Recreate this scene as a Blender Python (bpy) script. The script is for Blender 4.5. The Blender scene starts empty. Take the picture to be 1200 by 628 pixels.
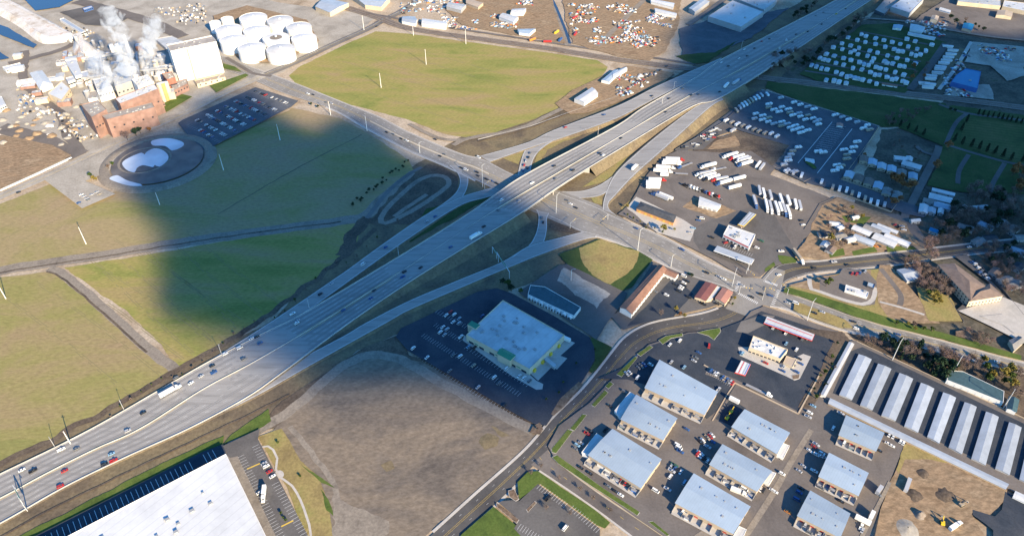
import bpy, math, random
from mathutils import Vector, noise
R = math.radians
random.seed(7)
sc = bpy.context.scene
COL = sc.collection

# ---------------------------------------------------------------- camera, sky, sun, exposure
HC = 450.0                       # metres above the ground
PITCH = R(39.5)
FPX = 870.0                      # focal length in pixels of the 1200 px wide photograph
cd = bpy.data.cameras.new('camera')
cam = bpy.data.objects.new('camera', cd); COL.objects.link(cam)
cam.location = (0, 0, HC); cam.rotation_euler = (math.pi/2 - PITCH, 0, 0)
cd.sensor_width = 36; cd.lens = 36*FPX/1200; cd.clip_start = 1; cd.clip_end = 20000
sc.camera = cam
SUN_EL = R(24.0); SHADOW_AZ = R(125)           # shadows point this way on the ground (ccw from +x)
w = bpy.data.worlds.new('World'); sc.world = w; w.use_nodes = True
nt = w.node_tree; bg = nt.nodes['Background']
sky = nt.nodes.new('ShaderNodeTexSky'); sky.sky_type = 'NISHITA'; sky.sun_disc = False
sky.sun_elevation = SUN_EL
SUNV = Vector((-math.cos(SHADOW_AZ)*math.cos(SUN_EL), -math.sin(SHADOW_AZ)*math.cos(SUN_EL), math.sin(SUN_EL)))
sky.sun_rotation = math.atan2(SUNV.x, SUNV.y)
sky.air_density = 1.0; sky.dust_density = 0.3; sky.ozone_density = 3.0
tint = nt.nodes.new('ShaderNodeVectorMath'); tint.operation = 'MULTIPLY'; tint.inputs[1].default_value = (.42, .95, 1.34)   # white balance of the photograph
nt.links.new(sky.outputs[0], tint.inputs[0]); nt.links.new(tint.outputs[0], bg.inputs[0]); bg.inputs[1].default_value = 0.09
sd = bpy.data.lights.new('sun', 'SUN'); sun = bpy.data.objects.new('sun', sd); COL.objects.link(sun)
sd.energy = 5.0; sd.angle = R(0.5); sd.color = (1.0, 0.80, 0.52)
sun.rotation_euler = SUNV.to_track_quat('Z', 'Y').to_euler(); sun.location = (0, 0, 900)
sc.view_settings.view_transform = 'Standard'; sc.view_settings.look = 'None'
sc.view_settings.gamma = 1; sc.view_settings.exposure = 1.25
sc.render.engine = 'CYCLES'
sc.cycles.max_bounces = 4; sc.cycles.diffuse_bounces = 2; sc.cycles.glossy_bounces = 2
sc.cycles.volume_bounces = 3; sc.cycles.transparent_max_bounces = 16
sc.cycles.use_denoising = True

# ---------------------------------------------------------------- helpers
CP, SP = math.cos(PITCH), math.sin(PITCH)
def G(p, z=0.0):
    """the point at height z seen at photograph pixel p"""
    a, b = (p[0]-600)/FPX, (314-p[1])/FPX
    dx, dy, dz = a, b*SP + CP, b*CP - SP
    k = (HC - z)/-dz
    return Vector((dx*k, dy*k, z))
def K(ox, oy, pts, s=4.983): return [(ox + x/s, oy + y/s) for x, y in pts]
def PX(v):
    d = Vector(v) - Vector((0, 0, HC)); f = d.y*CP - d.z*SP; u = d.y*SP + d.z*CP
    return (600 + FPX*d.x/f, 314 - FPX*u/f)
def lerp(a, b, t): return a + (b-a)*t
def interp(x, tab):
    if x <= tab[0][0]: return tab[0][1]
    for (a, fa), (b, fb) in zip(tab, tab[1:]):
        if x <= b:
            t = (x-a)/(b-a); t = t*t*(3-2*t); return fa + (fb-fa)*t
    return tab[-1][1]

MATS = {}
def mat(name, col, rough=.85, var=0.0, scale=.3, metal=0.0, col2=None, spec=.3, emit=None):
    """plain surface whose colour drifts a little over the object"""
    if name in MATS: return MATS[name]
    m = bpy.data.materials.new(name); m.use_nodes = True; MATS[name] = m
    n = m.node_tree.nodes; L = m.node_tree.links; b = n['Principled BSDF']
    b.inputs['Roughness'].default_value = rough; b.inputs['Metallic'].default_value = metal
    b.inputs['Specular IOR Level'].default_value = spec
    c = (*col, 1)
    b.inputs['Base Color'].default_value = c
    if var or col2:
        tc = n.new('ShaderNodeTexCoord'); nz = n.new('ShaderNodeTexNoise'); nz.inputs['Scale'].default_value = scale
        nz.inputs['Detail'].default_value = 6; rp = n.new('ShaderNodeValToRGB')
        L.new(tc.outputs['Object'], nz.inputs['Vector']); L.new(nz.outputs[0], rp.inputs[0])
        d = col2 or tuple(x*(1-var) for x in col)
        rp.color_ramp.elements[0].position = .35; rp.color_ramp.elements[0].color = (*d, 1)
        rp.color_ramp.elements[1].position = .65; rp.color_ramp.elements[1].color = (*[min(1, x*(1+var*.4)) for x in col], 1)
        L.new(rp.outputs[0], b.inputs['Base Color'])
    return m

def gmat(name, cols, scale=.02, stretch=(1, 1), rot=0, rough=.95, fine=.25, fscale=.5, pos=None, detail=9, lines=None):
    """ground: a ramp of colours over a wide noise, with finer grain and optional ruts"""
    m = bpy.data.materials.new(name); m.use_nodes = True; MATS[name] = m
    n = m.node_tree.nodes; L = m.node_tree.links; b = n['Principled BSDF']
    b.inputs['Roughness'].default_value = rough; b.inputs['Specular IOR Level'].default_value = .15
    tc = n.new('ShaderNodeTexCoord'); mp = n.new('ShaderNodeMapping')
    mp.inputs['Rotation'].default_value = (0, 0, rot); mp.inputs['Scale'].default_value = (stretch[0], stretch[1], 1)
    L.new(tc.outputs['Object'], mp.inputs[0])
    nz = n.new('ShaderNodeTexNoise'); nz.inputs['Scale'].default_value = scale; nz.inputs['Detail'].default_value = detail
    nz.inputs['Roughness'].default_value = .62; nz.inputs['Distortion'].default_value = .6
    L.new(mp.outputs[0], nz.inputs['Vector'])
    rp = n.new('ShaderNodeValToRGB'); L.new(nz.outputs[0], rp.inputs[0])
    k = len(cols); e = rp.color_ramp.elements
    ps = pos or [.32 + .36*i/(k-1) for i in range(k)]
    e[0].position = ps[0]; e[0].color = (*cols[0], 1); e[1].position = ps[-1]; e[1].color = (*cols[-1], 1)
    for i in range(1, k-1):
        q = e.new(ps[i]); q.color = (*cols[i], 1)
    f = n.new('ShaderNodeTexNoise'); f.inputs['Scale'].default_value = fscale; f.inputs['Detail'].default_value = 5
    f.inputs['Roughness'].default_value = .7
    L.new(mp.outputs[0], f.inputs['Vector'])
    mr = n.new('ShaderNodeMapRange'); mr.inputs[1].default_value = .3; mr.inputs[2].default_value = .7
    mr.inputs[3].default_value = 1-fine; mr.inputs[4].default_value = 1+fine
    L.new(f.outputs[0], mr.inputs[0])
    mx = n.new('ShaderNodeVectorMath'); mx.operation = 'SCALE'
    L.new(rp.outputs[0], mx.inputs[0]); L.new(mr.outputs[0], mx.inputs['Scale'])
    out = mx.outputs[0]
    if lines:
        wv = n.new('ShaderNodeTexWave'); wv.inputs['Scale'].default_value = lines[0]; wv.inputs['Distortion'].default_value = lines[2] if len(lines) > 2 else 1.5
        wv.inputs['Detail'].default_value = 3
        m2 = n.new('ShaderNodeMapping'); m2.inputs['Rotation'].default_value = (0, 0, lines[3] if len(lines) > 3 else 0)
        L.new(tc.outputs['Object'], m2.inputs[0]); L.new(m2.outputs[0], wv.inputs['Vector'])
        q = n.new('ShaderNodeMapRange'); q.inputs[3].default_value = 1-lines[1]; q.inputs[4].default_value = 1+lines[1]
        L.new(wv.outputs[1], q.inputs[0])
        m3 = n.new('ShaderNodeVectorMath'); m3.operation = 'SCALE'
        L.new(out, m3.inputs[0]); L.new(q.outputs[0], m3.inputs['Scale']); out = m3.outputs[0]
    L.new(out, b.inputs['Base Color'])
    return m

class MB:
    """collects faces and links them as ONE mesh object"""
    def __init__(s): s.v = []; s.f = []; s.m = []
    def face(s, pts, m=0):
        i = len(s.v); s.v += [tuple(p) for p in pts]; s.f.append(tuple(range(i, i+len(pts)))); s.m.append(m)
    def prism(s, poly, z0, z1, m=0, top=None, bot=True):
        """poly: ccw list of (x, y)"""
        n = len(poly); i = len(s.v)
        s.v += [(p[0], p[1], z0) for p in poly] + [(p[0], p[1], z1) for p in poly]
        for k in range(n):
            j = (k+1) % n; s.f.append((i+k, i+j, i+n+j, i+n+k)); s.m.append(m)
        s.f.append(tuple(range(i+n, i+2*n))); s.m.append(m if top is None else top)
        if bot: s.f.append(tuple(reversed(range(i, i+n)))); s.m.append(m)
    def box(s, c, size, rot=0, m=0, top=None):
        x, y = size[0]/2, size[1]/2; ca, sa = math.cos(rot), math.sin(rot)
        s.prism([(c[0]+a*ca-b*sa, c[1]+a*sa+b*ca) for a, b in ((-x, -y), (x, -y), (x, y), (-x, y))], c[2], c[2]+size[2], m, top)
    def beam(s, a, b, wd, hg=None, m=0):
        """square bar from a to b"""
        a, b = Vector(a), Vector(b); d = (b-a).normalized(); hg = hg or wd
        u = d.cross(Vector((0, 0, 1)));  u = Vector((1, 0, 0)) if u.length < 1e-3 else u.normalized(); v = u.cross(d)
        q = [u*wd/2*i + v*hg/2*j for i, j in ((-1, -1), (1, -1), (1, 1), (-1, 1))]
        i = len(s.v); s.v += [tuple(a+x) for x in q] + [tuple(b+x) for x in q]
        for k in range(4):
            j = (k+1) % 4; s.f.append((i+k, i+j, i+4+j, i+4+k)); s.m.append(m)
        s.f += [(i+3, i+2, i+1, i), (i+4, i+5, i+6, i+7)]; s.m += [m, m]
    def tube(s, pts, rad, n=8, m=0, cap=True):
        """tapered round tube through pts with one radius each"""
        i = len(s.v); P = [Vector(p) for p in pts]
        for k, p in enumerate(P):
            d = (P[min(k+1, len(P)-1)] - P[max(k-1, 0)]).normalized()
            u = d.cross(Vector((0, 1, 0.01))).normalized(); v = d.cross(u)
            for a in range(n):
                t = 2*math.pi*a/n; s.v.append(tuple(p + (u*math.cos(t) + v*math.sin(t))*rad[k]))
        for k in range(len(P)-1):
            for a in range(n):
                b = (a+1) % n; s.f.append((i+k*n+a, i+k*n+b, i+(k+1)*n+b, i+(k+1)*n+a)); s.m.append(m)
        if cap:
            s.f.append(tuple(range(i+n-1, i-1, -1))); e = i+(len(P)-1)*n; s.f.append(tuple(range(e, e+n))); s.m += [m, m]
    def lathe(s, prof, n=32, c=(0, 0, 0), m=0):
        """prof: list of (r, z)"""
        i = len(s.v)
        for r, z in prof:
            for a in range(n):
                t = 2*math.pi*a/n; s.v.append((c[0]+r*math.cos(t), c[1]+r*math.sin(t), c[2]+z))
        for k in range(len(prof)-1):
            for a in range(n):
                b = (a+1) % n; s.f.append((i+k*n+a, i+k*n+b, i+(k+1)*n+b, i+(k+1)*n+a)); s.m.append(m)
    def mesh(s, name, mats):
        me = bpy.data.meshes.new(name); me.from_pydata(s.v, [], s.f)
        for x in (mats if isinstance(mats, (list, tuple)) else [mats]): me.materials.append(x)
        me.polygons.foreach_set('material_index', s.m); me.update(); return me
    def build(s, name, mats, parent=None, loc=(0, 0, 0), smooth=False):
        o = bpy.data.objects.new(name, s.mesh(name, mats)); COL.objects.link(o); o.location = loc
        if smooth: o.data.shade_smooth()
        if parent: o.parent = parent
        return o

def struct(o, kind='structure'): o['kind'] = kind; return o
def tag(o, label, cat, group=None):
    o['label'] = label; o['category'] = cat
    if group: o['group'] = group
    return o
def root(name, loc, rz=0, label=None, cat=None, group=None):
    o = bpy.data.objects.new(name, None); COL.objects.link(o); o.location = loc; o.rotation_euler = (0, 0, rz)
    o.empty_display_size = 1
    if label: tag(o, label, cat, group)
    return o
def clone(proto, loc, rz=0, s=1.0, parts=True):
    r = proto.copy(); COL.objects.link(r); r.location = loc; r.rotation_euler = (0, 0, rz); r.scale = (s, s, s)
    if parts:
        for ch in proto.children:
            c = ch.copy(); COL.objects.link(c); c.parent = r
            for g in ch.children:
                d = g.copy(); COL.objects.link(d); d.parent = c
    return r
ORD = 'leftmost second third fourth fifth sixth seventh eighth ninth tenth eleventh twelfth thirteenth fourteenth fifteenth sixteenth seventeenth eighteenth nineteenth twentieth'.split()
TENS = {20: 'twenty', 30: 'thirty', 40: 'forty', 50: 'fifty', 60: 'sixty', 70: 'seventy', 80: 'eighty', 90: 'ninety'}
TENTH = {20: 'twentieth', 30: 'thirtieth', 40: 'fortieth', 50: 'fiftieth', 60: 'sixtieth', 70: 'seventieth', 80: 'eightieth', 90: 'ninetieth'}
def ordinal(i):
    if i < 20: return ORD[i]
    n = i+1
    if n % 10 == 0: return TENTH.get(n, 'far')
    return TENS[n//10*10] + '-' + (['first'] + ORD[1:9])[n % 10 - 1]
PENDING = []
def later(o, desc, ctx, cat, group): PENDING.append((o, desc, ctx, cat, group))
def name_them():
    """labels of repeats: each gets its own place among those that look like it"""
    by = {}
    for r in PENDING: by.setdefault((r[1], r[2]), []).append(r)
    for (d, c), rs in by.items():
        rs.sort(key=lambda r: PX(r[0].location)[0])
        for i, (o, _, _, cat, g) in enumerate(rs):
            if len(rs) == 1: lab = d + ' ' + c
            elif i == 0: lab = 'leftmost ' + d + ' ' + c
            elif i == len(rs)-1: lab = 'rightmost ' + d + ' ' + c
            else: lab = ordinal(i) + ' ' + d + ' from the left ' + c
            tag(o, lab, cat, g)

def catmull(pts, step=6.0):
    P = [Vector(p) for p in pts]; out = []
    for i in range(len(P)-1):
        a, b, c, d = P[max(i-1, 0)], P[i], P[i+1], P[min(i+2, len(P)-1)]
        k = max(1, int((c-b).length/step))
        for j in range(k):
            t = j/k
            out.append(.5*((2*b) + (c-a)*t + (2*a-5*b+4*c-d)*t*t + (3*b-a-3*c+d)*t**3))
    out.append(P[-1]); return out
def ccat(P, step=6.0):
    n = len(P); out = []
    for i in range(n):
        a, b, c, d = P[i-1], P[i], P[(i+1) % n], P[(i+2) % n]
        k = max(1, int((c-b).length/step))
        for j in range(k):
            t = j/k
            out.append(.5*((2*b) + (c-a)*t + (2*a-5*b+4*c-d)*t*t + (3*b-a-3*c+d)*t**3))
    return out
def resample(P, n):
    L = [0]
    for a, b in zip(P, P[1:]): L.append(L[-1] + (b-a).length)
    out = []; j = 0
    for i in range(n):
        t = L[-1]*i/(n-1)
        while j < len(L)-2 and L[j+1] < t: j += 1
        d = L[j+1]-L[j]; out.append(P[j].lerp(P[j+1], (t-L[j])/d if d > 0 else 0))
    return out

# ---------------------------------------------------------------- ground zones: sheets a few mm apart
ZONES = []; ZL = [0]
def inside(x, y, poly):
    c = False; n = len(poly); j = n-1
    for i in range(n):
        a, b = poly[i], poly[j]
        if (a[1] > y) != (b[1] > y) and x < (b[0]-a[0])*(y-a[1])/(b[1]-a[1]) + a[0]: c = not c
        j = i
    return c
def gz(x, y):
    z = 0.0
    for bb, poly, zz in ZONES:
        if bb[0] <= x <= bb[2] and bb[1] <= y <= bb[3] and inside(x, y, poly): z = max(z, zz)
    return z
def at(px, py):
    """ground point under a photograph pixel, standing on whatever sheet is there"""
    v = G((px, py)); v.z = gz(v.x, v.y); return v
def addzone(world, z): 
    xs = [p[0] for p in world]; ys = [p[1] for p in world]
    ZONES.append(((min(xs), min(ys), max(xs), max(ys)), [(p[0], p[1]) for p in world], z))
def nextz(): ZL[0] += 1; return .012*ZL[0]
def zone(name, pts, m, rough_edge=0.0, smooth=False, step=5.0):
    z = nextz(); W = [G(p) for p in pts]
    if smooth: W = ccat(W, step)
    if rough_edge:
        Q = []
        for a, b in zip(W, W[1:]+W[:1]):
            n = max(1, int((b-a).length/3.0))
            for i in range(n):
                p = a.lerp(b, i/n); o = noise.noise_vector(p*.06)*rough_edge + noise.noise_vector(p*.25)*rough_edge*.35
                Q.append(p + Vector((o.x, o.y, 0)))
        W = Q
    mb = MB(); mb.face([(p.x, p.y, z) for p in W])
    addzone(W, z)
    return struct(mb.build(name, m))
def strip(name, pts, width, m, closed_smooth=True, step=5.0, rough_edge=0.0):
    z = nextz(); C = catmull([G(p) for p in pts], step) if closed_smooth else [G(p) for p in pts]
    l, r = [], []
    for i, p in enumerate(C):
        d = (C[min(i+1, len(C)-1)]-C[max(i-1, 0)]); d.z = 0; d.normalize(); nrm = Vector((-d.y, d.x, 0))
        wv = width if not callable(width) else width(i/(len(C)-1))
        o = noise.noise(p*.08)*rough_edge
        l.append(p + nrm*(wv/2+o)); r.append(p - nrm*(wv/2-o))
    mb = MB()
    for i in range(len(C)-1):
        mb.face([(*r[i][:2], z), (*r[i+1][:2], z), (*l[i+1][:2], z), (*l[i][:2], z)])
    addzone(l + r[::-1], z)
    return struct(mb.build(name, m)), C, z
def ribbon(name, U, L, m, n=80):
    """road between two edge lines given in photograph pixels, flat on the ground"""
    z = nextz()
    u = resample(catmull([G(p) for p in U], 4), n); l = resample(catmull([G(p) for p in L], 4), n)
    mb = MB()
    for i in range(n-1):
        mb.face([(*l[i][:2], z), (*l[i+1][:2], z), (*u[i+1][:2], z), (*u[i][:2], z)])
    addzone(u + l[::-1], z)
    return struct(mb.build(name, m)), u, l, z

PAINT = {'dark': MB(), 'white': MB(), 'yellow': MB()}
def line_on(P, z, wd, colour='white', dash=None, zf=None):
    """painted line along world points; dash = (on, off) in metres"""
    mb = PAINT[colour]; acc = 0.0
    for a, b in zip(P, P[1:]):
        d = Vector((b.x-a.x, b.y-a.y, 0)); L = d.length
        if L < 1e-4: continue
        d /= L; nr = Vector((-d.y, d.x, 0))*wd/2
        segs = [(0, L)]
        if dash:
            segs = []; per = dash[0]+dash[1]; t = -(acc % per)
            while t < L:
                s, e = max(t, 0), min(t+dash[0], L)
                if e > s: segs.append((s, e))
                t += per
            acc += L
        for s, e in segs:
            p, q = a.lerp(b, s/L), a.lerp(b, e/L)
            zp = z if z is not None else p.z; zq = z if z is not None else q.z
            mb.face([(p.x-nr.x, p.y-nr.y, zp+.02), (q.x-nr.x, q.y-nr.y, zq+.02), (q.x+nr.x, q.y+nr.y, zq+.02), (p.x+nr.x, p.y+nr.y, zp+.02)])
def mid(u, l, t): return [a.lerp(b, t) for a, b in zip(u, l)]
def kerb(P, side, wd=1.6, h=.13, name='sidewalk', m=None, gap=0.0):
    """raised walk along world line P on its left (+1) or right (-1)"""
    mb = MB(); a, b = [], []
    for i, p in enumerate(P):
        d = P[min(i+1, len(P)-1)]-P[max(i-1, 0)]; d.z = 0; d.normalize(); nr = Vector((-d.y, d.x, 0))*side
        a.append(p+nr*gap); b.append(p+nr*(wd+gap))
    z0 = -.05; z1 = max(gz(p.x, p.y) for p in a+b)+h
    for i in range(len(P)-1):
        q = [a[i], a[i+1], b[i+1], b[i]]
        mb.face([(p.x, p.y, z1) for p in q])
        mb.face([(a[i].x, a[i].y, z0), (a[i+1].x, a[i+1].y, z0), (a[i+1].x, a[i+1].y, z1), (a[i].x, a[i].y, z1)])
        mb.face([(b[i].x, b[i].y, z0), (b[i+1].x, b[i+1].y, z0), (b[i+1].x, b[i+1].y, z1), (b[i].x, b[i].y, z1)])
    return struct(mb.build(name, m or MATS['sidewalk_concrete']))

# ---------------------------------------------------------------- materials of the ground
gmat('yard_dirt', [(.25, .19, .13), (.36, .285, .205), (.43, .355, .27), (.31, .255, .20)], .02, fine=.3, fscale=.35)
gmat('gravel_grey', [(.25, .225, .19), (.34, .31, .265), (.42, .385, .335)], .03, fine=.2)
gmat('field_green', [(0.298, 0.225, 0.107), (0.282, 0.237, 0.084), (0.242, 0.231, 0.068), (0.174, 0.194, 0.051)], .009, stretch=(1, 3.2), rot=R(15), fine=.26, fscale=.22, pos=[.36, .46, .55, .66], lines=(.06, .018, 1.5, R(25)))
gmat('field_tan', [(0.280, 0.207, 0.119), (0.275, 0.223, 0.104), (0.249, 0.223, 0.083), (0.192, 0.197, 0.065)], .010, stretch=(1, 2.2), rot=R(-30), fine=.22, fscale=.22, pos=[.33, .46, .56, .70], lines=(.05, .015, 1.5, R(60)))
gmat('field_old', [(0.302, 0.227, 0.134), (0.290, 0.231, 0.118), (0.252, 0.223, 0.088), (0.176, 0.189, 0.055)], .008, stretch=(1, 2.2), rot=R(-20), fine=.2, fscale=.2, pos=[.36, .5, .62, .76])
gmat('field_dark', [(.15, .12, .085), (.12, .125, .06), (.085, .12, .045), (.13, .11, .08)], .010, stretch=(1, 2.0), rot=R(30), fine=.15, fscale=.1)
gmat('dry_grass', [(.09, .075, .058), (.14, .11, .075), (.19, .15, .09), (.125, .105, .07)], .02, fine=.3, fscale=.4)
gmat('dry_grass_gold', [(.20, .15, .07), (.28, .22, .09), (.22, .21, .07)], .03, fine=.25, fscale=.5)
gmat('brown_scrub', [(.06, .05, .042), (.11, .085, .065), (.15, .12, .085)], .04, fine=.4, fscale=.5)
gmat('vacant_dirt', [(.095, .082, .073), (.145, .122, .102), (.205, .165, .125), (.125, .105, .088)], .011, stretch=(1, 1.8), rot=R(-35), fine=.28, fscale=.25, lines=(.03, .04, 12, R(35)))
gmat('track_dirt', [(.17, .145, .12), (.25, .215, .175), (.21, .18, .15)], .06, fine=.25)
gmat('tan_dirt', [(.19, .13, .08), (.285, .20, .125), (.23, .165, .105), (.33, .245, .16)], .035, stretch=(1, 2), rot=R(50), fine=.35, fscale=.3, lines=(.05, .08, 10, R(60)))
gmat('asphalt_dark', [(.030, .040, .056), (.045, .054, .070), (.062, .069, .082)], .04, fine=.2, fscale=.8)
gmat('asphalt_blue', [(.075, .085, .10), (.10, .108, .122), (.125, .132, .145)], .04, fine=.16, fscale=.6)
gmat('arterial_concrete', [(.185, .175, .162), (.235, .222, .205), (.27, .255, .235)], .03, fine=.1, fscale=.5)
gmat('asphalt_mid', [(.085, .08, .078), (.115, .108, .104), (.14, .132, .125)], .03, fine=.14, fscale=.6)
gmat('asphalt_warm', [(.11, .097, .09), (.15, .133, .122), (.175, .155, .14)], .025, fine=.14, fscale=.6)
gmat('road_asphalt', [(.12, .113, .108), (.16, .15, .142), (.185, .175, .165)], .03, fine=.1, fscale=.6)
gmat('road_dark', [(.065, .062, .062), (.088, .084, .082), (.11, .104, .10)], .03, fine=.1, fscale=.6)
gmat('concrete', [(.36, .34, .31), (.44, .415, .38), (.40, .375, .345)], .05, fine=.12, fscale=.7)
gmat('sidewalk_concrete', [(.40, .37, .335), (.50, .47, .43)], .1, fine=.1, fscale=1.0)
gmat('lawn', [(.055, .085, .022), (.085, .125, .028), (.12, .14, .04)], .06, fine=.25, fscale=.8)
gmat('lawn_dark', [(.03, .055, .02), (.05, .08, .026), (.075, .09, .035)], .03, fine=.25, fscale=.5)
gmat('cemetery_grass', [(.05, .07, .025), (.075, .095, .033), (.11, .11, .045)], .02, fine=.2, fscale=.4, lines=(.045, .10, 1.0, R(-72)))
gmat('suburb_ground', [(.05, .048, .04), (.085, .078, .06), (.12, .105, .08), (.07, .075, .04)], .03, fine=.4, fscale=.3)
gmat('ballast', [(.15, .12, .10), (.22, .185, .155), (.18, .155, .135)], .08, fine=.3, fscale=.8)
gmat('mulch', [(.10, .07, .05), (.17, .12, .085), (.22, .17, .12)], .3, fine=.3)
def highway_material():
    m = gmat('highway_concrete', [(.22, .213, .203), (.28, .27, .257), (.32, .31, .295), (.25, .242, .23)], .02, stretch=(1, 9), rot=R(-43), fine=.06, fscale=.3)
    return m
highway_material()
mat('water', (.05, .07, .09), rough=.06, spec=.6)
mat('settling_water', (.62, .67, .72), rough=.25, spec=.5, col2=(.42, .46, .52), scale=.03)
mat('mud', (.09, .085, .085), rough=.6, col2=(.17, .15, .135), scale=.06)
mat('dark_water', (.03, .045, .07), rough=.1, spec=.5)
for nm, c in (('dark', (.215, .208, .20)), ('white', (.70, .70, .68)), ('yellow', (.62, .42, .07))): mat('paint_'+nm, c, rough=.7)

# ---------------------------------------------------------------- ground and land
mb = MB(); mb.face([(-7000, -3000, 0), (7000, -3000, 0), (7000, 12000, 0), (-7000, 12000, 0)])
struct(mb.build('ground', MATS['yard_dirt']))
zone('factory_yard', [(-60, 150), (-60, -60), (330, -60), (480, -20), (430, 30), (330, 85), (262, 108), (150, 160), (0, 224)], MATS['gravel_grey'], 2)
zone('dirt_field', [(120, -40), (420, -40), (600, 20), (560, 30), (440, 18), (330, 4)], MATS['yard_dirt'], 2)
zone('suburb_ground', [(1230, 100), (1170, 120), (1110, 116), (1060, 150), (1034, 152), (1000, 240), (1085, 292), (1260, 275), (1300, 200)], MATS['suburb_ground'], 3)
zone('suburb_ground', [(1020, 20), (930, 70), (890, 92), (960, 97), (1200, 128), (1260, 134), (1260, -20), (1060, -20)], MATS['suburb_ground'], 3)
zone('suburb_ground', [(985, 385), (1040, 395), (1260, 450), (1260, 520), (1200, 493), (1000, 398)], MATS['brown_scrub'], 2)
zone('suburb_ground', [(1085, 300), (1260, 283), (1260, 440), (1190, 420), (1110, 400), (1060, 388), (1050, 350), (1040, 310)], MATS['suburb_ground'], 2)
zone('dry_grass_verge', [(-80, 660), (-80, 575), (0, 540), (320, 375), (425, 258), (440, 235), (490, 190), (560, 150), (640, 128), (700, 100), (790, 90), (840, 60), (960, -10), (1060, -30), (1030, 10), (950, 60), (900, 104), (800, 170), (735, 250), (700, 285), (640, 325), (470, 390), (420, 410), (300, 505), (240, 540), (0, 650)], MATS['dry_grass'], 2)
zone('grass_field', [(440, 37), (480, 40), (560, 51), (640, 62), (700, 71), (712, 79), (703, 94), (672, 108), (654, 127), (620, 142), (575, 157), (548, 162), (520, 157), (480, 141), (430, 128), (405, 122), (365, 106), (345, 97), (339, 89), (352, 78), (395, 57)], MATS['field_green'], 1.5)
zone('grass_field', [(343, 127), (400, 139), (425, 153), (480, 188), (486, 200), (470, 214), (447, 232), (425, 257), (360, 266), (280, 275), (180, 290), (90, 305), (0, 315), (-90, 332), (-90, 262), (0, 239), (60, 216), (130, 226), (250, 172)], MATS['field_old'], 1.5)
zone('grass_field', [(75, 314), (180, 297), (300, 277), (400, 263), (425, 262), (418, 285), (385, 318), (310, 373), (205, 431), (190, 405), (150, 365), (105, 335)], MATS['field_green'], 1.5)
zone('grass_field', [(-90, 340), (0, 325), (60, 318), (95, 345), (140, 380), (190, 420), (200, 437), (110, 490), (40, 524), (0, 540), (-90, 580)], MATS['field_tan'], 1.5)
strip('field_seam', [(256, 251), (310, 219), (360, 191), (424, 158)], 1.4, MATS['dry_grass'], rough_edge=1)
TR = MB()
def tracks(a, b, n, gap, wd=.5):
    A, B = G(a), G(b); d = (B-A).normalized(); nr = Vector((-d.y, d.x, 0)); rt = random.Random(int(a[0]))
    for k in range(n):
        o = nr*(gap*k+rt.uniform(-4, 4)); P = resample([A+o, (A+B)/2+o+nr*rt.uniform(-3, 3), B+o], 30)
        for s_ in (0, 1.9):
            for p, q in zip(P, P[1:]):
                if rt.random() < .3: continue
                p, q = p+nr*s_, q+nr*s_; z = max(gz(p.x, p.y), gz(q.x, q.y))+.006; TR.face([(*(p-nr*wd/2)[:2], z), (*(q-nr*wd/2)[:2], z), (*(q+nr*wd/2)[:2], z), (*(p+nr*wd/2)[:2], z)])
tracks((345, 560), (480, 440), 6, 9); tracks((430, 612), (600, 500), 5, 8); tracks((5, 350), (150, 465), 5, 26); tracks((120, 318), (225, 415), 5, 22); tracks((370, 88), (560, 150), 6, 28); tracks((20, 300), (130, 236), 4, 18)
struct(TR.build('field_tracks', mat('tracked_soil', (.20, .175, .085), .95)))
strip('dirt_road', [(-80, 338), (0, 318), (60, 308), (130, 298), (200, 286), (300, 272), (400, 259), (428, 253), (450, 232), (486, 203)], 15, MATS['track_dirt'], rough_edge=1.5)
strip('ditch', [(-80, 338), (0, 320), (60, 310), (130, 299.5), (200, 287.5), (300, 272.5), (400, 260)], 2.0, MATS['brown_scrub'], rough_edge=1)
strip('dirt_road', [(58, 314), (75, 322), (100, 343), (140, 378), (175, 410), (206, 434)], 9, MATS['track_dirt'], rough_edge=1.5)
strip('ditch', [(55, 318), (72, 325), (97, 346), (137, 381), (172, 413)], 2, MATS['brown_scrub'], rough_edge=1)
strip('ditch', [(-60, 577), (0, 544), (50, 520), (110, 488), (200, 438), (310, 372), (400, 303), (440, 268)], 6, MATS['brown_scrub'], rough_edge=4)
strip('ditch', [(400, 300), (420, 270), (432, 255)], 14, MATS['brown_scrub'], rough_edge=6)
zone('dirt_loop_ground', [(434, 262), (452, 236), (484, 206), (500, 193), (520, 196), (536, 208), (536, 228), (505, 250), (478, 264)], MATS['brown_scrub'], 3)
strip('dirt_road', [(478, 250), (452, 262), (446, 256), (458, 240), (484, 216), (505, 206), (522, 208), (526, 216), (515, 226), (495, 240), (478, 250)], 6, MATS['track_dirt'], rough_edge=1)
strip('dirt_road', [(462, 254), (482, 240), (500, 228)], 5, MATS['track_dirt'], rough_edge=1)
strip('dirt_road', [(430, 256), (452, 228), (474, 208), (494, 196)], 5, MATS['road_asphalt'])
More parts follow.
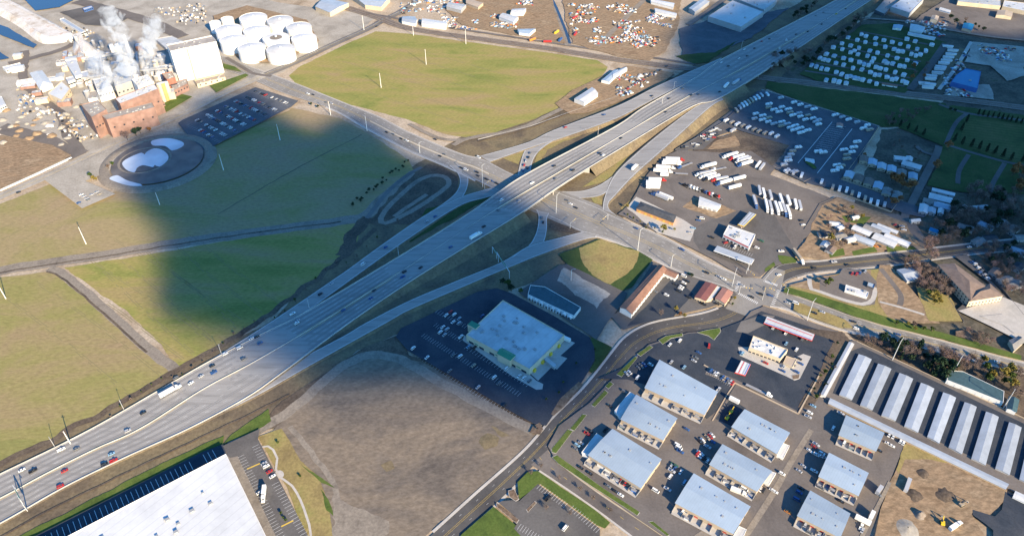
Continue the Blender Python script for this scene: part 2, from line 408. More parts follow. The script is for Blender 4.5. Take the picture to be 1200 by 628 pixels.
# interchange infields
zone('dry_grass_gold', [(585, 180), (610, 172), (618, 173), (611, 184), (608, 193), (590, 186)], MATS['dry_grass_gold'], 1)
zone('dry_grass_gold', [(642, 167), (700, 143), (730, 136), (718, 145), (660, 180), (625, 195), (630, 180)], MATS['dry_grass_gold'], 1)
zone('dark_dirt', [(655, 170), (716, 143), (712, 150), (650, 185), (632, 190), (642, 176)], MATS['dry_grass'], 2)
zone('dry_grass_gold', [(682, 220), (740, 180), (778, 150), (780, 152), (735, 185), (716, 210), (700, 216)], MATS['dry_grass_gold'], 1)
zone('dry_grass_gold', [(690, 228), (706, 227), (706, 240), (696, 238)], MATS['dry_grass_gold'], .6)
zone('dry_grass_gold', [(755, 222), (790, 185), (850, 140), (860, 136), (790, 200), (752, 240), (730, 250), (727, 244)], MATS['dry_grass_gold'], 1)
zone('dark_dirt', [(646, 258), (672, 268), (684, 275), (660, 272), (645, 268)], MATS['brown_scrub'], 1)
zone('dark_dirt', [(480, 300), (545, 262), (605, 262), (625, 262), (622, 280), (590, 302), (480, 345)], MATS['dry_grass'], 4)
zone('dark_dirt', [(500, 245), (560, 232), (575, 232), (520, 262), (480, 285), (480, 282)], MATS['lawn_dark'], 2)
# around the vacant lot
zone('dark_dirt', [(300, 505), (330, 470), (400, 425), (430, 405), (470, 392), (480, 415), (505, 425), (630, 497), (640, 508), (620, 515), (480, 440), (430, 430), (340, 500)], MATS['brown_scrub'], 2)
zone('vacant_lot', [(318, 508), (345, 480), (385, 440), (430, 413), (468, 415), (500, 428), (560, 462), (616, 497), (640, 507), (614, 527), (518, 613), (480, 640), (380, 660), (385, 600), (350, 545)], MATS['vacant_dirt'], 2.5)
strip('dirt_road', [(268, 522), (300, 505), (345, 478), (398, 432), (432, 417), (468, 421), (520, 450), (580, 482), (626, 506)], 9, MATS['track_dirt'], rough_edge=1.5)
strip('dirt_track', [(340, 500), (365, 530), (392, 570), (400, 600)], 4, MATS['track_dirt'], rough_edge=1.5)
zone('dirt_patch', [(392, 585), (420, 592), (455, 612), (447, 640), (395, 640)], MATS['track_dirt'], 5)
for q in ([(560, 517), (572, 507), (586, 512), (582, 522), (568, 526)], [(575, 500), (600, 510), (590, 512)], [(445, 545), (456, 541), (462, 549), (452, 553)]):
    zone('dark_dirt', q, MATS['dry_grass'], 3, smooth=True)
zone('grass_strip', [(302, 512), (330, 503), (340, 520), (352, 540), (375, 560), (387, 600), (395, 660), (368, 660), (336, 570)], MATS['dry_grass_gold'], 1)
zone('lawn_patch', [(352, 545), (385, 565), (393, 572), (378, 566)], MATS['lawn'], 2)
zone('lawn_patch', [(376, 574), (388, 590), (392, 605), (384, 598)], MATS['lawn'], 2)
zone('lawn_patch', [(268, 512), (300, 488), (314, 480), (318, 492), (300, 505), (262, 520)], MATS['lawn'], 2)
zone('lawn_patch', [(20, 630), (100, 590), (180, 548), (240, 520), (262, 510), (262, 520), (180, 560), (90, 610), (40, 640)], MATS['lawn'], 1.5)
strip('ditch', [(0, 630), (60, 597), (125, 565), (160, 548), (220, 520), (300, 482), (340, 462)], 1.6, MATS['brown_scrub'], rough_edge=1)
strip('footpath', K(240, 502, [(330, 110), (370, 105), (400, 125), (424, 175), (416, 240), (440, 285), (510, 335), (560, 420), (590, 500), (610, 560), (622, 640), (640, 720)]), 1.6, MATS['sidewalk_concrete'])
zone('footpath_circle', [(327.5+5.5*math.cos(a/8*math.pi), 556+4.8*math.sin(a/8*math.pi)) for a in range(16)], MATS['sidewalk_concrete'])

# ---------------------------------------------------------------- roads at ground level
_, u, l, z = ribbon('arterial_road', [(250, 62), (308, 84), (345, 98), (405, 122), (445, 138), (480, 156), (540, 181), (566, 187), (600, 204), (650, 224), (700, 243), (720, 254), (780, 280), (824, 305), (872, 326), (912, 340), (960, 357), (1020, 378), (1034, 382), (1100, 399), (1200, 426), (1280, 447)],
    [(235, 72), (295, 94), (333, 110), (390, 129), (428, 150), (480, 177), (520, 194), (566, 216), (584, 225), (625, 246), (660, 262), (680, 272), (720, 283), (766, 304), (804, 322), (848, 336), (868, 344), (892, 356), (920, 362), (960, 378), (1000, 390), (1046, 398), (1100, 412), (1200, 437), (1280, 456)], MATS['arterial_concrete'], 160)
ART = (u, l, z)
for t in (.04, .96): line_on(mid(u, l, t), z, .25)
for t in (.46, .54): line_on(mid(u, l, t), z, .25, 'yellow')
for t in (.2, .34, .66, .8): line_on(mid(u, l, t), z, .2, dash=(3, 9))
kerb([p for p in u if 600 < PX(p)[0] < 870], 1, 2.2, name='sidewalk'); kerb([p for p in l if 690 < PX(p)[0] < 860], -1, 2.2)
kerb([p for p in u if 915 < PX(p)[0]], 1, 2.0); kerb([p for p in l if 900 < PX(p)[0]], -1, 1.8)
kerb([p for p in l if 380 < PX(p)[0] < 560], -1, 2.0); kerb([p for p in u if 300 < PX(p)[0] < 560], 1, 1.6)
mb = MB(); pp = [p for p in mid(u, l, .5) if 430 < PX(p)[0] < 575]
for a, b in zip(pp, pp[1:]): mb.beam((a.x, a.y, z+.1), (b.x, b.y, z+.1), 1.4, .25)
struct(mb.build('road_median', MATS['sidewalk_concrete']))
zone('junction_paving', [(600, 232), (650, 222), (700, 240), (722, 252), (740, 262), (722, 284), (692, 275), (655, 262), (618, 246)], MATS['arterial_concrete'])

_, u, l, z = ribbon('curved_street', [(875, 340), (862, 350), (845, 361), (820, 369), (774, 377), (750, 385), (732, 397), (720, 411), (699, 438), (681, 459), (650, 489), (616, 528), (560, 578), (518, 616), (496, 636), (470, 662)],
    [(902, 350), (890, 362), (872, 377), (844, 387), (804, 391), (760, 405), (733, 427), (720, 443), (690, 474), (664, 502), (644, 526), (592, 579), (545, 622), (510, 655), (490, 680)], MATS['road_dark'], 110)
CUR = (u, l, z)
for t in (.46, .54): line_on(mid(u, l, t), z, .14, 'yellow')
for t in (.25, .75): line_on(mid(u, l, t), z, .12, dash=(2, 14))
kerb([p for p in u if 505 < PX(p)[0] < 845], -1, 2.0); kerb([p for p in l if 650 < PX(p)[0] < 868], 1, 2.0); kerb([p for p in l if 510 < PX(p)[0] < 618], 1, 2.0)

_, u, l, z = ribbon('east_street', [(893, 330), (908, 314), (922, 309), (960, 307), (990, 303), (1080, 293), (1160, 284), (1200, 280), (1280, 271)],
    [(915, 342), (920, 331), (940, 323), (960, 319), (1040, 311), (1136, 298), (1200, 292), (1280, 283)], MATS['road_dark'], 70)
EAST = (u, l, z)
for t in (.05, .95): line_on(mid(u, l, t), z, .2)
for t in (.45, .55): line_on(mid(u, l, t), z, .2, 'yellow')
kerb(u[8:], 1, 1.8); kerb(l[6:], -1, 1.8)
zone('junction_paving', [(850, 334), (872, 324), (893, 327), (905, 314), (920, 318), (916, 336), (930, 347), (912, 362), (893, 358), (878, 372), (850, 362), (862, 344)], MATS['arterial_concrete'])

_, u, l, z = ribbon('side_street', [(642, 527), (651, 540), (696, 575), (747, 609), (800, 645)], [(622, 545), (640, 556), (680, 583), (720, 612), (760, 643)], MATS['asphalt_warm'], 40)
line_on(mid(u, l, .5), z, .18, 'yellow', dash=(3, 9))
kerb(u[4:], 1, 1.4, gap=.0); kerb(l[3:], -1, 1.4)

# frontage road beside the factory and the road that runs to the railway crossing
_, C, z = strip('factory_road', [(-70, 262), (0, 231), (60, 205), (100, 186), (140, 167), (180, 149), (221, 131), (262, 110), (300, 93), (318, 84)], 14, MATS['gravel_grey'])
line_on(C, z, .3, 'yellow')
_, C, z = strip('tank_road', [(312, 88), (345, 74), (390, 53), (430, 35), (450, 24), (470, 14), (500, -5)], 14, MATS['road_asphalt'])
line_on(C, z, .3, 'yellow'); line_on([p + Vector((0, 5, 0)) for p in C], z, .3)
strip('factory_street', [(0, 150), (30, 158), (60, 168), (92, 184)], 22, MATS['asphalt_warm'], rough_edge=3)
strip('factory_street', [(30, 60), (28, 95), (50, 118), (72, 135), (80, 160), (98, 180)], 12, MATS['asphalt_warm'], rough_edge=3)
strip('factory_street', [(10, 75), (40, 68), (75, 58), (90, 48)], 12, MATS['asphalt_warm'], rough_edge=2)
strip('factory_street', [(90, 2), (150, 18), (190, 32), (214, 44)], 22, MATS['asphalt_warm'], rough_edge=2)
zone('rail_yard', [(70, 15), (120, 5), (150, 22), (135, 32), (100, 30)], MATS['asphalt_mid'], 1)
strip('footpath', [(265, 68), (285, 80), (298, 87), (318, 90)], 6, MATS['asphalt_warm'])
# railway south of the scrap yards, passing under the highway
rail_px = [(400, 8), (440, 20), (480, 34), (560, 46), (640, 57), (720, 70), (800, 80), (850, 86), (895, 92), (960, 99), (1040, 108), (1120, 117), (1200, 127), (1280, 137)]
_, C, z = strip('railway_bed', rail_px, 16, MATS['ballast'], rough_edge=1)
mb = MB()
for off in (-3.7, -2.2, 1.8, 3.3):
    for a, b in zip(C, C[1:]):
        d = (b-a).normalized(); nr = Vector((-d.y, d.x, 0))*off
        mb.beam(a+nr+Vector((0, 0, z+.15)), b+nr+Vector((0, 0, z+.15)), .2, .2)
struct(mb.build('railway_rails', mat('rail_steel', (.16, .12, .10), .5, metal=.4)))
strip('service_road', [(430, 16), (520, 32), (600, 44), (660, 53), (720, 62), (790, 72), (815, 76)], 6, MATS['asphalt_warm'], rough_edge=1)
strip('canal_bank', [(630, -20), (645, 4), (658, 34), (666, 54)], 10, MATS['track_dirt'], rough_edge=1)
strip('canal', [(634, -20), (649, 4), (661, 32), (668, 52)], 4.5, MATS['dark_water'], rough_edge=.5)
strip('dirt_road', [(531, 171), (548, 163), (590, 156), (620, 147), (650, 132), (670, 123)], 7, MATS['track_dirt'], rough_edge=1)
strip('dirt_road', [(480, 146), (510, 161), (532, 165), (552, 162)], 6, MATS['track_dirt'], rough_edge=1)
strip('fence_dark_strip', [(560, 166), (620, 150), (668, 133), (700, 126), (735, 112), (790, 88)], 2.5, MATS['brown_scrub'], rough_edge=1)  # dark brown strip following the field fence
zone('storage_yard', [(650, 122), (672, 106), (706, 90), (735, 78), (790, 86), (778, 98), (720, 122), (690, 133), (668, 135)], MATS['tan_dirt'], 1)
# scrap yards in the top middle
zone('scrap_yard', [(560, -30), (640, -30), (655, 30), (664, 52), (600, 42), (540, 30), (520, 10)], MATS['tan_dirt'], 3)
zone('scrap_yard', [(655, -30), (800, -30), (795, 30), (780, 60), (760, 72), (720, 66), (672, 52), (664, 30)], MATS['tan_dirt'], 3)
strip('road', [(700, 55), (735, 20), (755, 0), (770, -20)], 9, MATS['track_dirt'], rough_edge=1)
strip('road', [(806, 30), (830, 14), (860, -8)], 9, MATS['road_asphalt'])
zone('dark_lot', [(795, 35), (830, 24), (868, 38), (900, 15), (925, 10), (880, 45), (840, 62), (800, 70)], MATS['asphalt_blue'], 3)
zone('lawn_patch', [(790, 66), (838, 62), (865, 48), (830, 74), (812, 76)], MATS['lawn_dark'], 3)
zone('lawn_patch', [(900, 96), (965, 104), (1040, 113), (1108, 122), (1112, 130), (1070, 148), (1034, 150), (962, 128), (897, 104)], MATS['lawn_dark'], 2)
# cemetery
zone('cemetery', [(1052, 150), (1115, 124), (1200, 136), (1280, 146), (1290, 230), (1200, 228), (1130, 226), (1086, 218), (1100, 190), (1104, 172)], MATS['lawn_dark'], 2)
zone('cemetery_lawn', [(1132, 138), (1200, 147), (1260, 156), (1250, 190), (1200, 196), (1124, 170)], MATS['cemetery_grass'], 2)
for q in ([(1134, 133), (1120, 145), (1108, 170)], [(1108, 170), (1140, 180), (1185, 192), (1240, 200)], [(1135, 182), (1124, 200), (1122, 216)], [(1177, 192), (1164, 214), (1160, 226)], [(1100, 123), (1135, 134), (1200, 142)]):
    strip('cemetery_road', q, 5, MATS['asphalt_mid'])
strip('residential_lane', [(1100, 172), (1097, 182), (1085, 205), (1070, 235), (1060, 256), (1070, 275), (1085, 292)], 8, MATS['asphalt_warm'])
strip('residential_lane', [(1098, 184), (1080, 178), (1074, 172)], 5, MATS['asphalt_warm'])
zone('lane_mouth', [(1030, 250), (1052, 252), (1072, 262), (1092, 292), (1070, 294), (1056, 284), (1040, 264)], MATS['asphalt_warm'])
strip('residential_lane', [(1032, 262), (1010, 252), (1022, 247)], 7, MATS['asphalt_mid'])
# east lots
zone('mobile_home_park', [(1010, 30), (1050, 28), (1110, 52), (1088, 80), (1060, 110), (960, 96), (936, 88), (985, 50)], MATS['lawn_dark'], 2)
for k in range(6):
    a = (1008-13*k, 38+9.2*k); b = (1092-6.5*k, 54+9.6*k)
    strip('park_lane', [a, b], 5, MATS['asphalt_mid'])
strip('park_lane', [(1108, 52), (1088, 80), (1066, 106)], 10, MATS['asphalt_mid'])
strip('grass_strip', [(1128, 58), (1110, 86), (1098, 104)], 9, MATS['dry_grass'])
strip('road', [(1138, 50), (1120, 80), (1100, 106)], 5, MATS['sidewalk_concrete'])
zone('sales_yard', [(1140, 50), (1200, 56), (1200, 90), (1180, 96), (1160, 78), (1130, 74)], MATS['gravel_grey'], 2)
zone('sales_yard', [(1120, 100), (1160, 100), (1165, 118), (1105, 112)], MATS['gravel_grey'], 2)
zone('warehouse_yard', [(1080, 18), (1110, 0), (1230, 20), (1230, 50), (1150, 44), (1070, 28)], MATS['asphalt_warm'], 2)
strip('road', [(1010, 22), (1060, 26), (1100, 34), (1160, 44), (1240, 52)], 6, MATS['track_dirt'])
zone('rv_lot', [(888, 108), (896, 107), (960, 128), (1028, 149), (1000, 200), (983, 211), (1090, 248), (1082, 256), (1062, 252), (975, 222), (945, 216), (906, 198), (925, 172), (860, 152), (842, 160), (800, 180), (798, 174)], MATS['asphalt_blue'], 0)
zone('truck_stop_yard', [(793, 178), (850, 176), (880, 168), (925, 172), (915, 190), (902, 206), (960, 228), (982, 236), (962, 268), (940, 282), (925, 306), (905, 314), (890, 326), (872, 326), (826, 300), (790, 282), (724, 252), (738, 240), (752, 214), (775, 186)], MATS['asphalt_warm'], 1)
zone('dirt_lot', [(812, 178), (830, 165), (868, 155), (925, 172), (906, 196), (880, 178), (840, 180)], MATS['brown_scrub'], 2)
zone('dirt_lot', [(828, 176), (840, 166), (862, 160), (868, 172), (845, 176)], MATS['tan_dirt'], 2)
zone('car_lot', [(790, 178), (848, 146), (866, 152), (842, 160), (824, 176)], MATS['asphalt_mid'], 0)
zone('dark_lot', [(812, 270), (850, 250), (900, 240), (935, 300), (905, 310), (890, 322), (820, 296), (812, 284)], MATS['asphalt_mid'], 2)
zone('concrete_apron', [(734, 245), (745, 232), (800, 258), (815, 268), (808, 284), (770, 274)], MATS['concrete'], 1)
zone('dirt_patch', [(836, 238), (812, 232), (800, 244), (840, 258), (862, 248)], MATS['tan_dirt'], 2)
zone('yard_ground', [(962, 242), (982, 232), (1030, 250), (1060, 262), (1078, 288), (960, 306), (930, 300), (945, 280)], MATS['tan_dirt'], 2)
zone('lawn_patch', [(986, 254), (1020, 256), (1012, 264), (990, 262)], MATS['lawn'], 2)
for q in ([(971, 297), (988, 292), (990, 300), (972, 303)], [(998, 296), (1024, 290), (1028, 296), (1000, 301)], [(1038, 290), (1070, 290), (1074, 293), (1040, 297)], [(911, 300), (920, 301), (934, 304), (932, 309), (916, 310), (912, 306)], [(896, 316), (906, 308), (908, 312), (900, 318), (896, 320)]):
    zone('lawn_patch', q, MATS['lawn'], .5)
# motel, diner and the green slope
zone('meadow', [(655, 300), (700, 281), (740, 292), (766, 306), (740, 338), (712, 352), (690, 336)], MATS['lawn_dark'], 2)
zone('meadow', [(676, 292), (702, 281), (750, 297), (744, 316), (715, 335), (690, 322)], MATS['dry_grass_gold'], 3)
zone('motel_lot', [(766, 308), (800, 322), (850, 338), (864, 346), (856, 352), (830, 362), (774, 374), (730, 388), (716, 372), (730, 362)], MATS['asphalt_mid'], 0)
zone('motel_lot', [(745, 372), (790, 325), (812, 345), (790, 372), (770, 376), (735, 384)], MATS['asphalt_dark'], 1)
zone('gravel_lot', [(608, 343), (655, 312), (665, 311), (735, 345), (728, 360), (712, 378), (700, 400), (650, 366), (620, 352)], MATS['asphalt_mid'], 1)
zone('gravel_lot', [(660, 315), (716, 345), (700, 362), (650, 330)], MATS['gravel_grey'], 4)
# supermarket lot
zone('store_lot', [(464, 396), (470, 386), (520, 362), (560, 343), (582, 339), (600, 345), (650, 372), (690, 396), (700, 408), (696, 424), (690, 436), (676, 458), (648, 488), (640, 500), (626, 498), (600, 484), (478, 412)], MATS['asphalt_dark'])
zone('store_walk', K(480, 378, [(320, 80), (500, 205), (560, 240), (700, 310), (740, 345), (780, 365), (775, 395), (740, 398), (690, 370), (600, 320), (310, 110)]), MATS['sidewalk_concrete'])
zone('store_yard_concrete', K(480, 378, [(800, 190), (900, 95), (965, 125), (880, 200), (920, 215), (860, 280), (830, 265), (750, 345), (700, 300)]), MATS['concrete'])
zone('lawn_island', K(480, 378, [(1050, 85), (1180, 150), (1150, 200), (1090, 280), (1060, 300), (1045, 290), (1085, 230), (1075, 150)]), MATS['lawn_dark'], .5)
for q in (K(480, 378, [(985, 350), (1010, 365), (960, 430), (900, 500), (840, 550), (825, 540), (880, 450)]), K(480, 378, [(720, 610), (760, 590), (780, 628), (760, 660), (700, 650)])):
    zone('lawn_island', q, MATS['mulch'], .3)
def island(q, m, nm='lawn_island'):
    """planted island behind a raised kerb"""
    W = [G(p) for p in q]; c = sum(W, Vector())/len(W); z = max(gz(p.x, p.y) for p in W+[c])
    if sum((a.x*b.y-a.y*b.x) for a, b in zip(W, W[1:]+W[:1])) < 0: W = W[::-1]
    mb = MB(); mb.prism([(p.x, p.y) for p in W], z-.2, z+.14, 0, bot=False)
    r = W
    i = [p + (c-p).normalized()*.35 for p in W]; mb.face([(p.x, p.y, z+.16) for p in i], 1)
    struct(mb.build(nm, [MATS['sidewalk_concrete'], m]))
# warehouse estate
zone('estate_paving', [(655, 500), (690, 474), (720, 443), (760, 405), (806, 391), (845, 388), (868, 380), (880, 366), (895, 360), (960, 382), (990, 392), (960, 466), (1060, 520), (1036, 580), (1000, 680), (830, 680), (800, 645), (747, 609), (651, 540), (642, 524)], MATS['asphalt_warm'])
zone('estate_asphalt', [(700, 445), (735, 430), (760, 407), (806, 392), (845, 390), (826, 440), (862, 452), (846, 478), (828, 492), (755, 452), (735, 446)], MATS['asphalt_dark'])
zone('station_asphalt', [(846, 386), (868, 378), (892, 366), (960, 388), (978, 396), (958, 440), (936, 484), (900, 465), (862, 446), (828, 432)], MATS['asphalt_dark'])
zone('yard_asphalt', [(856, 468), (874, 480), (860, 502), (838, 492)], MATS['asphalt_dark'])
zone('concrete_apron', [(868, 378), (895, 370), (908, 372), (896, 382), (876, 392), (862, 390)], MATS['road_asphalt'])
zone('concrete_apron', K(720, 378, [(720, 150), (790, 150), (960, 250), (1100, 190), (1145, 205), (1080, 335), (1050, 345), (1000, 320), (730, 200)]), MATS['concrete'])
strip('estate_drive', [(866, 640), (905, 580), (925, 545), (950, 505)], 4, MATS['track_dirt'])
zone('concrete_apron', [(800, 640), (835, 612), (862, 628), (850, 660)], MATS['track_dirt'], 1)
for q in (K(720, 378, [(10, 310), (120, 205), (135, 210), (40, 325)]), K(720, 378, [(130, 190), (205, 140), (225, 150), (150, 205)]), K(720, 378, [(255, 110), (300, 85), (395, 70), (400, 85), (330, 100), (280, 135)]), K(720, 378, [(480, 65), (540, 50), (615, 38), (620, 60), (580, 110), (545, 85)]),
          K(480, 378, [(1060, 490), (1140, 400), (1160, 415), (1080, 500)]), K(480, 378, [(1140, 380), (1170, 350), (1190, 365), (1160, 395)]), K(480, 378, [(935, 628), (1010, 540), (1035, 545), (960, 640)]),
          K(640, 474, [(45, 400), (190, 225), (235, 240), (85, 440), (50, 430)], 7.475), 
          [(646.7, 536.9), (652, 534.2), (686.8, 558.7), (706.9, 573.4), (749.7, 601.5), (747, 605.5), (693.5, 571.4), (653.4, 544)], K(640, 544, [(890, 510), (930, 505), (1080, 628), (1060, 640)], 7.475)):
    island(q, MATS['lawn'])
zone('lawn_patch', K(480, 502, [(630, 320), (690, 260), (750, 255), (900, 360), (1080, 480), (1170, 555), (1140, 590), (1090, 570), (930, 450), (760, 330), (640, 420)]), MATS['lawn'])
zone('lawn_patch', K(480, 502, [(300, 628), (490, 462), (620, 570), (690, 660), (300, 660)]), MATS['lawn'])
zone('visitor_lot', K(480, 502, [(540, 430), (600, 425), (640, 430), (750, 330), (920, 455), (1110, 590), (1110, 690), (700, 690), (610, 590), (640, 540), (520, 440)]), MATS['asphalt_mid'])
island(K(480, 502, [(680, 480), (730, 430), (742, 440), (690, 497)]), MATS['mulch']); island(K(480, 502, [(575, 370), (610, 360), (640, 420), (620, 432), (580, 405)]), MATS['mulch'])
island(K(480, 502, [(505, 440), (640, 540), (625, 562), (510, 465)]), MATS['mulch'])
island(K(720, 378, [(1030, 315), (1080, 310), (1075, 335), (1040, 340)]), MATS['mulch'])
# storage compound, corner lot, hotel ground, construction ground
zone('storage_compound', [(996, 401), (1003, 401), (1200, 493), (1290, 536), (1260, 620), (1200, 584), (1178, 573), (970, 472), (961, 464)], MATS['asphalt_warm'])
zone('storage_asphalt', [(996, 413), (1010, 408), (1290, 541), (1270, 598), (1180, 556), (975, 462)], MATS['asphalt_dark'])
zone('verge', [(930, 386), (986, 390), (995, 400), (960, 464), (950, 480), (934, 478), (958, 440), (976, 400)], MATS['brown_scrub'], 1)
zone('construction_dirt', [(1062, 519), (1072, 520), (1180, 575), (1175, 590), (1160, 605), (1140, 602), (1138, 604), (1160, 640), (1150, 680), (1010, 680), (1034, 590), (1046, 558)], MATS['tan_dirt'], 1)
zone('lawn_patch', [(1060, 522), (1072, 524), (1110, 543), (1085, 540), (1060, 540), (1050, 556), (1048, 552)], MATS['dry_grass_gold'], 2)
zone('new_asphalt', K(960, 502, [(890, 480), (1020, 520), (1060, 480), (1080, 375), (1196, 430), (1300, 480), (1300, 800), (1010, 800), (1010, 600), (960, 560), (890, 510)]), MATS['asphalt_dark'])
strip('estate_drive', [(1042, 566), (1030, 590), (1010, 628), (990, 670)], 2.5, MATS['track_dirt'])
zone('corner_lot', [(917, 340), (960, 326), (1010, 318), (1040, 316), (1072, 374), (1050, 383), (960, 352), (926, 342)], MATS['dry_grass_gold'], 0)
zone('corner_lot', [(923, 336), (965, 325), (1020, 318), (1020, 360), (960, 344)], MATS['tan_dirt'], .5)
zone('kiosk_paving', K(960, 252, [(0, 380), (110, 360), (130, 325), (270, 330), (345, 410), (320, 530), (250, 540), (130, 510), (0, 460)]), MATS['asphalt_warm'], 0)
strip('kiosk_drive', K(960, 252, [(-60, 380), (-50, 440), (0, 455), (130, 500), (250, 528), (310, 500), (325, 430)]), 4, MATS['concrete'])
zone('corner_lot', K(960, 252, [(350, 300), (410, 300), (640, 560), (700, 640), (420, 640), (340, 520), (330, 380)]), MATS['tan_dirt'], .5)
strip('estate_drive', K(960, 252, [(355, 320), (450, 440), (475, 490), (465, 535)]), 5, MATS['asphalt_warm'])
strip('estate_drive', K(960, 252, [(350, 515), (465, 545), (610, 590)]), 2.5, MATS['concrete'])
zone('lawn_patch', [(917, 344), (940, 350), (1000, 372), (1040, 384), (1100, 398), (1196, 424), (1196, 418), (1120, 396), (1060, 380), (960, 348), (922, 338)], MATS['lawn'], .5)
zone('lawn_patch', [(932, 355), (990, 376), (1000, 386), (985, 386), (930, 366)], MATS['dry_grass_gold'], 1)
zone('hotel_lot', [(1118, 302), (1132, 300), (1180, 352), (1210, 380), (1200, 400), (1160, 378), (1120, 365), (1130, 356), (1175, 346)], MATS['asphalt_mid'], 0)
zone('hotel_lot', [(1122, 366), (1175, 350), (1230, 372), (1230, 420), (1160, 384)], MATS['concrete'], 0)
zone('lawn_patch', K(960, 252, [(560, 430), (760, 480), (830, 628), (640, 628)]), MATS['dry_grass_gold'], 2)
# the green verge in front of the loading docks
zone('truck_court', [(-60, 668), (45, 628), (240, 530), (262, 522), (266, 533), (236, 548), (80, 632), (20, 668)], MATS['asphalt_dark'])
zone('office_lot', [(262, 524), (305, 504), (303, 516), (361, 628), (376, 660), (345, 670), (270, 540)], MATS['asphalt_mid'])
zone('office_walk', K(240, 502, [(150, 180), (195, 170), (420, 640), (440, 720), (370, 700), (130, 160)]), MATS['track_dirt'])
# factory parking, settling pond, paved lot beside the pond
zone('factory_lot', [(209, 146), (215, 142), (300, 104), (350, 120), (342, 127), (252, 172), (240, 178), (222, 162)], MATS['asphalt_blue'])
zone('paved_lot', [(52, 212), (97, 246), (136, 229), (124, 224), (101, 214), (128, 203), (146, 180), (140, 172), (112, 184)], MATS['gravel_grey'])
zone('orange_dirt', [(-40, 170), (0, 160), (20, 163), (62, 172), (84, 184), (0, 224), (-40, 245)], MATS['tan_dirt'], 1)
zone('lawn_patch', [(246, 102), (288, 88), (292, 90), (254, 110)], MATS['lawn']); zone('lawn_patch', [(262, 76), (276, 80), (284, 86), (274, 84), (262, 82)], MATS['lawn'])
zone('lawn_patch', [(186, 126), (214, 112), (226, 115), (196, 133)], MATS['lawn']); zone('tank_ground', [(250, 20), (290, 8), (360, 25), (374, 50), (330, 76), (290, 74), (255, 55)], MATS['tan_dirt'], 1)
zone('pond', [(20, -8), (92, -8), (86, 2), (70, 10), (42, 14)], MATS['dark_water'], 1)
zone('pond', [(-20, 24), (10, 34), (44, 54), (40, 58), (20, 50), (-20, 34)], MATS['dark_water'], 1)
zone('pond', [(-20, 50), (12, 70), (0, 72), (-20, 66)], MATS['dark_water'], 1)

def circle_fit(P):
    n = len(P); mx = sum(p.x for p in P)/n; my = sum(p.y for p in P)/n
    suu = svv = suv = suz = svz = 0
    for p in P:
        a, b = p.x-mx, p.y-my; q = a*a+b*b
        suu += a*a; svv += b*b; suv += a*b; suz += a*q/2; svz += b*q/2
    D = suu*svv-suv*suv; cx = (suz*svv-svz*suv)/D; cy = (svz*suu-suz*suv)/D
    return Vector((mx+cx, my+cy, 0)), math.sqrt(cx*cx+cy*cy+(suu+svv)/n)
inner = [G(p) for p in K(120, 148, [(170, 340), (570, 270), (480, 205), (280, 415), (350, 215), (450, 370)], 7.3)]
outer = [G(p) for p in [(245.5, 180), (206, 156.5), (128, 208), (152, 227), (196, 224), (230, 205), (170, 163)]]
ci, ri = circle_fit(inner); co, ro = circle_fit(outer)
z0 = nextz()
mb = MB(); mb.lathe([(ro+3, 0), (ro, 2.2), (ro-9, 2.4), (ro-13, .3)], 72, co); struct(mb.build('pond_embankment', MATS['track_dirt'], smooth=True))
mb = MB(); mb.face([(co.x+(ro-12)*math.cos(t*math.pi/36), co.y+(ro-12)*math.sin(t*math.pi/36), z0+.25) for t in range(72)]); struct(mb.build('pond_mud', MATS['mud']))
mb = MB(); mb.lathe([(ri+7, .3), (ri+3, 2.6), (ri+1, 2.6), (ri-1, .5)], 72, ci); struct(mb.build('pond_embankment', MATS['track_dirt'], smooth=True))
def lens(c, pts, z, m, nm='pond'):
    W = ccat([G(p) for p in pts], 3); mb = MB(); mb.face([(p.x, p.y, z) for p in W]); struct(mb.build(nm, m))
lens(ci, K(120, 148, [(176, 335), (230, 290), (340, 245), (365, 262), (385, 238), (450, 208), (520, 222), (568, 268), (560, 315), (495, 365), (455, 350), (440, 368), (350, 352), (300, 378), (282, 413), (215, 392)], 7.3), z0+.75, MATS['settling_water'], 'pond_water')
mb = MB(); mb.face([(ci.x+ri*math.cos(t*math.pi/36), ci.y+ri*math.sin(t*math.pi/36), z0+.6) for t in range(72)]); struct(mb.build('pond_mud', MATS['mud']))
lens(co, K(120, 148, [(430, 140), (560, 118), (680, 145), (700, 180), (640, 215), (600, 225), (540, 185), (440, 180)], 7.3), z0+.35, MATS['settling_water'], 'pond_water')
lens(co, K(120, 148, [(65, 462), (130, 435), (220, 480), (330, 510), (350, 525), (240, 525), (130, 495)], 7.3), z0+.35, MATS['settling_water'], 'pond_water')

# ---------------------------------------------------------------- highway: a raised ribbon with banks, barriers and two bridges
HU = [(-140, 622), (-80, 594), (0, 555), (110, 500.5), (240, 426), (317, 386), (356, 366.5), (480, 293), (546, 252), (580, 228), (620, 202), (720, 149), (754, 126), (812, 93), (840, 73), (880, 52), (960, 11), (980, 0), (1060, -42)]
HL = [(-140, 680), (-80, 653), (0, 614), (76, 571), (148, 536), (223, 502), (290, 466), (330, 438), (415, 375), (480, 331), (544, 291), (608, 252), (657, 218), (720, 179), (810, 126), (838, 118), (880, 94), (960, 41), (1022, 0), (1100, -48)]
HM = [(-140, 650), (-80, 622), (0, 584), (54, 555), (112, 526), (165, 502), (240, 455), (300, 423), (376, 378), (480, 312), (581, 246), (655, 202), (720, 164), (800, 117), (880, 75), (960, 28), (1010, -3), (1080, -45)]
HZ = [(-100, .5), (240, .7), (400, 1.8), (560, 7.4), (680, 7.8), (760, 6.2), (830, 7.6), (900, 7.6), (1000, 5), (1100, 3)]
def hz(x): return interp(x, HZ)
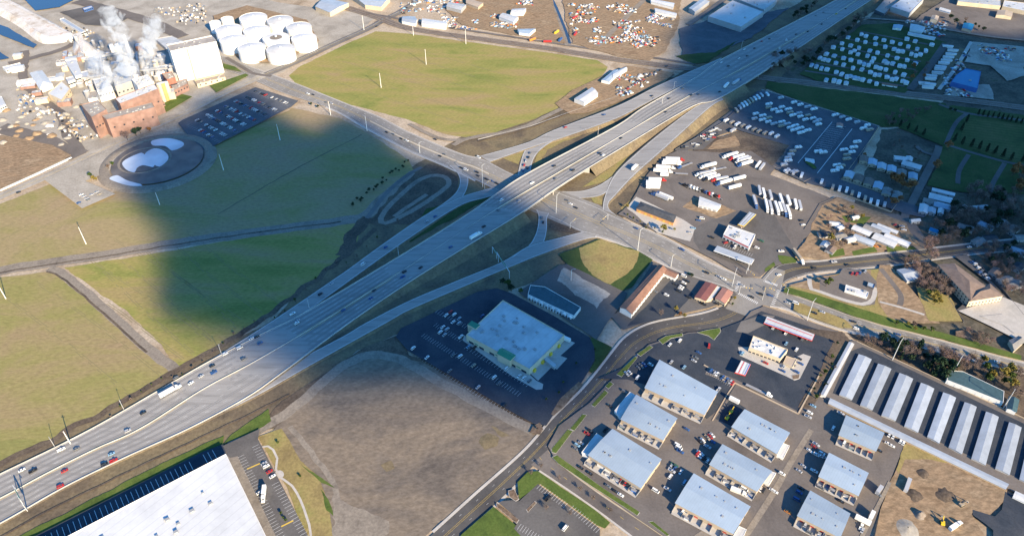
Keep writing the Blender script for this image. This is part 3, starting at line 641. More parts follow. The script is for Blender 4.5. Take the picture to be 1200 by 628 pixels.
def raised(px, zf, n, step=6): return resample(catmull([G(p, zf(p[0])) for p in px], step), n)
NH = 260
hu, hl, hm = raised(HU, hz, NH), raised(HL, hz, NH), raised(HM, hz, NH)
def closest(P, q): return min(P, key=lambda a: (a.x-q.x)**2+(a.y-q.y)**2)
hm2 = [closest(hm, a.lerp(b, .5)) for a, b in zip(hu, hl)]
def deck(name, u, l, th, m, opening=lambda c: False, bank=True, slope=1.35, bm=None):
    mb = MB(); n = len(u)
    mb2 = MB()
    ce = [PX((a+b)/2)[0] for a, b in zip(u, l)]
    op = [opening(c) for c in ce]
    for i in range(n-1):
        a, b, c, d = l[i], l[i+1], u[i+1], u[i]
        mb.face([a, b, c, d])
        lo = [Vector((p.x, p.y, p.z-th)) for p in (a, b, c, d)]
        mb.face([lo[0], lo[1], b, a]); mb.face([c, lo[2], lo[3], d]); mb.face([lo[3], lo[2], lo[1], lo[0]])
        if bank and not (op[i] and op[i+1]):
            for p, q, s in ((a, b, 1), (d, c, -1)):
                dv = (q-p); dv.z = 0; dv.normalize(); nr = Vector((dv.y, -dv.x, 0))*s
                e = .5
                P = [p+nr*0-Vector((0, 0, .12)), q-Vector((0, 0, .12)), q+nr*e-Vector((0, 0, .15)), p+nr*e-Vector((0, 0, .15)), q+nr*(e+q.z*slope), p+nr*(e+p.z*slope)]
                P[4].z = P[5].z = -.1
                mb2.face([P[3], P[2], P[1], P[0]] if s > 0 else P[:4]); mb2.face([P[5], P[4], P[2], P[3]] if s > 0 else [P[3], P[2], P[4], P[5]])
    for i in range(n-1):
        if op[i] != op[i+1]:
            k = i if op[i] else i+1
            k = i+1 if op[i+1] else i
            a, d = l[k], u[k]; mb2.face([(a.x, a.y, -.1), (d.x, d.y, -.1), (d.x, d.y, d.z-th*.5), (a.x, a.y, a.z-th*.5)], 1)
    struct(mb.build(name, m))
    if bank: struct(mb2.build('highway_embankment', [bm or MATS['dry_grass'], MATS['concrete']]))
bridge_open = lambda c: 588 < c < 668 or 838 < c < 884
deck('highway', hu, hl, 1.3, MATS['highway_concrete'], bridge_open)
for t in (.035, .965): line_on(mid(hu, hl, t), None, .22)
for a, b in ((hu, 'u'), (hl, 'l')):
    for t in (.25, .5, .75): line_on([p.lerp(q, t*.92+.04) for p, q in zip(a, hm2)], None, .14, dash=(3, 12))
for a in (hu, hl):
    for t in (.125, .375, .625, .875):
        for o_ in (-.014, .014): line_on([p.lerp(q, (t+o_*2)*.92+.04) - Vector((0, 0, .008)) for p, q in zip(a, hm2)], None, .8, 'dark')
line_on([p + Vector((-.9, .9, 0)) for p in hm], None, .25, 'yellow'); line_on([p - Vector((-.9, .9, 0)) for p in hm], None, .25, 'yellow')
def barrier(P, name, h=.8, wd=.32):
    mb = MB()
    for a, b in zip(P, P[1:]): mb.beam(a+Vector((0, 0, h/2)), b+Vector((0, 0, h/2)), wd, h)
    return mb.build(name, MATS['barrier_concrete'])
mat('barrier_concrete', (.44, .425, .395), .85, .15, .1)
tag(barrier(hm, 'median_barrier'), 'long pale concrete barrier dividing the two highway carriageways', 'barrier')
tag(barrier([p+Vector((-.35, .35, 0))*-1 for p in hu if PX(p)[0] < 1030], 'edge_barrier'), 'pale concrete barrier along the far edge of the highway beside the fields', 'barrier')
tag(barrier([p+Vector((-.35, .35, 0)) for p in hl if PX(p)[0] < 1060], 'edge_barrier'), 'pale concrete barrier along the near edge of the highway', 'barrier')
# piers under the bridges
for lo, hi, nm in ((618, 634, 'arterial road'), (856, 864, 'railway')):
    i = min(range(NH), key=lambda k: abs(PX((hu[k]+hl[k])/2)[0]-(lo+hi)/2))
    r = root('bridge_pier', ((hu[i]+hl[i])/2).xy.to_3d(), label='row of round concrete columns under the highway bridge over the ' + nm, cat='bridge pier')
    mb = MB()
    o = r.location
    a, b = hu[i]-o, hl[i]-o; mb.beam(a.lerp(b, .02)-Vector((0, 0, 1.9)), b.lerp(a, .02)-Vector((0, 0, 1.9)), 1.3, 1.1); mb.build('pier_cap', MATS['concrete'], r)
    for k in range(7):
        p = a.lerp(b, .05+.15*k); mc = MB(); mc.tube([(p.x, p.y, -.1), (p.x, p.y, p.z-2.4)], [.6, .6], 10); mc.build('column', MATS['concrete'], r)

def ramp(U, L, zt, name='ramp', n=90, edge=True, bank=True):
    zf = lambda x: interp(x, zt)
    u, l = raised(U, zf, n, 4), raised(L, zf, n, 4)
    deck(name, u, l, .25, MATS['highway_concrete'], bank=bank, slope=1.3)
    for t in (.06, .94): line_on(mid(u, l, t), None, .3)
    return u, l
RAMPS = {}
RAMPS['sw'] = ramp([(238, 427), (317, 377), (400, 321), (440, 292), (480, 264), (500, 251), (520, 240), (545, 229), (580, 219)], [(280, 413), (356, 367), (400, 336), (440, 307), (480, 279), (522, 251), (546, 238), (568, 232), (590, 226)], [(240, .62), (356, 1.1), (480, 1.6), (580, .45)])
RAMPS['loop'] = ramp([(500, 251), (520, 238), (534, 226), (539, 214), (536, 203), (526, 194)], [(522, 251), (538, 236), (546, 224), (549, 211), (546, 200), (542, 194)], [(500, 1.5), (546, .5), (500, .5)], n=40)
RAMPS['se'] = ramp([(295, 449), (400, 395), (427, 379), (480, 352), (540, 327), (588, 307), (620, 288), (650, 280), (688, 270)], [(240, 493), (300, 464), (360, 430), (453, 378), (480, 363), (545, 335), (590, 316), (640, 296), (691, 279), (712, 281)], [(240, .6), (356, .9), (520, 2.2), (600, 1.2), (700, .5)])
RAMPS['se_loop'] = ramp([(600, 301), (618, 289), (626, 278), (630, 266), (631, 252), (628, 246)], [(612, 306), (631, 293), (638, 282), (641, 268), (641, 256), (644, 250)], [(600, 1.22), (640, .6)], n=40)
RAMPS['nw'] = ramp([(562, 183), (618, 167), (650, 152), (724, 124), (770, 101), (820, 79), (845, 68)], [(574, 190), (628, 171), (655, 163), (720, 140), (756, 122), (812, 93), (850, 72)], [(566, .5), (650, 1.6), (720, 4.5), (800, 7.1), (850, 7.5)])
RAMPS['nw_loop'] = ramp([(640, 158), (622, 168), (614, 178), (610, 190), (606, 206)], [(655, 161), (638, 172), (628, 182), (623, 194), (622, 210)], [(606, .5), (650, 1.5)], n=40)
RAMPS['ne'] = ramp([(706, 246), (709, 230), (720, 205), (745, 180), (780, 151), (814, 126), (842, 110)], [(722, 252), (714, 246), (713, 238), (722, 228), (745, 204), (780, 173), (832, 126), (848, 117)], [(700, .5), (740, 2.5), (780, 5.2), (840, 7.5)])
RAMPS['ne_link'] = ramp([(652, 224), (680, 224), (700, 218), (716, 208), (724, 202)], [(655, 232), (684, 232), (704, 229), (718, 220), (730, 212)], [(652, .5), (700, .6), (730, 1.4)], n=40)
for k in ('ne', 'se', 'sw', 'nw'):
    u, l = RAMPS[k]

# ---------------------------------------------------------------- materials of buildings and vehicles
def roofmat(name, col, rough=.45, var=.08, metal=0.0, patches=.06, seam=None):
    """sheet or membrane roof: seams, slight stains"""
    m = mat(name, col, rough, 0, metal=metal); n = m.node_tree.nodes; L = m.node_tree.links; b = n['Principled BSDF']
    tc = n.new('ShaderNodeTexCoord'); nz = n.new('ShaderNodeTexNoise'); nz.inputs['Scale'].default_value = patches; nz.inputs['Detail'].default_value = 8
    nz.inputs['Roughness'].default_value = .7
    L.new(tc.outputs['Object'], nz.inputs['Vector'])
    rp = n.new('ShaderNodeValToRGB'); L.new(nz.outputs[0], rp.inputs[0])
    rp.color_ramp.elements[0].position = .3; rp.color_ramp.elements[0].color = (*[x*(1-var*2) for x in col], 1)
    rp.color_ramp.elements[1].position = .6; rp.color_ramp.elements[1].color = (*[min(1, x*(1+var*.5)) for x in col], 1)
    out = rp.outputs[0]
    oi = n.new('ShaderNodeObjectInfo'); q = n.new('ShaderNodeMapRange'); q.inputs[3].default_value = .88; q.inputs[4].default_value = 1.10; L.new(oi.outputs['Random'], q.inputs[0])
    mx = n.new('ShaderNodeVectorMath'); mx.operation = 'SCALE'; L.new(out, mx.inputs[0]); L.new(q.outputs[0], mx.inputs['Scale']); out = mx.outputs[0]
    if seam:                                    # (metres between seams, direction across them, depth)
        mp = n.new('ShaderNodeMapping'); mp.vector_type = 'TEXTURE'; mp.inputs['Rotation'].default_value = (0, 0, seam[1]); L.new(tc.outputs['Object'], mp.inputs[0])
        wv = n.new('ShaderNodeTexWave'); wv.wave_profile = 'SAW'; wv.inputs['Scale'].default_value = .314/seam[0]; wv.inputs['Distortion'].default_value = .15; L.new(mp.outputs[0], wv.inputs['Vector'])
        rp2 = n.new('ShaderNodeValToRGB'); rp2.color_ramp.elements[0].position = .0; rp2.color_ramp.elements[0].color = (1-seam[2],)*3+(1,); rp2.color_ramp.elements[1].position = .14; rp2.color_ramp.elements[1].color = (1, 1, 1, 1)
        L.new(wv.outputs[1], rp2.inputs[0]); m2 = n.new('ShaderNodeVectorMath'); m2.operation = 'MULTIPLY'; L.new(out, m2.inputs[0]); L.new(rp2.outputs[0], m2.inputs[1]); out = m2.outputs[0]
    L.new(out, b.inputs['Base Color']); return m
EA = math.atan2((G((878, 593))-G((813, 555))).y, (G((878, 593))-G((813, 555))).x)
roofmat('roof_white', (.55, .56, .565), var=.08, patches=.05, seam=(6, EA, .16)); roofmat('roof_membrane', (.47, .48, .48), var=.16, patches=.05, seam=(7, EA, .14))
roofmat('tank_white2', (.70, .70, .70), var=.05); roofmat('roof_blue_metal', (.31, .385, .465), rough=.42, var=.06, patches=.06, seam=(1.8, EA, .15)); roofmat('roof_steel', (.38, .42, .47), rough=.4, var=.10, patches=.1, seam=(1.6, EA+math.pi/2, .15))
roofmat('roof_vivid_blue', (.02, .18, .36), var=.05); roofmat('roof_terracotta', (.28, .155, .11), rough=.9, var=.15, patches=.3)
roofmat('roof_maroon', (.22, .09, .085), rough=.9, var=.1, patches=.3); roofmat('roof_salmon', (.45, .22, .17), rough=.9, var=.1, patches=.3)
roofmat('roof_shingle_dark', (.07, .075, .085), rough=.9, var=.2, patches=.3); roofmat('roof_shingle_brown', (.20, .15, .125), rough=.9, var=.15, patches=.2)
roofmat('roof_shingle_grey', (.23, .22, .21), rough=.9, var=.15, patches=.3); roofmat('roof_teal', (.05, .10, .12), rough=.8, var=.15, patches=.3)
roofmat('roof_tan', (.40, .33, .26), rough=.9, var=.1); roofmat('roof_gravel', (.36, .33, .30), rough=.95, var=.15, patches=.1)
for nm, c, v in (('wall_cream', (.58, .48, .34), .1), ('wall_white', (.70, .69, .66), .08), ('wall_grey', (.36, .36, .36), .1), ('wall_orange', (.60, .30, .12), .1), ('wall_tan', (.45, .36, .26), .1),
                 ('wall_brick', (.27, .165, .135), .25), ('wall_brick_red', (.34, .14, .10), .2), ('wall_blue', (.05, .12, .32), .1), ('wall_dark', (.10, .10, .11), .1), ('wall_yellow', (.70, .45, .08), .1)):
    mat(nm, c, .85, v, .15)
for nm, c in (('trim_white', (.75, .74, .72)), ('trim_red', (.55, .04, .035)), ('trim_green', (.04, .22, .13)), ('trim_grey', (.28, .28, .29)), ('trim_yellow', (.72, .48, .05)), ('trim_blue', (.05, .16, .45)),
              ('door_red', (.42, .06, .04)), ('door_grey', (.30, .31, .33)), ('door_teal', (.10, .20, .22)), ('door_white', (.66, .66, .64)), ('unit_grey', (.32, .33, .34)), ('pole_grey', (.50, .50, .49)), ('pole_white', (.72, .70, .66)), ('wood_pole', (.28, .20, .14))):
    mat(nm, c, .6, .08, .4)
mat('glass_dark', (.025, .035, .05), rough=.12, spec=.6); mat('rubber', (.02, .02, .02), .9); mat('chrome', (.35, .36, .38), .3, metal=.7)

def quad(q, h):
    """corners of a roof seen at height h, ccw on the ground"""
    W = [G(p, h) for p in q]
    a = sum(W[i].x*W[(i+1) % len(W)].y - W[i].y*W[(i+1) % len(W)].x for i in range(len(W)))
    return W if a > 0 else W[::-1]
def grow(W, d):
    """offset a ccw polygon outwards"""
    n = len(W); out = []
    for i in range(n):
        a, b, c = W[i-1], W[i], W[(i+1) % n]
        e1 = Vector((b.x-a.x, b.y-a.y)).normalized(); e2 = Vector((c.x-b.x, c.y-b.y)).normalized()
        n1 = Vector((e1.y, -e1.x)); n2 = Vector((e2.y, -e2.x)); k = 1+n1.dot(n2)
        out.append(Vector((b.x+(n1.x+n2.x)*d/max(k, .3), b.y+(n1.y+n2.y)*d/max(k, .3), b.z)))
    return out
BUILT = []
PENDING_FIX = []
def building(name, label, cat, q, h, roof='flat', rise=1.5, wall='wall_cream', rm='roof_white', openings=(), units=0, group=None, parapet=.7, over=.5, unit_m='unit_grey', raw=None, z0=-.1, pend=None, skylights=0):
    """q: roof corners in photograph pixels at eaves height h.  openings: (name, material, side 'near'/'right'/'left'/'far', count, width, height, sill)"""
    W = raw or quad(q, h); c = sum(W, Vector())/len(W); o = Vector((c.x, c.y, 0))
    r = root(name, o, label=label, cat=cat, group=group)
    if pend: later(r, *pend)
    P = [Vector((p.x-o.x, p.y-o.y, h)) for p in W]; n = len(P)
    BUILT.append([(p.x+o.x, p.y+o.y) for p in P])
    mb = MB(); rb = MB()
    if roof == 'flat':
        pi_ = grow(P, -.35); t = h+parapet
        mb.prism([(p.x, p.y) for p in P], z0, h-.05, bot=False)
        for i in range(n):
            j = (i+1) % n; a, b, c1, d = P[i], P[j], pi_[j], pi_[i]
            mb.face([(a.x, a.y, h-.05), (b.x, b.y, h-.05), (b.x, b.y, t), (a.x, a.y, t)]); mb.face([(a.x, a.y, t), (b.x, b.y, t), (c1.x, c1.y, t), (d.x, d.y, t)])
            mb.face([(c1.x, c1.y, h), (d.x, d.y, h), (d.x, d.y, t), (c1.x, c1.y, t)])
        rb.prism([(p.x, p.y) for p in grow(pi_, -.01)], h, h+.12)
        top = h+.12
    else:
        if n != 4: raise ValueError('gable needs four corners')
        s = 0 if (P[1]-P[0]).length + (P[3]-P[2]).length >= (P[2]-P[1]).length + (P[0]-P[3]).length else 1
        A, B, C_, D = (P[s], P[s+1], P[(s+2) % 4], P[(s+3) % 4])       # AB and CD long
        E, F = (A+D)/2, (B+C_)/2
        if roof == 'hip':
            k = min(.45, .5*(A-D).length/max((E-F).length, .1)); E, F = E.lerp(F, k), F.lerp(E, k)
        up = Vector((0, 0, rise))
        fl = [(p.x, p.y, z0) for p in (A, B, C_, D)]; ev = [(p.x, p.y, h) for p in (A, B, C_, D)]
        for i in range(4): j = (i+1) % 4; mb.face([fl[i], fl[j], ev[j], ev[i]])
        if roof == 'gable': mb.face([ev[3], ev[0], tuple(E+up*.97)]); mb.face([ev[1], ev[2], tuple(F+up*.97)])
        ax = (B-A).normalized(); oh = over
        X = grow([A, B, C_, D], oh); dz = Vector((0, 0, -rise*oh/max((A-D).length/2, .1)))
        X = [x+dz for x in X]
        if roof == 'gable': E2, F2 = E+up-ax*oh, F+up+ax*oh
        else: E2, F2 = E+up, F+up
        th = Vector((0, 0, .18))
        for sgn in (0, 1):
            z = th*(1-sgn)+Vector((0, 0, .02))
            q1 = [X[0]+z, X[1]+z, F2+z, E2+z]; q2 = [X[2]+z, X[3]+z, E2+z, F2+z]
            for qq in (q1, q2): rb.face(qq if sgn == 0 else qq[::-1])
            if roof == 'hip':
                for qq in ([X[3]+z, X[0]+z, E2+z], [X[1]+z, X[2]+z, F2+z]): rb.face(qq if sgn == 0 else qq[::-1])
        z = Vector((0, 0, .02))
        ring = [X[0], X[1], F2, X[2], X[3], E2] if roof == 'gable' else X
        for i in range(len(ring)):
            a, b = ring[i], ring[(i+1) % len(ring)]; rb.face([a+z, b+z, b+z+th, a+z+th])
        top = None
    mb.build('wall', MATS[wall], r); ro = rb.build('roof', MATS[rm], r)
    cen = Vector((o.x, o.y, 0)); tocam = (Vector((0, 0, 0))-cen).normalized(); rgt = Vector((-tocam.y, tocam.x, 0))*1
    for (onm, om, side, cnt, wd, hg, sill) in openings:
        best = None
        for i in range(n):
            a, b = P[i], P[(i+1) % n]; e = (b-a); e.z = 0; nr = Vector((e.y, -e.x, 0)).normalized()
            want = {'near': tocam, 'far': -tocam, 'left': Vector((-1, 0, 0)), 'right': Vector((1, 0, 0)), 'long': tocam, 'east': Vector((.75, -.65, 0)), 'south': Vector((-.6, -.8, 0))}[side]
            sc_ = nr.dot(want) + (.02*e.length if side == 'long' else 0)
            if best is None or sc_ > best[0]: best = (sc_, a, b, nr, e.length)
        _, a, b, nr, ln = best; ang = math.atan2(b.y-a.y, b.x-a.x)
        for k in range(cnt):
            p = a.lerp(b, (k+.5)/cnt) + nr*.04
            m1 = MB(); m1.box((0, 0, 0), (wd, .12, hg), 0)
            d = m1.build(onm, MATS[om], r, (p.x, p.y, sill)); d.rotation_euler = (0, 0, ang)
    rnd = random.Random(int(o.x*7+o.y*3))
    if roof == 'gable' and units:
        for k in range(units):
            u_, v_ = rnd.uniform(.1, .9), rnd.choice([.28, .72]); p = A.lerp(B, u_).lerp(D.lerp(C_, u_), v_); zt = h+rise*.56; s1 = rnd.choice([.8, 1.1, 1.6])
            m1 = MB(); m1.box((0, 0, -.5), (s1, s1, 1.1)); d = m1.build('roof_vent', MATS[unit_m], r, (p.x, p.y, zt)); d.rotation_euler = (0, 0, math.atan2(ax.y, ax.x))
    if top is not None:
        for k in range(units):
            u_, v_ = rnd.uniform(.12, .88), rnd.uniform(.15, .85)
            p = P[0].lerp(P[1], u_).lerp(P[3 % n].lerp(P[2], u_), v_) if n == 4 else (P[0]+P[1]+P[2])/3
            m1 = MB(); s1 = rnd.uniform(1.4, 2.8); m1.box((0, 0, 0), (s1, s1*.8, rnd.uniform(.8, 1.5))); m1.box((0, 0, 1.5 if False else .0), (s1*1.15, s1*.95, .25))
            d = m1.build('rooftop_unit', MATS[unit_m], r, (p.x, p.y, top)); d.rotation_euler = (0, 0, math.atan2((P[1]-P[0]).y, (P[1]-P[0]).x))
        for k in range(skylights):
            u_ = (k+.5)/skylights; p = P[0].lerp(P[1], u_).lerp(P[3 % n].lerp(P[2], u_), .5)
            m1 = MB(); m1.box((0, 0, 0), (1.6, 3.2, .25)); m1.build('skylight', MATS['glass_dark'], r, (p.x, p.y, top))
    return r, P, o

# ---- the estate of blue-roofed warehouses
DG = [('roller_door', 'door_grey', 'south', 5, 3.2, 3.8, 0)]
DR = [('roller_door', 'door_red', 'south', 4, 2.6, 3.6, 0), ('office_door', 'glass_dark', 'east', 2, 1.2, 2.2, 0)]
EST = [('first', K(720, 378, [(265, 220), (600, 405), (525, 535), (180, 380)]), 'warehouse beside the bend of the curved street, below the gas station car park', DG),
       ('second', [(746, 463), (793, 490), (777, 515), (728, 491)], 'warehouse with a grey lean-to at its street end', DG),
       ('third', [(718, 503), (774.5, 538), (751, 571), (690, 533)], 'widest warehouse at the corner of the curved street and the side street', DG),
       ('fourth', [(847, 521), (904, 552), (887, 575), (832, 544)], 'warehouse with a white entrance canopy at the middle of the estate', DG),
       ('fifth', [(813.3, 555.2), (878.5, 593.3), (859, 624.4), (792, 589)], 'warehouse with red doors nearest the side street', DR),
       ('sixth', [(873, 480), (925, 507), (910, 531), (858, 500)], 'warehouse below the gas station wall with an L-shaped entrance', DG),
       ('seventh', [(992, 487), (1035.5, 507), (1026, 528), (983.5, 509.5)], 'small warehouse against the storage compound wall', DR),
       ('eighth', [(972, 531), (1017, 554), (1005.5, 580), (960, 558)], 'warehouse with red doors beside the construction ground', DR),
       ('ninth', [(950, 575.4), (995.5, 601.5), (984, 629), (935, 604)], 'lowest warehouse of the row beside the construction ground', DR)]
for _, q, lab, ops in EST:
    building('warehouse', 'blue roofed ' + lab, 'warehouse', q, 6.6, 'gable', 1.3, 'wall_tan', 'roof_blue_metal', ops + [('window', 'glass_dark', 'east', 2, 1.5, 1.2, 1.5)], group='warehouses of the estate', units=6)
    W = quad(q, 6.6); c = sum(W, Vector())/4; a, b = min(((W[i], W[(i+1) % 4]) for i in range(4)), key=lambda e: (e[0]+e[1]).y + 0*e[0].x if (e[1]-e[0]).length > 30 else 1e9)
    d = (b-a).normalized(); nr = Vector((d.y, -d.x, 0)); nr = nr if nr.dot(a-c) > 0 else -nr
    z = nextz(); ap = [a+nr*.1, b+nr*.1, b+nr*6.5, a+nr*6.5]; mb = MB(); mb.face([(p.x, p.y, z) for p in ap]); addzone(ap, z); struct(mb.build('concrete_apron', MATS['concrete']))
    RW = random.Random(int(a.x)); bays = 6
    for k in range(bays+1):
        p = a.lerp(b, k/bays)+nr*.2; wall_ = MB(); wall_.beam((p.x, p.y, z+.8), (p.x+nr.x*5, p.y+nr.y*5, z+.8), .2, 1.6); o_ = wall_.build('yard_divider', MATS['wall_dark'] if k % 2 else MATS['trim_grey']); o_.location = (0, 0, 0); later(o_, 'short dark fence panel', 'in the estate loading yards', 'fence', 'fence panels between the loading bays')
        if k < bays and RW.random() < .6:
            p = a.lerp(b, (k+.5)/bays)+nr*RW.uniform(2, 4.5); r_ = root('waste_container', (p.x, p.y, z), math.atan2(d.y, d.x)+RW.uniform(-.2, .2)); cc = RW.choice(['trim_grey', 'door_teal', 'wall_tan', 'trim_white', 'trim_blue']); L2 = RW.uniform(1.8, 4.5)
            mb = MB(); mb.box((0, 0, 0), (L2, 1.7, 1.3)); mb.build('body', MATS[cc], r_); mb = MB(); mb.box((0, 0, 1.3), (L2*1.04, 1.8, .12)); mb.build('lid', MATS['trim_grey'], r_)
            later(r_, {'trim_grey': 'grey', 'door_teal': 'teal', 'wall_tan': 'tan', 'trim_white': 'white', 'trim_blue': 'blue'}[cc]+' waste container', 'in the estate loading yards', 'container', 'waste containers of the estate')
for q, h, lab in (([(738, 459), (745, 463), (727, 490), (720, 481)], 4, 'grey lean-to shed against the street end of the second warehouse'),
                  ([(699, 507.5), (707.5, 513), (691, 533), (681.5, 529.5)], 4.2, 'pale lean-to shed against the street end of the widest warehouse'),
                  ([(918, 519), (925.5, 522), (918, 537), (910, 533.5)], 3.6, 'white entrance annex beside the warehouse below the gas station wall'),
                  ([(899.6, 551), (909.6, 554), (901, 568), (892, 563)], 3.8, 'white entrance annex at the end of the middle warehouse'),
                  ([(866, 616), (875, 620), (866, 640), (855, 634)], 4, 'white annex at the lower end of the warehouse with red doors'),
                  (K(640, 474, [(455, 500), (575, 570), (560, 605), (445, 530)], 7.475), 3, 'small white office box on the near side of the widest warehouse'),
                  (K(640, 474, [(320, 420), (445, 490), (440, 505), (315, 440)], 7.475), 3, 'narrow white porch on the near side of the lean-to shed')):
    building('annex', lab, 'annex', q, h, 'flat', 1, 'wall_white', 'roof_white', [('door', 'glass_dark', 'south', 1, 1.4, 2.1, 0)], parapet=.25)
# ---- rows of storage units
ST = [((1006.6, 415.1), (1021.2, 421.1), (998.1, 468.3), (983.7, 462.3)), ((1029.2, 426.2), (1044.3, 432.2), (1022.2, 480.3), (1008.2, 474.3)), ((1054.3, 437.2), (1069.8, 443.8), (1049.3, 492.8), (1033.2, 486.4)),
      ((1079.4, 448.6), (1094.5, 455.3), (1075.5, 506.2), (1060, 499)), ((1105.5, 459.9), (1120, 465.9), (1100.5, 519), (1086.8, 511.6)), ((1130.6, 471.3), (1144.2, 476.7), (1127, 531.7), (1112, 523.7)),
      ((1155.7, 482.4), (1170, 488.4), (1154.7, 544.5), (1138.6, 537)), ((1182.8, 494.8), (1196.8, 500.8), (1182.8, 556), (1166.7, 548.6)), ((1208, 506.5), (1222, 512.5), (1210, 569), (1195, 561))]
for k, q in enumerate(ST):
    building('storage_building', None, None, q, 2.9, 'gable', .55, 'wall_grey', 'roof_steel', [('unit_door', 'door_white', 'east', 9, 2.6, 2.1, 0)], over=.2,
             pend=('steel roofed storage building', 'in the compound', 'storage building', 'parallel storage buildings'))
building('storage_building', 'long narrow storage block forming the near edge of the storage compound', 'storage building', [(973, 466.5), (1182, 567), (1178.5, 573), (970.5, 472.5)], 3, 'gable', .4, 'wall_tan', 'roof_steel', [('unit_door', 'door_grey', 'far', 30, 2.6, 2.1, 0)], over=.15, raw=None)
building('storage_building', 'white narrow storage block forming the western edge of the storage compound', 'storage building', [(995, 400.5), (1001, 403), (967.5, 464.5), (961.5, 462.5)], 3, 'gable', .4, 'wall_white', 'roof_white', [('unit_door', 'door_grey', 'east', 12, 2.6, 2.1, 0)], over=.15)
building('storage_building', 'white storage block at the lower right corner beyond the compound', 'storage building', [(1190, 575), (1240, 598), (1236, 606), (1187, 582)], 3, 'gable', .4, 'wall_white', 'roof_white', over=.15)

# ---- supermarket
q = K(480, 252, [(545, 500)]) + [(661.6, 393), (620.5, 433), (546.2, 393)]
r, P, o = building('supermarket', 'large pale flat roofed supermarket with green gabled entrance tower', 'store', q, 8, 'flat', 1, 'wall_cream', 'roof_membrane',
    [('window', 'glass_dark', 'south', 6, 5, 3.2, .6), ('awning', 'trim_green', 'near', 3, 4, 1, 3.6)], units=22, parapet=.9)
e = G(K(480, 378, [(565, 190)])[0], 9)-o
mb = MB(); f0, f1 = P[0], P[1]
side = (G(q[2], 8)-G(q[3], 8)).normalized(); nn = Vector((-side.y, side.x, 0))
ang = math.atan2(side.y, side.x)
mb = MB(); mb.box((0, 0, -9.5), (13, 7, 10)); mb.face([(-7, -4, .5), (7, -4, .5), (7, 0, 2.6), (-7, 0, 2.6)], 1); mb.face([(7, 4, .5), (-7, 4, .5), (-7, 0, 2.6), (7, 0, 2.6)], 1); mb.face([(-7, 4, .5), (-7, -4, .5), (-7, 0, 2.6)], 1); mb.face([(7, -4, .5), (7, 4, .5), (7, 0, 2.6)], 1)
d = mb.build('entrance_tower', [MATS['wall_cream'], MATS['trim_green']], r, (e.x, e.y, 9.6)); d.rotation_euler = (0, 0, ang)
e = G(K(480, 378, [(375, 15)])[0], 9)-o
mb = MB(); mb.box((0, 0, -9.5), (9, 6, 9.9), 0, 0, 1); d = mb.build('corner_tower', [MATS['wall_cream'], MATS['trim_green']], r, (e.x, e.y, 9.2)); d.rotation_euler = (0, 0, ang)
for k in range(4):
    p = G((lerp(622, 660, .1+.25*k), lerp(437, 399, .1+.25*k)), 3)-o; mb = MB(); mb.box((p.x, p.y, 0), (3, 2.6, 4.2), ang); mb.build('loading_bay', MATS['trim_yellow'], r)
building('loading_shelter', 'white roofed loading shelter behind the supermarket', 'shelter', K(480, 378, [(775, 208), (800, 195), (860, 245), (845, 265)]), 3.6, 'flat', 1, 'wall_grey', 'roof_white', parapet=.2)

# ---- distribution warehouse with docks at the lower left
A = G((265.1, 532.1), 10); u_ = (G((80.3, 628), 10)-A).normalized(); v_ = (G((306.2, 616.4), 10)-A).normalized()
raw = [A, A+u_*170, A+u_*170+v_*85, A+v_*85]
a_ = sum(raw[i].x*raw[(i+1) % 4].y-raw[i].y*raw[(i+1) % 4].x for i in range(4))
if a_ < 0: raw = raw[::-1]
building('distribution_warehouse', 'huge white flat roofed warehouse with truck docks along the highway side', 'warehouse', None, 10, 'flat', 1, 'wall_white', 'roof_white', [('dock_door', 'door_grey', 'far', 26, 2.8, 3.2, 1.2)], units=40, raw=raw, parapet=.8)
mb = MB()
for k in range(46):
    p = A + u_*(6+3.4*k) - Vector((-v_.x, -v_.y, 0))*0
    n_ = Vector((u_.y, -u_.x, 0)); n_ = n_ if n_.dot(v_) < 0 else -n_
    a = p + n_*8; b = p + n_*17; line_on([Vector((a.x, a.y, 0)), Vector((b.x, b.y, 0))], gz(a.x, a.y)+.02, .3)
# ---- motel, diner, shops by the junction
building('motel', 'long terracotta roofed motel with white balconies beside the green slope', 'motel', K(700, 300, [(540, 80), (605, 118), (300, 505), (200, 450)], 7.475), 7, 'gable', 2.0, 'wall_white', 'roof_terracotta', [('window', 'glass_dark', 'east', 14, 1.5, 1.3, 1.0), ('window', 'glass_dark', 'east', 14, 1.5, 1.3, 4.2)])
building('motel_wing', 'short terracotta roofed wing at the road end of the long motel', 'motel', K(700, 300, [(575, 95), (712, 155), (682, 192), (560, 140)], 7.475), 5.5, 'gable', 1.6, 'wall_white', 'roof_terracotta', [('window', 'glass_dark', 'near', 4, 1.5, 1.3, 1.0)])
building('restaurant', 'small square restaurant with a maroon roof', 'restaurant', K(700, 300, [(950, 230), (1045, 260), (945, 390), (855, 360)], 7.475), 4.5, 'gable', .8, 'wall_cream', 'roof_maroon', [('window', 'glass_dark', 'near', 4, 1.6, 1.4, .9)])
building('restaurant', 'small square restaurant with a salmon roof right of the maroon one', 'restaurant', K(700, 300, [(1100, 280), (1185, 320), (1120, 415), (1035, 370)], 7.475), 4.5, 'gable', .8, 'wall_cream', 'roof_salmon', [('window', 'glass_dark', 'near', 4, 1.6, 1.4, .9)])
building('breezeway', 'narrow cream link building between the maroon and salmon roofs', 'shop', K(700, 300, [(1050, 262), (1082, 275), (1000, 385), (955, 392)], 7.475), 3.2, 'flat', 1, 'wall_cream', 'roof_white', parapet=.2)
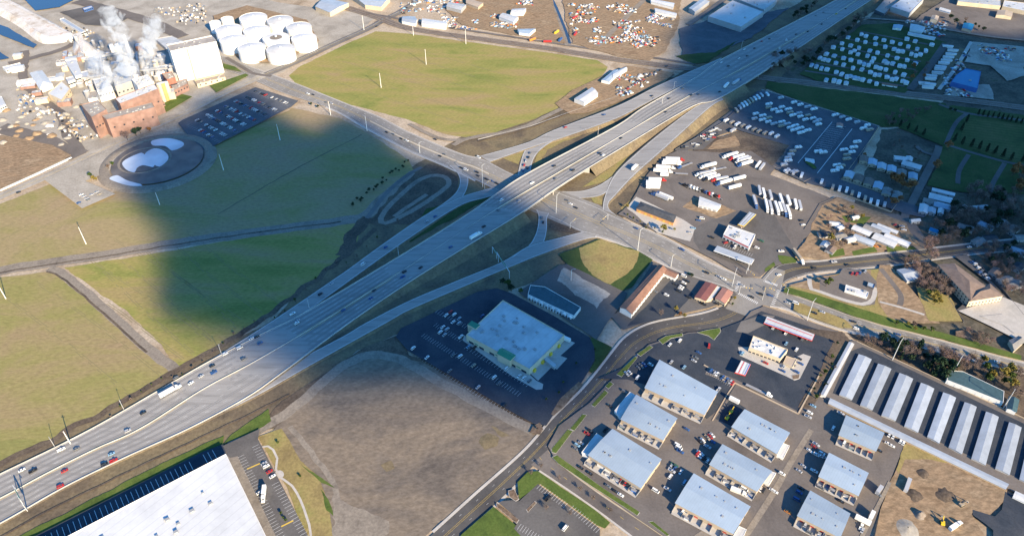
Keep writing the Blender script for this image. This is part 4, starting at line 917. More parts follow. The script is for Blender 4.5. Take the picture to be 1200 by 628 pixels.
building('office_block', 'low teal roofed office with a white scalloped front beside the supermarket lot', 'office', K(480, 252, [(705, 410), (790, 420), (1000, 540), (960, 590), (690, 465)]), 5, 'flat', 1, 'wall_white', 'roof_teal', [('bay_window', 'trim_white', 'south', 9, 2.6, 4.6, 0)], parapet=.5)
oq = K(480, 252, [(692, 470), (955, 598)]); a, b = G(oq[0], 3), G(oq[1], 3); dd_ = (b-a).normalized(); nn_ = Vector((dd_.y, -dd_.x, 0)); an_ = math.atan2(dd_.y, dd_.x)
for k in range(8):
    p = a.lerp(b, (k+.5)/8); r_ = root('bay_unit', (p.x, p.y, 0), an_); later(r_, 'small white gabled unit', 'before the teal roofed office', 'kiosk', 'white gabled units before the office')
    mb = MB(); mb.box((0, 0, 0), (4.2, 3.6, 3.4)); mb.build('wall', MATS['trim_white'], r_)
    mb = MB(); mb.face([(-2.3, -2.1, 3.4), (0, -2.1, 4.7), (0, 2.1, 4.7), (-2.3, 2.1, 3.4)]); mb.face([(0, -2.1, 4.7), (2.3, -2.1, 3.4), (2.3, 2.1, 3.4), (0, 2.1, 4.7)]); mb.face([(-2.3, -2.0, 3.4), (2.3, -2.0, 3.4), (0, -2.0, 4.65)]); mb.build('roof', MATS['tank_white2'], r_)
    mb = MB(); mb.box((0, -1.85, .3), (1.6, .1, 2.1)); mb.build('door', MATS['glass_dark'], r_)
# ---- truck stop
building('travel_centre', 'white flat roofed truck stop shop with a red fascia', 'shop', K(820, 240, [(335, 240), (650, 350), (580, 495), (275, 350)], 9.97), 6, 'flat', 1, 'wall_white', 'roof_white', [('fascia', 'trim_red', 'south', 1, 27, 1.2, 4.6), ('fascia', 'trim_red', 'east', 1, 13, 1.2, 4.6), ('window', 'glass_dark', 'south', 7, 2.4, 2.4, .8)], units=10, parapet=.6)
def canopy(lab, q, h, top='roof_steel', fascia='trim_white', legs=3, name='fuel_canopy', stripes=None, pumps=True):
    W = quad(q, h); c = sum(W, Vector())/4; o = Vector((c.x, c.y, 0)); r = root(name, o, label=lab, cat='canopy')
    P = [p-o for p in W]; s = 0 if (P[1]-P[0]).length > (P[2]-P[1]).length else 1
    A, B, C_, D = P[s], P[s+1], P[(s+2) % 4], P[(s+3) % 4]
    mb = MB(); mb.prism([(p.x, p.y) for p in P], h-.9, h-.05, 0); mb.build('fascia', MATS[fascia], r)
    mb = MB(); mb.prism([(p.x, p.y) for p in grow(P, -.25)], h-.05, h+.1); mb.build('roof', MATS[top], r)
    if stripes:
        for k in range(5):
            t0, t1 = (k*2+.6)/10.5, (k*2+1.5)/10.5; mb = MB()
            q2 = [A.lerp(D, t0).lerp(B.lerp(C_, t0), .03), B.lerp(C_, t0).lerp(A.lerp(D, t0), .03), B.lerp(C_, t1).lerp(A.lerp(D, t1), .03), A.lerp(D, t1).lerp(B.lerp(C_, t1), .03)]
            mb.face([(p.x, p.y, h+.125) for p in q2]); mb.build('roof_stripe', MATS[stripes[k % len(stripes)]], r)
    for k in range(legs):
        t = (k+.5)/legs
        for v in (.28, .72):
            p = A.lerp(B, t).lerp(D.lerp(C_, t), v); mb = MB(); mb.box((p.x, p.y, -.1), (.4, .4, h-.85)); mb.build('column', MATS['trim_grey'], r)
        if pumps:
            p = A.lerp(B, t).lerp(D.lerp(C_, t), .5); mb = MB(); mb.box((p.x, p.y, 0), (1.1, .7, 2.0), 0, 0, 1); mb.box((p.x, p.y, 0), (3.2, 1.3, .2)); mb.build('fuel_pump', [MATS['trim_white'], MATS['trim_red']], r)
    return r
canopy('long grey fuel canopy between the truck stop shop and the arterial road', K(720, 252, [(600, 178), (818, 258), (800, 287), (580, 207)]), 5.5, legs=6)
canopy('ribbed metal canopy with yellow legs over the truck lanes', K(820, 240, [(580, 80), (660, 110), (520, 250), (445, 228)], 9.97), 6.2, fascia='trim_yellow', legs=4, stripes=['trim_grey', 'roof_white'])
building('grey_roof_hall', 'dark grey roofed restaurant with orange bays beside the on-ramp', 'restaurant', K(740, 200, [(110, 365), (520, 525), (490, 605), (62, 440)], 9.97), 5.5, 'hip', 1.8, 'wall_orange', 'roof_shingle_dark', [('window_bay', 'wall_yellow', 'south', 6, 2.4, 3, .4)])
building('truck_wash', 'long white shed left of the white shop in the truck stop yard', 'shed', K(740, 200, [(800, 305), (1045, 400), (1000, 455), (785, 400)], 9.97), 4.6, 'gable', 1.0, 'wall_white', 'roof_white', [('roller_door', 'door_grey', 'south', 4, 3, 3.4, 0)])
# ---- gas station by the curved street
building('gas_station_shop', 'cream gas station shop with a cluttered white roof', 'shop', K(720, 378, [(810, 80), (1012, 160), (968, 215), (785, 150)]), 5.5, 'flat', 1, 'wall_cream', 'roof_white', [('window', 'glass_dark', 'south', 8, 2.2, 2.2, .7), ('awning', 'trim_green', 'far', 2, 3, 1, 3.2)], units=14, parapet=1.0, unit_m='trim_white')
building('patio_roof', 'small cream porch at the right end of the gas station shop', 'porch', K(720, 378, [(1005, 195), (1065, 215), (1040, 262), (985, 235)]), 3.4, 'flat', 1, 'wall_cream', 'roof_tan', parapet=.4)
canopy('long white fuel canopy with red trim above the gas station shop', K(720, 378, [(890, -38), (1170, 68), (1155, 105), (872, 2)]), 5.5, 'roof_white', 'trim_red', legs=5, stripes=['trim_blue', 'roof_white', 'roof_white', 'trim_red', 'roof_white'])
canopy('small diesel canopy striped red, white and blue', K(720, 378, [(740, 218), (797, 242), (765, 308), (703, 290)]), 5.8, 'roof_white', 'trim_red', legs=2, stripes=['trim_blue', 'roof_blue_metal', 'trim_white', 'trim_red', 'trim_white'])
def wall_line(lab, pts, h=1.8, wd=.35, m='wall_tan', name='boundary_wall', cat='wall', raw=False):
    mb = MB(); W = pts if raw else [G(p) for p in pts]
    for a, b in zip(W, W[1:]): mb.beam((a.x, a.y, h/2-.1), (b.x, b.y, h/2-.1), wd, h)
    return tag(mb.build(name, MATS[m]), lab, cat)
wall_line('tan masonry wall between the gas station and the warehouse estate', K(720, 378, [(520, 255), (700, 360), (1070, 540), (1196, 310)]), 2.2, 1.0)
wall_line('short tan wall beside the yard of yellow equipment', K(720, 378, [(700, 362), (655, 430), (570, 580)]), 2.0, .8)
wall_line('short pale wall strip between the two car parks near the red truck', K(720, 378, [(590, 118), (540, 215)]), 1.6, .6, 'wall_white')
wall_line('tan wall along the upper side of the storage compound', [(1003, 401.5), (1100, 446.5), (1200, 492), (1260, 520)], 2.2, .5)
wall_line('low tan wall along the near side of the storage compound', [(965, 474), (1060, 517), (1176, 575)], 1.6, .5)
wall_line('white pipeline wall along the road left of the factory', [(0, 224), (40, 206), (84, 185.5)], 1.6, 1.8, 'wall_white', 'pipeline', 'pipeline')
wall_line('dark fence along the near highway bank beside the far truck yard', [(791, 177), (845, 146), (888, 108)], 2.2, .3, 'wall_dark', 'yard_fence', 'fence')
wall_line('pale fence between the trailer lot and the green rail verge', [(892, 106), (960, 127), (1030, 149)], 1.8, .3, 'wall_grey', 'yard_fence', 'fence')
wall_line('fence between the trailer lot and the homes', [(1030, 150), (1006, 184), (986, 211)], 2, .3, 'wall_tan', 'yard_fence', 'fence')
wall_line('low wall around the homes beside the trailer lane', [(986, 211), (1020, 222), (1058, 236)], 1.4, .4, 'wall_tan', 'garden_wall', 'wall')
wall_line('long fence below the trailer lane', [(945, 216), (1000, 233), (1044, 249), (1050, 241)], 1.6, .4, 'wall_tan', 'yard_fence', 'fence')
wall_line('fence at the corner between the truck stop and trailer lot', [(906, 196), (925, 203), (942, 214), (950, 210)], 1.6, .35, 'wall_tan', 'yard_fence', 'fence')
wall_line('dark fence behind the parked trailers of the truck stop', [(980, 232), (960, 240), (942, 270)], 1.8, .3, 'wall_dark', 'yard_fence', 'fence')
wall_line('thin fence beside the field and the storage yard', [(560, 164), (620, 149), (668, 132), (740, 108)], 1.2, .2, 'trim_grey', 'field_fence', 'fence')
wall_line('dark fence running down beside the hotel car park', K(960, 252, [(905, 265), (1060, 430), (1190, 590)]), 2, .4, 'wall_dark', 'yard_fence', 'fence')
wall_line('dark fence between the hotel and the dry field', K(960, 252, [(745, 485), (840, 628)]), 2, .5, 'wall_dark', 'yard_fence', 'fence')
# ---- corner lot and hotel
building('drive_in_kiosk', 'small white drive-in shop in the corner lot', 'shop', K(960, 252, [(155, 408), (290, 452), (280, 480), (150, 440)]), 4, 'flat', 1, 'wall_white', 'roof_white', units=3, parapet=.5)
building('shed', 'dark blue shed at the corner lot edge', 'shed', K(960, 252, [(285, 390), (328, 405), (318, 430), (278, 415)]), 3, 'flat', 1, 'wall_dark', 'roof_blue_metal')
building('hotel', 'three storey hotel wing with a brown hipped roof', 'hotel', K(1080, 290, [(195, 200), (385, 190), (770, 470), (575, 615)], 9.97), 9.5, 'hip', 3.2, 'wall_cream', 'roof_shingle_brown', [('window', 'glass_dark', 'south', 12, 1.4, 1.4, 1.2), ('window', 'glass_dark', 'south', 12, 1.4, 1.4, 4.2), ('window', 'glass_dark', 'south', 12, 1.4, 1.4, 7.2)])
building('hotel', 'front wing of the brown roofed hotel facing the concrete car park', 'hotel', K(1080, 290, [(600, 505), (800, 425), (950, 560), (560, 625)], 9.97), 9, 'hip', 3.0, 'wall_cream', 'roof_shingle_brown', [('window', 'glass_dark', 'near', 10, 1.4, 1.4, 1.2), ('window', 'glass_dark', 'near', 10, 1.4, 1.4, 4.2)])
building('flat_block', 'low teal roofed apartment block among the trees above the storage compound', 'apartments', K(960, 378, [(760, 280), (840, 285), (1080, 400), (1075, 465), (745, 335)]), 5.5, 'flat', 1, 'wall_white', 'roof_teal', [('balcony', 'wall_white', 'south', 8, 2.4, 3.4, .6)], parapet=.3)
building('flat_block', 'small teal roofed block right of the low apartments', 'apartments', K(960, 378, [(1110, 430), (1165, 450), (1150, 520), (1100, 500)]), 5.5, 'gable', 1, 'wall_white', 'roof_teal')
building('pitched_house', 'house with a grey double roof right of the small pond garden', 'house', K(960, 378, [(1110, 105), (1165, 80), (1196, 110), (1140, 160)]), 4, 'gable', 1.4, 'wall_cream', 'roof_shingle_grey')
building('cottage', 'dark blue roofed cottage among bare trees beside the dry lot', 'house', K(960, 252, [(455, 320), (540, 305), (600, 360), (515, 385)]), 4, 'gable', 1.6, 'wall_grey', 'roof_steel')

# ---- homes and sheds of the eastern quarter: many small gabled houses, each of its own
def house(q, h=3.4, rm='roof_shingle_grey', wm='wall_cream', rise=1.3, ctx='', desc=None, cat='house', group='small houses of the eastern quarter', ops=True):
    d = desc or {'roof_shingle_grey': 'grey roofed', 'roof_white': 'white roofed', 'roof_steel': 'metal roofed', 'roof_shingle_brown': 'brown roofed', 'roof_shingle_dark': 'dark roofed', 'roof_blue_metal': 'pale blue roofed', 'roof_tan': 'tan roofed', 'roof_terracotta': 'red roofed', 'roof_maroon': 'maroon roofed', 'roof_vivid_blue': 'bright blue roofed', 'roof_membrane': 'flat grey roofed', 'roof_gravel': 'gravel roofed'}[rm]+' '+cat
    return building(cat.replace(' ', '_'), None, None, q, h, 'gable', rise, wm, rm, [('window', 'glass_dark', 'near', 2, 1.2, 1.1, 1.0)] if ops else [], over=.4, pend=(d, ctx, cat, group))
def hq(c, L, Wd, ang, h=3.4):
    """roof corners around photograph pixel c, ang in degrees on the ground"""
    g = G(c, h); a = R(ang); u = Vector((math.cos(a), math.sin(a), 0)); v = Vector((-u.y, u.x, 0))
    return [PX(g+u*L/2*i+v*Wd/2*j) for i, j in ((-1, -1), (1, -1), (1, 1), (-1, 1))]
rr = random.Random(3)
c5 = lambda x, y: (960+x/4.983, 126+y/4.983)
for k, (x, y) in enumerate([(262, 300), (312, 318), (366, 342), (424, 358), (482, 380), (548, 400)]):
    house(hq(c5(x, y), 13, 9, 66), 3.6, ['roof_shingle_brown', 'roof_blue_metal', 'roof_steel', 'roof_blue_metal', 'roof_shingle_grey', 'roof_blue_metal'][k], 'wall_tan', ctx='in the upper row of homes')
for k, (x, y) in enumerate([(175, 392), (232, 412), (290, 432), (345, 455), (396, 490), (455, 512)]):
    house(hq(c5(x, y), 14, 9, 60), 3.6, ['roof_steel', 'roof_shingle_brown', 'roof_shingle_brown', 'roof_blue_metal', 'roof_shingle_grey', 'roof_shingle_grey'][k], 'wall_tan', ctx='in the lower row of homes')
for x, y, L, W_, a, rm in [(480, 296, 15, 8, -14, 'roof_white'), (540, 335, 20, 10, -35, 'roof_white'), (525, 300, 10, 7, 60, 'roof_white'), (725, 492, 22, 6, -28, 'roof_white'), (708, 528, 22, 11, -28, 'roof_white'), (645, 545, 12, 7, -28, 'roof_shingle_grey'),
                          (610, 590, 16, 8, 62, 'roof_white'), (655, 600, 10, 8, 62, 'roof_steel'), (710, 605, 9, 5, 62, 'roof_white'), (925, 585, 24, 7, 8, 'roof_white'), (858, 585, 8, 4, 88, 'roof_white'), (720, 572, 16, 10, -28, 'roof_blue_metal')]:
    house(hq(c5(x, y), L, W_, a), 3.4, rm, 'wall_grey', ctx='beside the residential lane near the cemetery')
c6 = lambda x, y: (960+x/4.983, 252+y/4.983)
for x, y, L, W_, a, rm in [(250, 90, 18, 9, -42, 'roof_white'), (310, 82, 16, 9, -42, 'roof_shingle_grey'), (360, 80, 18, 8, -42, 'roof_steel'), (400, 78, 20, 5, -42, 'roof_white'), (262, 145, 20, 9, -38, 'roof_steel'), (385, 145, 22, 12, -42, 'roof_white'), (455, 145, 24, 9, -42, 'roof_white'),
                          (120, 120, 12, 8, 20, 'roof_shingle_grey'), (68, 200, 10, 8, 50, 'roof_shingle_brown'), (90, 50, 10, 7, -10, 'roof_white'), (120, 70, 8, 6, 30, 'roof_white'), (35, 170, 9, 7, 50, 'roof_steel'), (30, 110, 12, 8, 0, 'roof_shingle_dark'), (180, 140, 10, 7, 20, 'roof_white'), (210, 12, 8, 4, 20, 'roof_white')]:
    house(hq(c6(x, y), L, W_, a), 3.6, rm, 'wall_grey', ctx='among the sheds above the east street')
for x, y, L, W_, a, rm in [(855, 70, 14, 9, -30, 'roof_shingle_grey'), (675, 90, 9, 6, -40, 'roof_vivid_blue'), (975, 60, 14, 8, -50, 'roof_blue_metal'), (1060, 40, 12, 8, 10, 'roof_shingle_grey'), (1130, 80, 14, 9, 30, 'roof_shingle_brown'), (560, 30, 10, 4, 10, 'roof_white'), (1165, 210, 14, 9, -40, 'roof_blue_metal'),
                          (1090, 380, 14, 9, 20, 'roof_shingle_grey'), (1140, 400, 14, 9, 20, 'roof_shingle_grey'), (1030, 330, 12, 8, 40, 'roof_shingle_brown'), (1165, 300, 12, 8, 40, 'roof_shingle_dark'), (1000, 130, 12, 8, 10, 'roof_shingle_dark'), (930, 150, 12, 8, 30, 'roof_shingle_grey'), (1180, 130, 12, 8, 0, 'roof_shingle_grey')]:
    house(hq(c6(x, y), L, W_, a), 3.6, rm, 'wall_grey', ctx='under the trees at the eastern edge')
# mobile home park
c4 = lambda x, y: (940+x/6.667, 20+y/6.667)
MH = [(360,158),(432,178),(465,135),(500,148),(495,195),(575,165),(640,180),(575,210),(650,232),(705,195),(768,210),(720,250),(752,265),(785,268),(820,170),(830,230),(885,188),(900,248),(968,262),(855,288),(890,300),(925,292),(1015,215),
 (312,205),(315,250),(245,235),(380,222),(445,240),(380,275),(437,290),(410,262),(530,262),(590,278),(512,302),(560,322),(545,350),(668,300),(742,320),(645,345),(665,358),(708,362),(822,335),(885,362),(765,380),(800,385),
 (190,288),(252,302),(140,318),(205,338),(170,330),(325,320),(382,335),(265,358),(325,372),(450,352),(485,368),(520,375),(398,398),(468,408),(580,390),(612,400),(655,410),(535,430),(570,450),(605,452),(728,430),(795,450),(665,468),(735,482),(705,485),(790,500),(815,512),
 (75,375),(112,385),(152,400),(195,408),(268,430),(310,445),(352,465),(378,462),(415,475),(440,480),(475,488),(528,500),(582,520),(190,490),(250,495),(290,505),(345,515)]
for x, y in MH:
    house(hq(c4(x, y), rr.uniform(7.5, 10), rr.uniform(4.5, 6), 62+rr.uniform(-6, 6), 3), 3, rr.choice(['roof_white']*4+['roof_steel', 'roof_blue_metal']), 'wall_white', .8, 'in the park beside the highway', cat='mobile home', group='mobile homes in the park', ops=False)
house(hq(c4(685, 530), 19, 5, -22, 3), 3, 'roof_terracotta', 'wall_white', .8, 'in the park beside the railway', cat='mobile home', group='mobile homes in the park')
for x, y in [(1140, 225),(1180, 255),(1165, 285),(1145, 310),(1130, 335),(1110, 355),(1085, 385),(1078, 400),(1060, 430),(1010, 455),(1005, 475),(955, 512),(1000, 520),(985, 542)]:
    house(hq(c4(x, y), 14, 4.2, -12, 3), 3, 'roof_white', 'wall_white', .6, 'right of the park', cat='trailer home', group='long trailer homes right of the park', ops=False)
# ---- larger sheds of the top edge
BIG = [('white', 'warehouse', 'big pale warehouse beside the far end of the highway', K(720, 0, [(690, 5), (872, 72), (740, 160), (548, 98)]), 9, 'roof_white', 'wall_grey'),
 ('w', 'warehouse', 'pale warehouse wing behind the big one at the top edge', K(720, 0, [(700, -10), (960, -20), (940, 12), (875, 62)]), 8, 'roof_membrane', 'wall_grey'),
 ('w', 'shed', 'small pale shed left of the big warehouse by the highway', K(720, 0, [(500, 2), (555, 10), (470, 72), (435, 50)]), 6, 'roof_steel', 'wall_grey'),
 ('w', 'shed', 'long white shed in the far car yard', K(720, 0, [(210, -5), (350, 20), (345, 45), (215, 12)]), 5, 'roof_white', 'wall_white'),
 ('w', 'shed', 'long white shed below another in the far car yard', K(720, 0, [(235, 50), (365, 80), (360, 95), (240, 70)]), 5, 'roof_white', 'wall_white'),
 ('w', 'shed', 'blue and white shed beside the field corner and storage yard', K(720, 0, [(-10, 425), (60, 395), (75, 400), (-10, 455)]), 5, 'roof_steel', 'wall_white'),
 ('w', 'shed', 'white gabled shed at the right corner of the green field', K(480, 0, [(1065, 512), (1100, 545), (1020, 600), (962, 578)]), 6, 'roof_white', 'wall_white'),
 ('w', 'shed', 'pale blue shed reaching towards the right corner of the field', K(480, 0, [(1120, 470), (1196, 410), (1230, 415), (1165, 480)]), 4.5, 'roof_blue_metal', 'wall_white'),
 ('w', 'warehouse', 'grey warehouse at the top beside the railway bend', K(960, 0, [(500, -15), (612, -5), (530, 78), (418, 42)]), 8, 'roof_steel', 'wall_grey'),
 ('w', 'warehouse', 'dull grey warehouse left of the railway bend at the top', K(960, 0, [(400, -20), (480, -10), (380, 85), (325, 60)]), 4, 'roof_gravel', 'wall_dark'),
 ('w', 'hall', 'vivid blue roofed hall in the eastern yards', K(960, 0, [(800, 440), (855, 402), (945, 420), (925, 520), (770, 480)]), 7, 'roof_vivid_blue', 'wall_blue'),
 ('w', 'warehouse', 'long cream warehouse at the top right edge', K(960, 0, [(815, -20), (1060, 5), (1060, 38), (810, 12)]), 7, 'roof_membrane', 'wall_cream'),
 ('w', 'warehouse', 'white warehouse at the top right corner', K(960, 0, [(1080, 5), (1240, 25), (1240, 75), (1070, 40)]), 7, 'roof_white', 'wall_cream'),
 ('w', 'shed', 'cream cube shed below the top right warehouses', K(960, 0, [(1045, 60), (1130, 72), (1125, 100), (1035, 88)]), 6, 'roof_tan', 'wall_cream'),
 ('w', 'shed', 'cream shed standing alone in the eastern warehouse yard', K(960, 0, [(660, 92), (700, 98), (690, 122), (650, 115)]), 6, 'roof_tan', 'wall_cream'),
 ('w', 'tank', 'long pale cylinder roofed shed in the eastern warehouse yard', K(960, 0, [(708, 45), (768, 62), (765, 76), (700, 58)]), 3.5, 'roof_white', 'wall_white'),
 ('w', 'shed', 'blue and tan shed with a turquoise roof near the warehouse yard', K(960, 0, [(845, 135), (905, 145), (890, 180), (835, 165)]), 5, 'roof_vivid_blue', 'wall_tan'),
 ('w', 'shed', 'small turquoise roofed office at the edge of the mobile home park', K(960, 0, [(435, 145), (490, 150), (480, 170), (430, 165)]), 4, 'roof_blue_metal', 'wall_white'),
 ('w', 'shed', 'cluster shed with a white roof near the mobile home park', K(960, 0, [(535, 140), (620, 160), (600, 190), (530, 175)]), 4, 'roof_white', 'wall_white'),
 ('w', 'shed', 'long low white shed along the lane above the mobile home park', K(960, 0, [(520, 188), (680, 220), (675, 230), (518, 198)]), 3.5, 'roof_white', 'wall_white'),
 ('w', 'hall', 'white vaulted hall in the scrap yards', K(480, 0, [(545, 78), (635, 100), (605, 132), (522, 100)]), 6, 'roof_white', 'wall_white'),
 ('w', 'hall', 'white hall farther back in the scrap yards', K(480, 0, [(600, 55), (680, 50), (665, 75), (590, 78)]), 6, 'roof_white', 'wall_white'),
 ('w', 'shed', 'long white shed beside the railway left of the scrap yards', K(480, 0, [(75, 110), (220, 130), (212, 158), (70, 140)]), 5, 'roof_white', 'wall_white'),
 ('w', 'shed', 'pale shed left of the long white one beside the railway', K(480, 0, [(-40, 100), (45, 112), (35, 140), (-45, 125)]), 5, 'roof_steel', 'wall_white'),
 ('w', 'hall', 'large grey hall at the top beyond the long railway sheds', K(480, 0, [(230, 15), (330, 30), (300, 62), (215, 40)]), 6, 'roof_membrane', 'wall_grey'),
 ('w', 'hall', 'tan hall at the top edge beyond the railway sheds', K(480, 0, [(330, -10), (430, 20), (400, 45), (330, 20)]), 5, 'roof_tan', 'wall_tan'),
 ('w', 'shed', 'blue and white shed near the red containers', K(480, 0, [(630, 172), (735, 170), (700, 200), (640, 192)]), 5, 'roof_blue_metal', 'wall_white'),
 ('w', 'hall', 'steel hall above the tanks with a cream gable', K(240, 0, [(700, -10), (840, 20), (730, 75), (645, 40)]), 7, 'roof_steel', 'wall_cream'),
 ('w', 'hall', 'wide steel hall at the top above the field corner', K(240, 0, [(860, -20), (1080, -10), (1030, 42), (935, 30)]), 7, 'roof_steel', 'wall_cream'),
 ('w', 'shed', 'blue shed in the sales yard right of the steel halls', K(240, 0, [(1150, 100), (1230, 100), (1230, 130), (1160, 130)]), 4, 'roof_blue_metal', 'wall_white')]
for _, nm, lab, q, h, rm, wm in BIG:
    if len(q) == 4 and nm in ('shed', 'hall', 'tank'): building(nm, lab, nm if nm != 'tank' else 'shed', q, h, 'gable', h*.2, wm, rm, over=.3)
    else: building(nm, lab, nm, q, h, 'flat', 1, wm, rm, units=5, parapet=.5)

# ---------------------------------------------------------------- vehicles
PAINTS = {'white': (.75, .75, .73), 'silver': (.42, .43, .45), 'grey': (.16, .165, .17), 'black': (.02, .02, .022), 'blue': (.04, .10, .26), 'red': (.42, .03, .025), 'tan': (.36, .30, .22), 'green': (.04, .12, .07), 'pale blue': (.22, .38, .52), 'yellow': (.70, .50, .03), 'orange': (.62, .22, .04)}
for k, c in PAINTS.items(): mat('car_paint_'+k.replace(' ', '_'), c, .3, spec=.5)
CM = lambda k: MATS['car_paint_'+k.replace(' ', '_')]
def profile(mb, prof, wd, m=0):
    """side outline (x, z) extruded across the width"""
    n = len(prof); i = len(mb.v)
    mb.v += [(x, -wd/2, z) for x, z in prof] + [(x, wd/2, z) for x, z in prof]
    mb.f.append(tuple(range(i, i+n))); mb.f.append(tuple(range(i+2*n-1, i+n-1, -1))); mb.m += [m, m]
    for k in range(n):
        j = (k+1) % n; mb.f.append((i+j, i+k, i+n+k, i+n+j)); mb.m.append(m)
def wheel_mb(x, y, r=.34, w_=.24):
    mb = MB(); mb.tube([(x, y-w_/2, r), (x, y+w_/2, r)], [r, r], 10); mb.tube([(x, y-w_/2-.01, r), (x, y+w_/2+.01, r)], [r*.55, r*.55], 8, 1); return mb
SPEC = {
 'sedan': (4.7, 1.82, [(-2.3, .3), (2.2, .3), (2.35, .55), (2.25, .78), (1.1, .95), (-1.6, 1.0), (-2.3, .92), (-2.35, .6)], [(-1.75, .95), (1.05, .95), (.45, 1.38), (-1.05, 1.40)], (-1.0, .4, 1.385)),
 'suv': (4.8, 1.95, [(-2.35, .35), (2.3, .35), (2.4, .65), (2.3, 1.0), (1.2, 1.12), (-2.3, 1.15), (-2.4, .7)], [(-2.25, 1.1), (1.15, 1.1), (.6, 1.68), (-2.0, 1.70)], (-1.95, .55, 1.69)),
 'van': (5.4, 2.0, [(-2.7, .35), (2.6, .35), (2.7, .8), (2.3, 1.25), (-2.7, 1.3)], [(-2.65, 1.25), (2.25, 1.25), (1.5, 2.0), (-2.6, 2.05)], (-2.55, 1.45, 2.03)),
 'pickup': (5.6, 1.95, [(-2.8, .4), (2.7, .4), (2.8, .75), (2.7, 1.05), (1.3, 1.15), (-.6, 1.15), (-.65, .75), (-2.65, .75), (-2.7, 1.1), (-2.8, 1.1)], [(-.55, 1.1), (1.25, 1.1), (.75, 1.72), (-.4, 1.74)], (-.35, .7, 1.73))}
SHAPE = {}
def body_mesh(kind, col):
    if (kind, col) not in SHAPE:
        L_, W_, b, g, rf = SPEC[kind]; mb = MB(); profile(mb, b, W_)
        if kind == 'pickup':
            for s in (-1, 1): mb.box((-1.65, s*(W_/2-.06), .7), (2.1, .12, .42))
        mb.box(((rf[0]+rf[1])/2, 0, rf[2]), (rf[1]-rf[0], W_*.74, .05))
        SHAPE[kind, col] = mb.mesh('body', [CM(col)])
        if kind not in SHAPE:
            mg = MB(); i = 0; n = len(g)
            mg.v = [(x, -W_/2*(.93 if k in (0, 1) else .78), z) for k, (x, z) in enumerate(g)] + [(x, W_/2*(.93 if k in (0, 1) else .78), z) for k, (x, z) in enumerate(g)]
            mg.f = [(0, 1, 2, 3), (7, 6, 5, 4)] + [((k+1) % 4, k, 4+k, 4+(k+1) % 4) for k in range(4)]; mg.m = [0]*6
            SHAPE[kind] = mg.mesh('windows', [MATS['glass_dark']])
            ws = L_*.31
            SHAPE[kind, 'w'] = [wheel_mb(x, y).mesh('wheel', [MATS['rubber'], MATS['chrome']]) for x in (-ws, ws) for y in (-W_/2+.1, W_/2-.1)]
    return SHAPE[kind, col]
SINGLE = {}
def merged(kind, col):
    """the whole small car as one mesh, for cars a few pixels long"""
    if (kind, col) not in SINGLE:
        bm_ = [body_mesh(kind, col), SHAPE[kind]]+SHAPE[kind, 'w']; mb = MB(); mats = [CM(col), MATS['glass_dark'], MATS['rubber']]
        for me, mi in zip(bm_, (0, 1, 2, 2, 2, 2)):
            i = len(mb.v); mb.v += [tuple(v.co) for v in me.vertices]; mb.f += [tuple(i+x for x in p.vertices) for p in me.polygons]; mb.m += [mi]*len(me.polygons)
        SINGLE[kind, col] = mb.mesh('car_shape', mats)
    return SINGLE[kind, col]
NAME = {'sedan': 'car', 'suv': 'car', 'van': 'van', 'pickup': 'pickup_truck'}
CNT = {}
def car(p, ang, col='white', kind='sedan', ctx='on the highway', group='cars on the highway', z=None, detail=None, desc=None):
    g = at(*p) if z is None else G(p, z)
    me = body_mesh(kind, col)
    detail = (p[1] > 190) if detail is None else detail
    nm = NAME[kind]; CNT[nm] = CNT.get(nm, 0)+1
    if detail:
        r = root(nm, g, ang)
        for n_, m_ in [('body', me), ('windows', SHAPE[kind])]+[('wheel', x) for x in SHAPE[kind, 'w']]:
            o = bpy.data.objects.new(n_, m_); COL.objects.link(o); o.parent = r
    else:
        r = bpy.data.objects.new(nm, merged(kind, col)); COL.objects.link(r); r.location = g; r.rotation_euler = (0, 0, ang)
    later(r, desc or (col + ' ' + {'sedan': 'sedan', 'suv': 'SUV', 'van': 'van', 'pickup': 'pickup'}[kind]), ctx, {'van': 'van', 'pickup': 'pickup truck'}.get(kind, 'car'), group)
    return r
def wang(p, q, z=0): a, b = G(p, z), G(q, z); return math.atan2(b.y-a.y, b.x-a.x)
RC = random.Random(11)
POP = ['white']*7+['silver']*5+['grey']*4+['black']*4+['blue']*2+['red']*2+['tan']
KIND = ['sedan']*5+['suv']*5+['pickup']*3+['van']
def hwy_ang(x):
    i = min(range(1, NH-1), key=lambda k: abs(PX(hm[k])[0]-x)); d = hm[i+1]-hm[i-1]; return math.atan2(d.y, d.x)
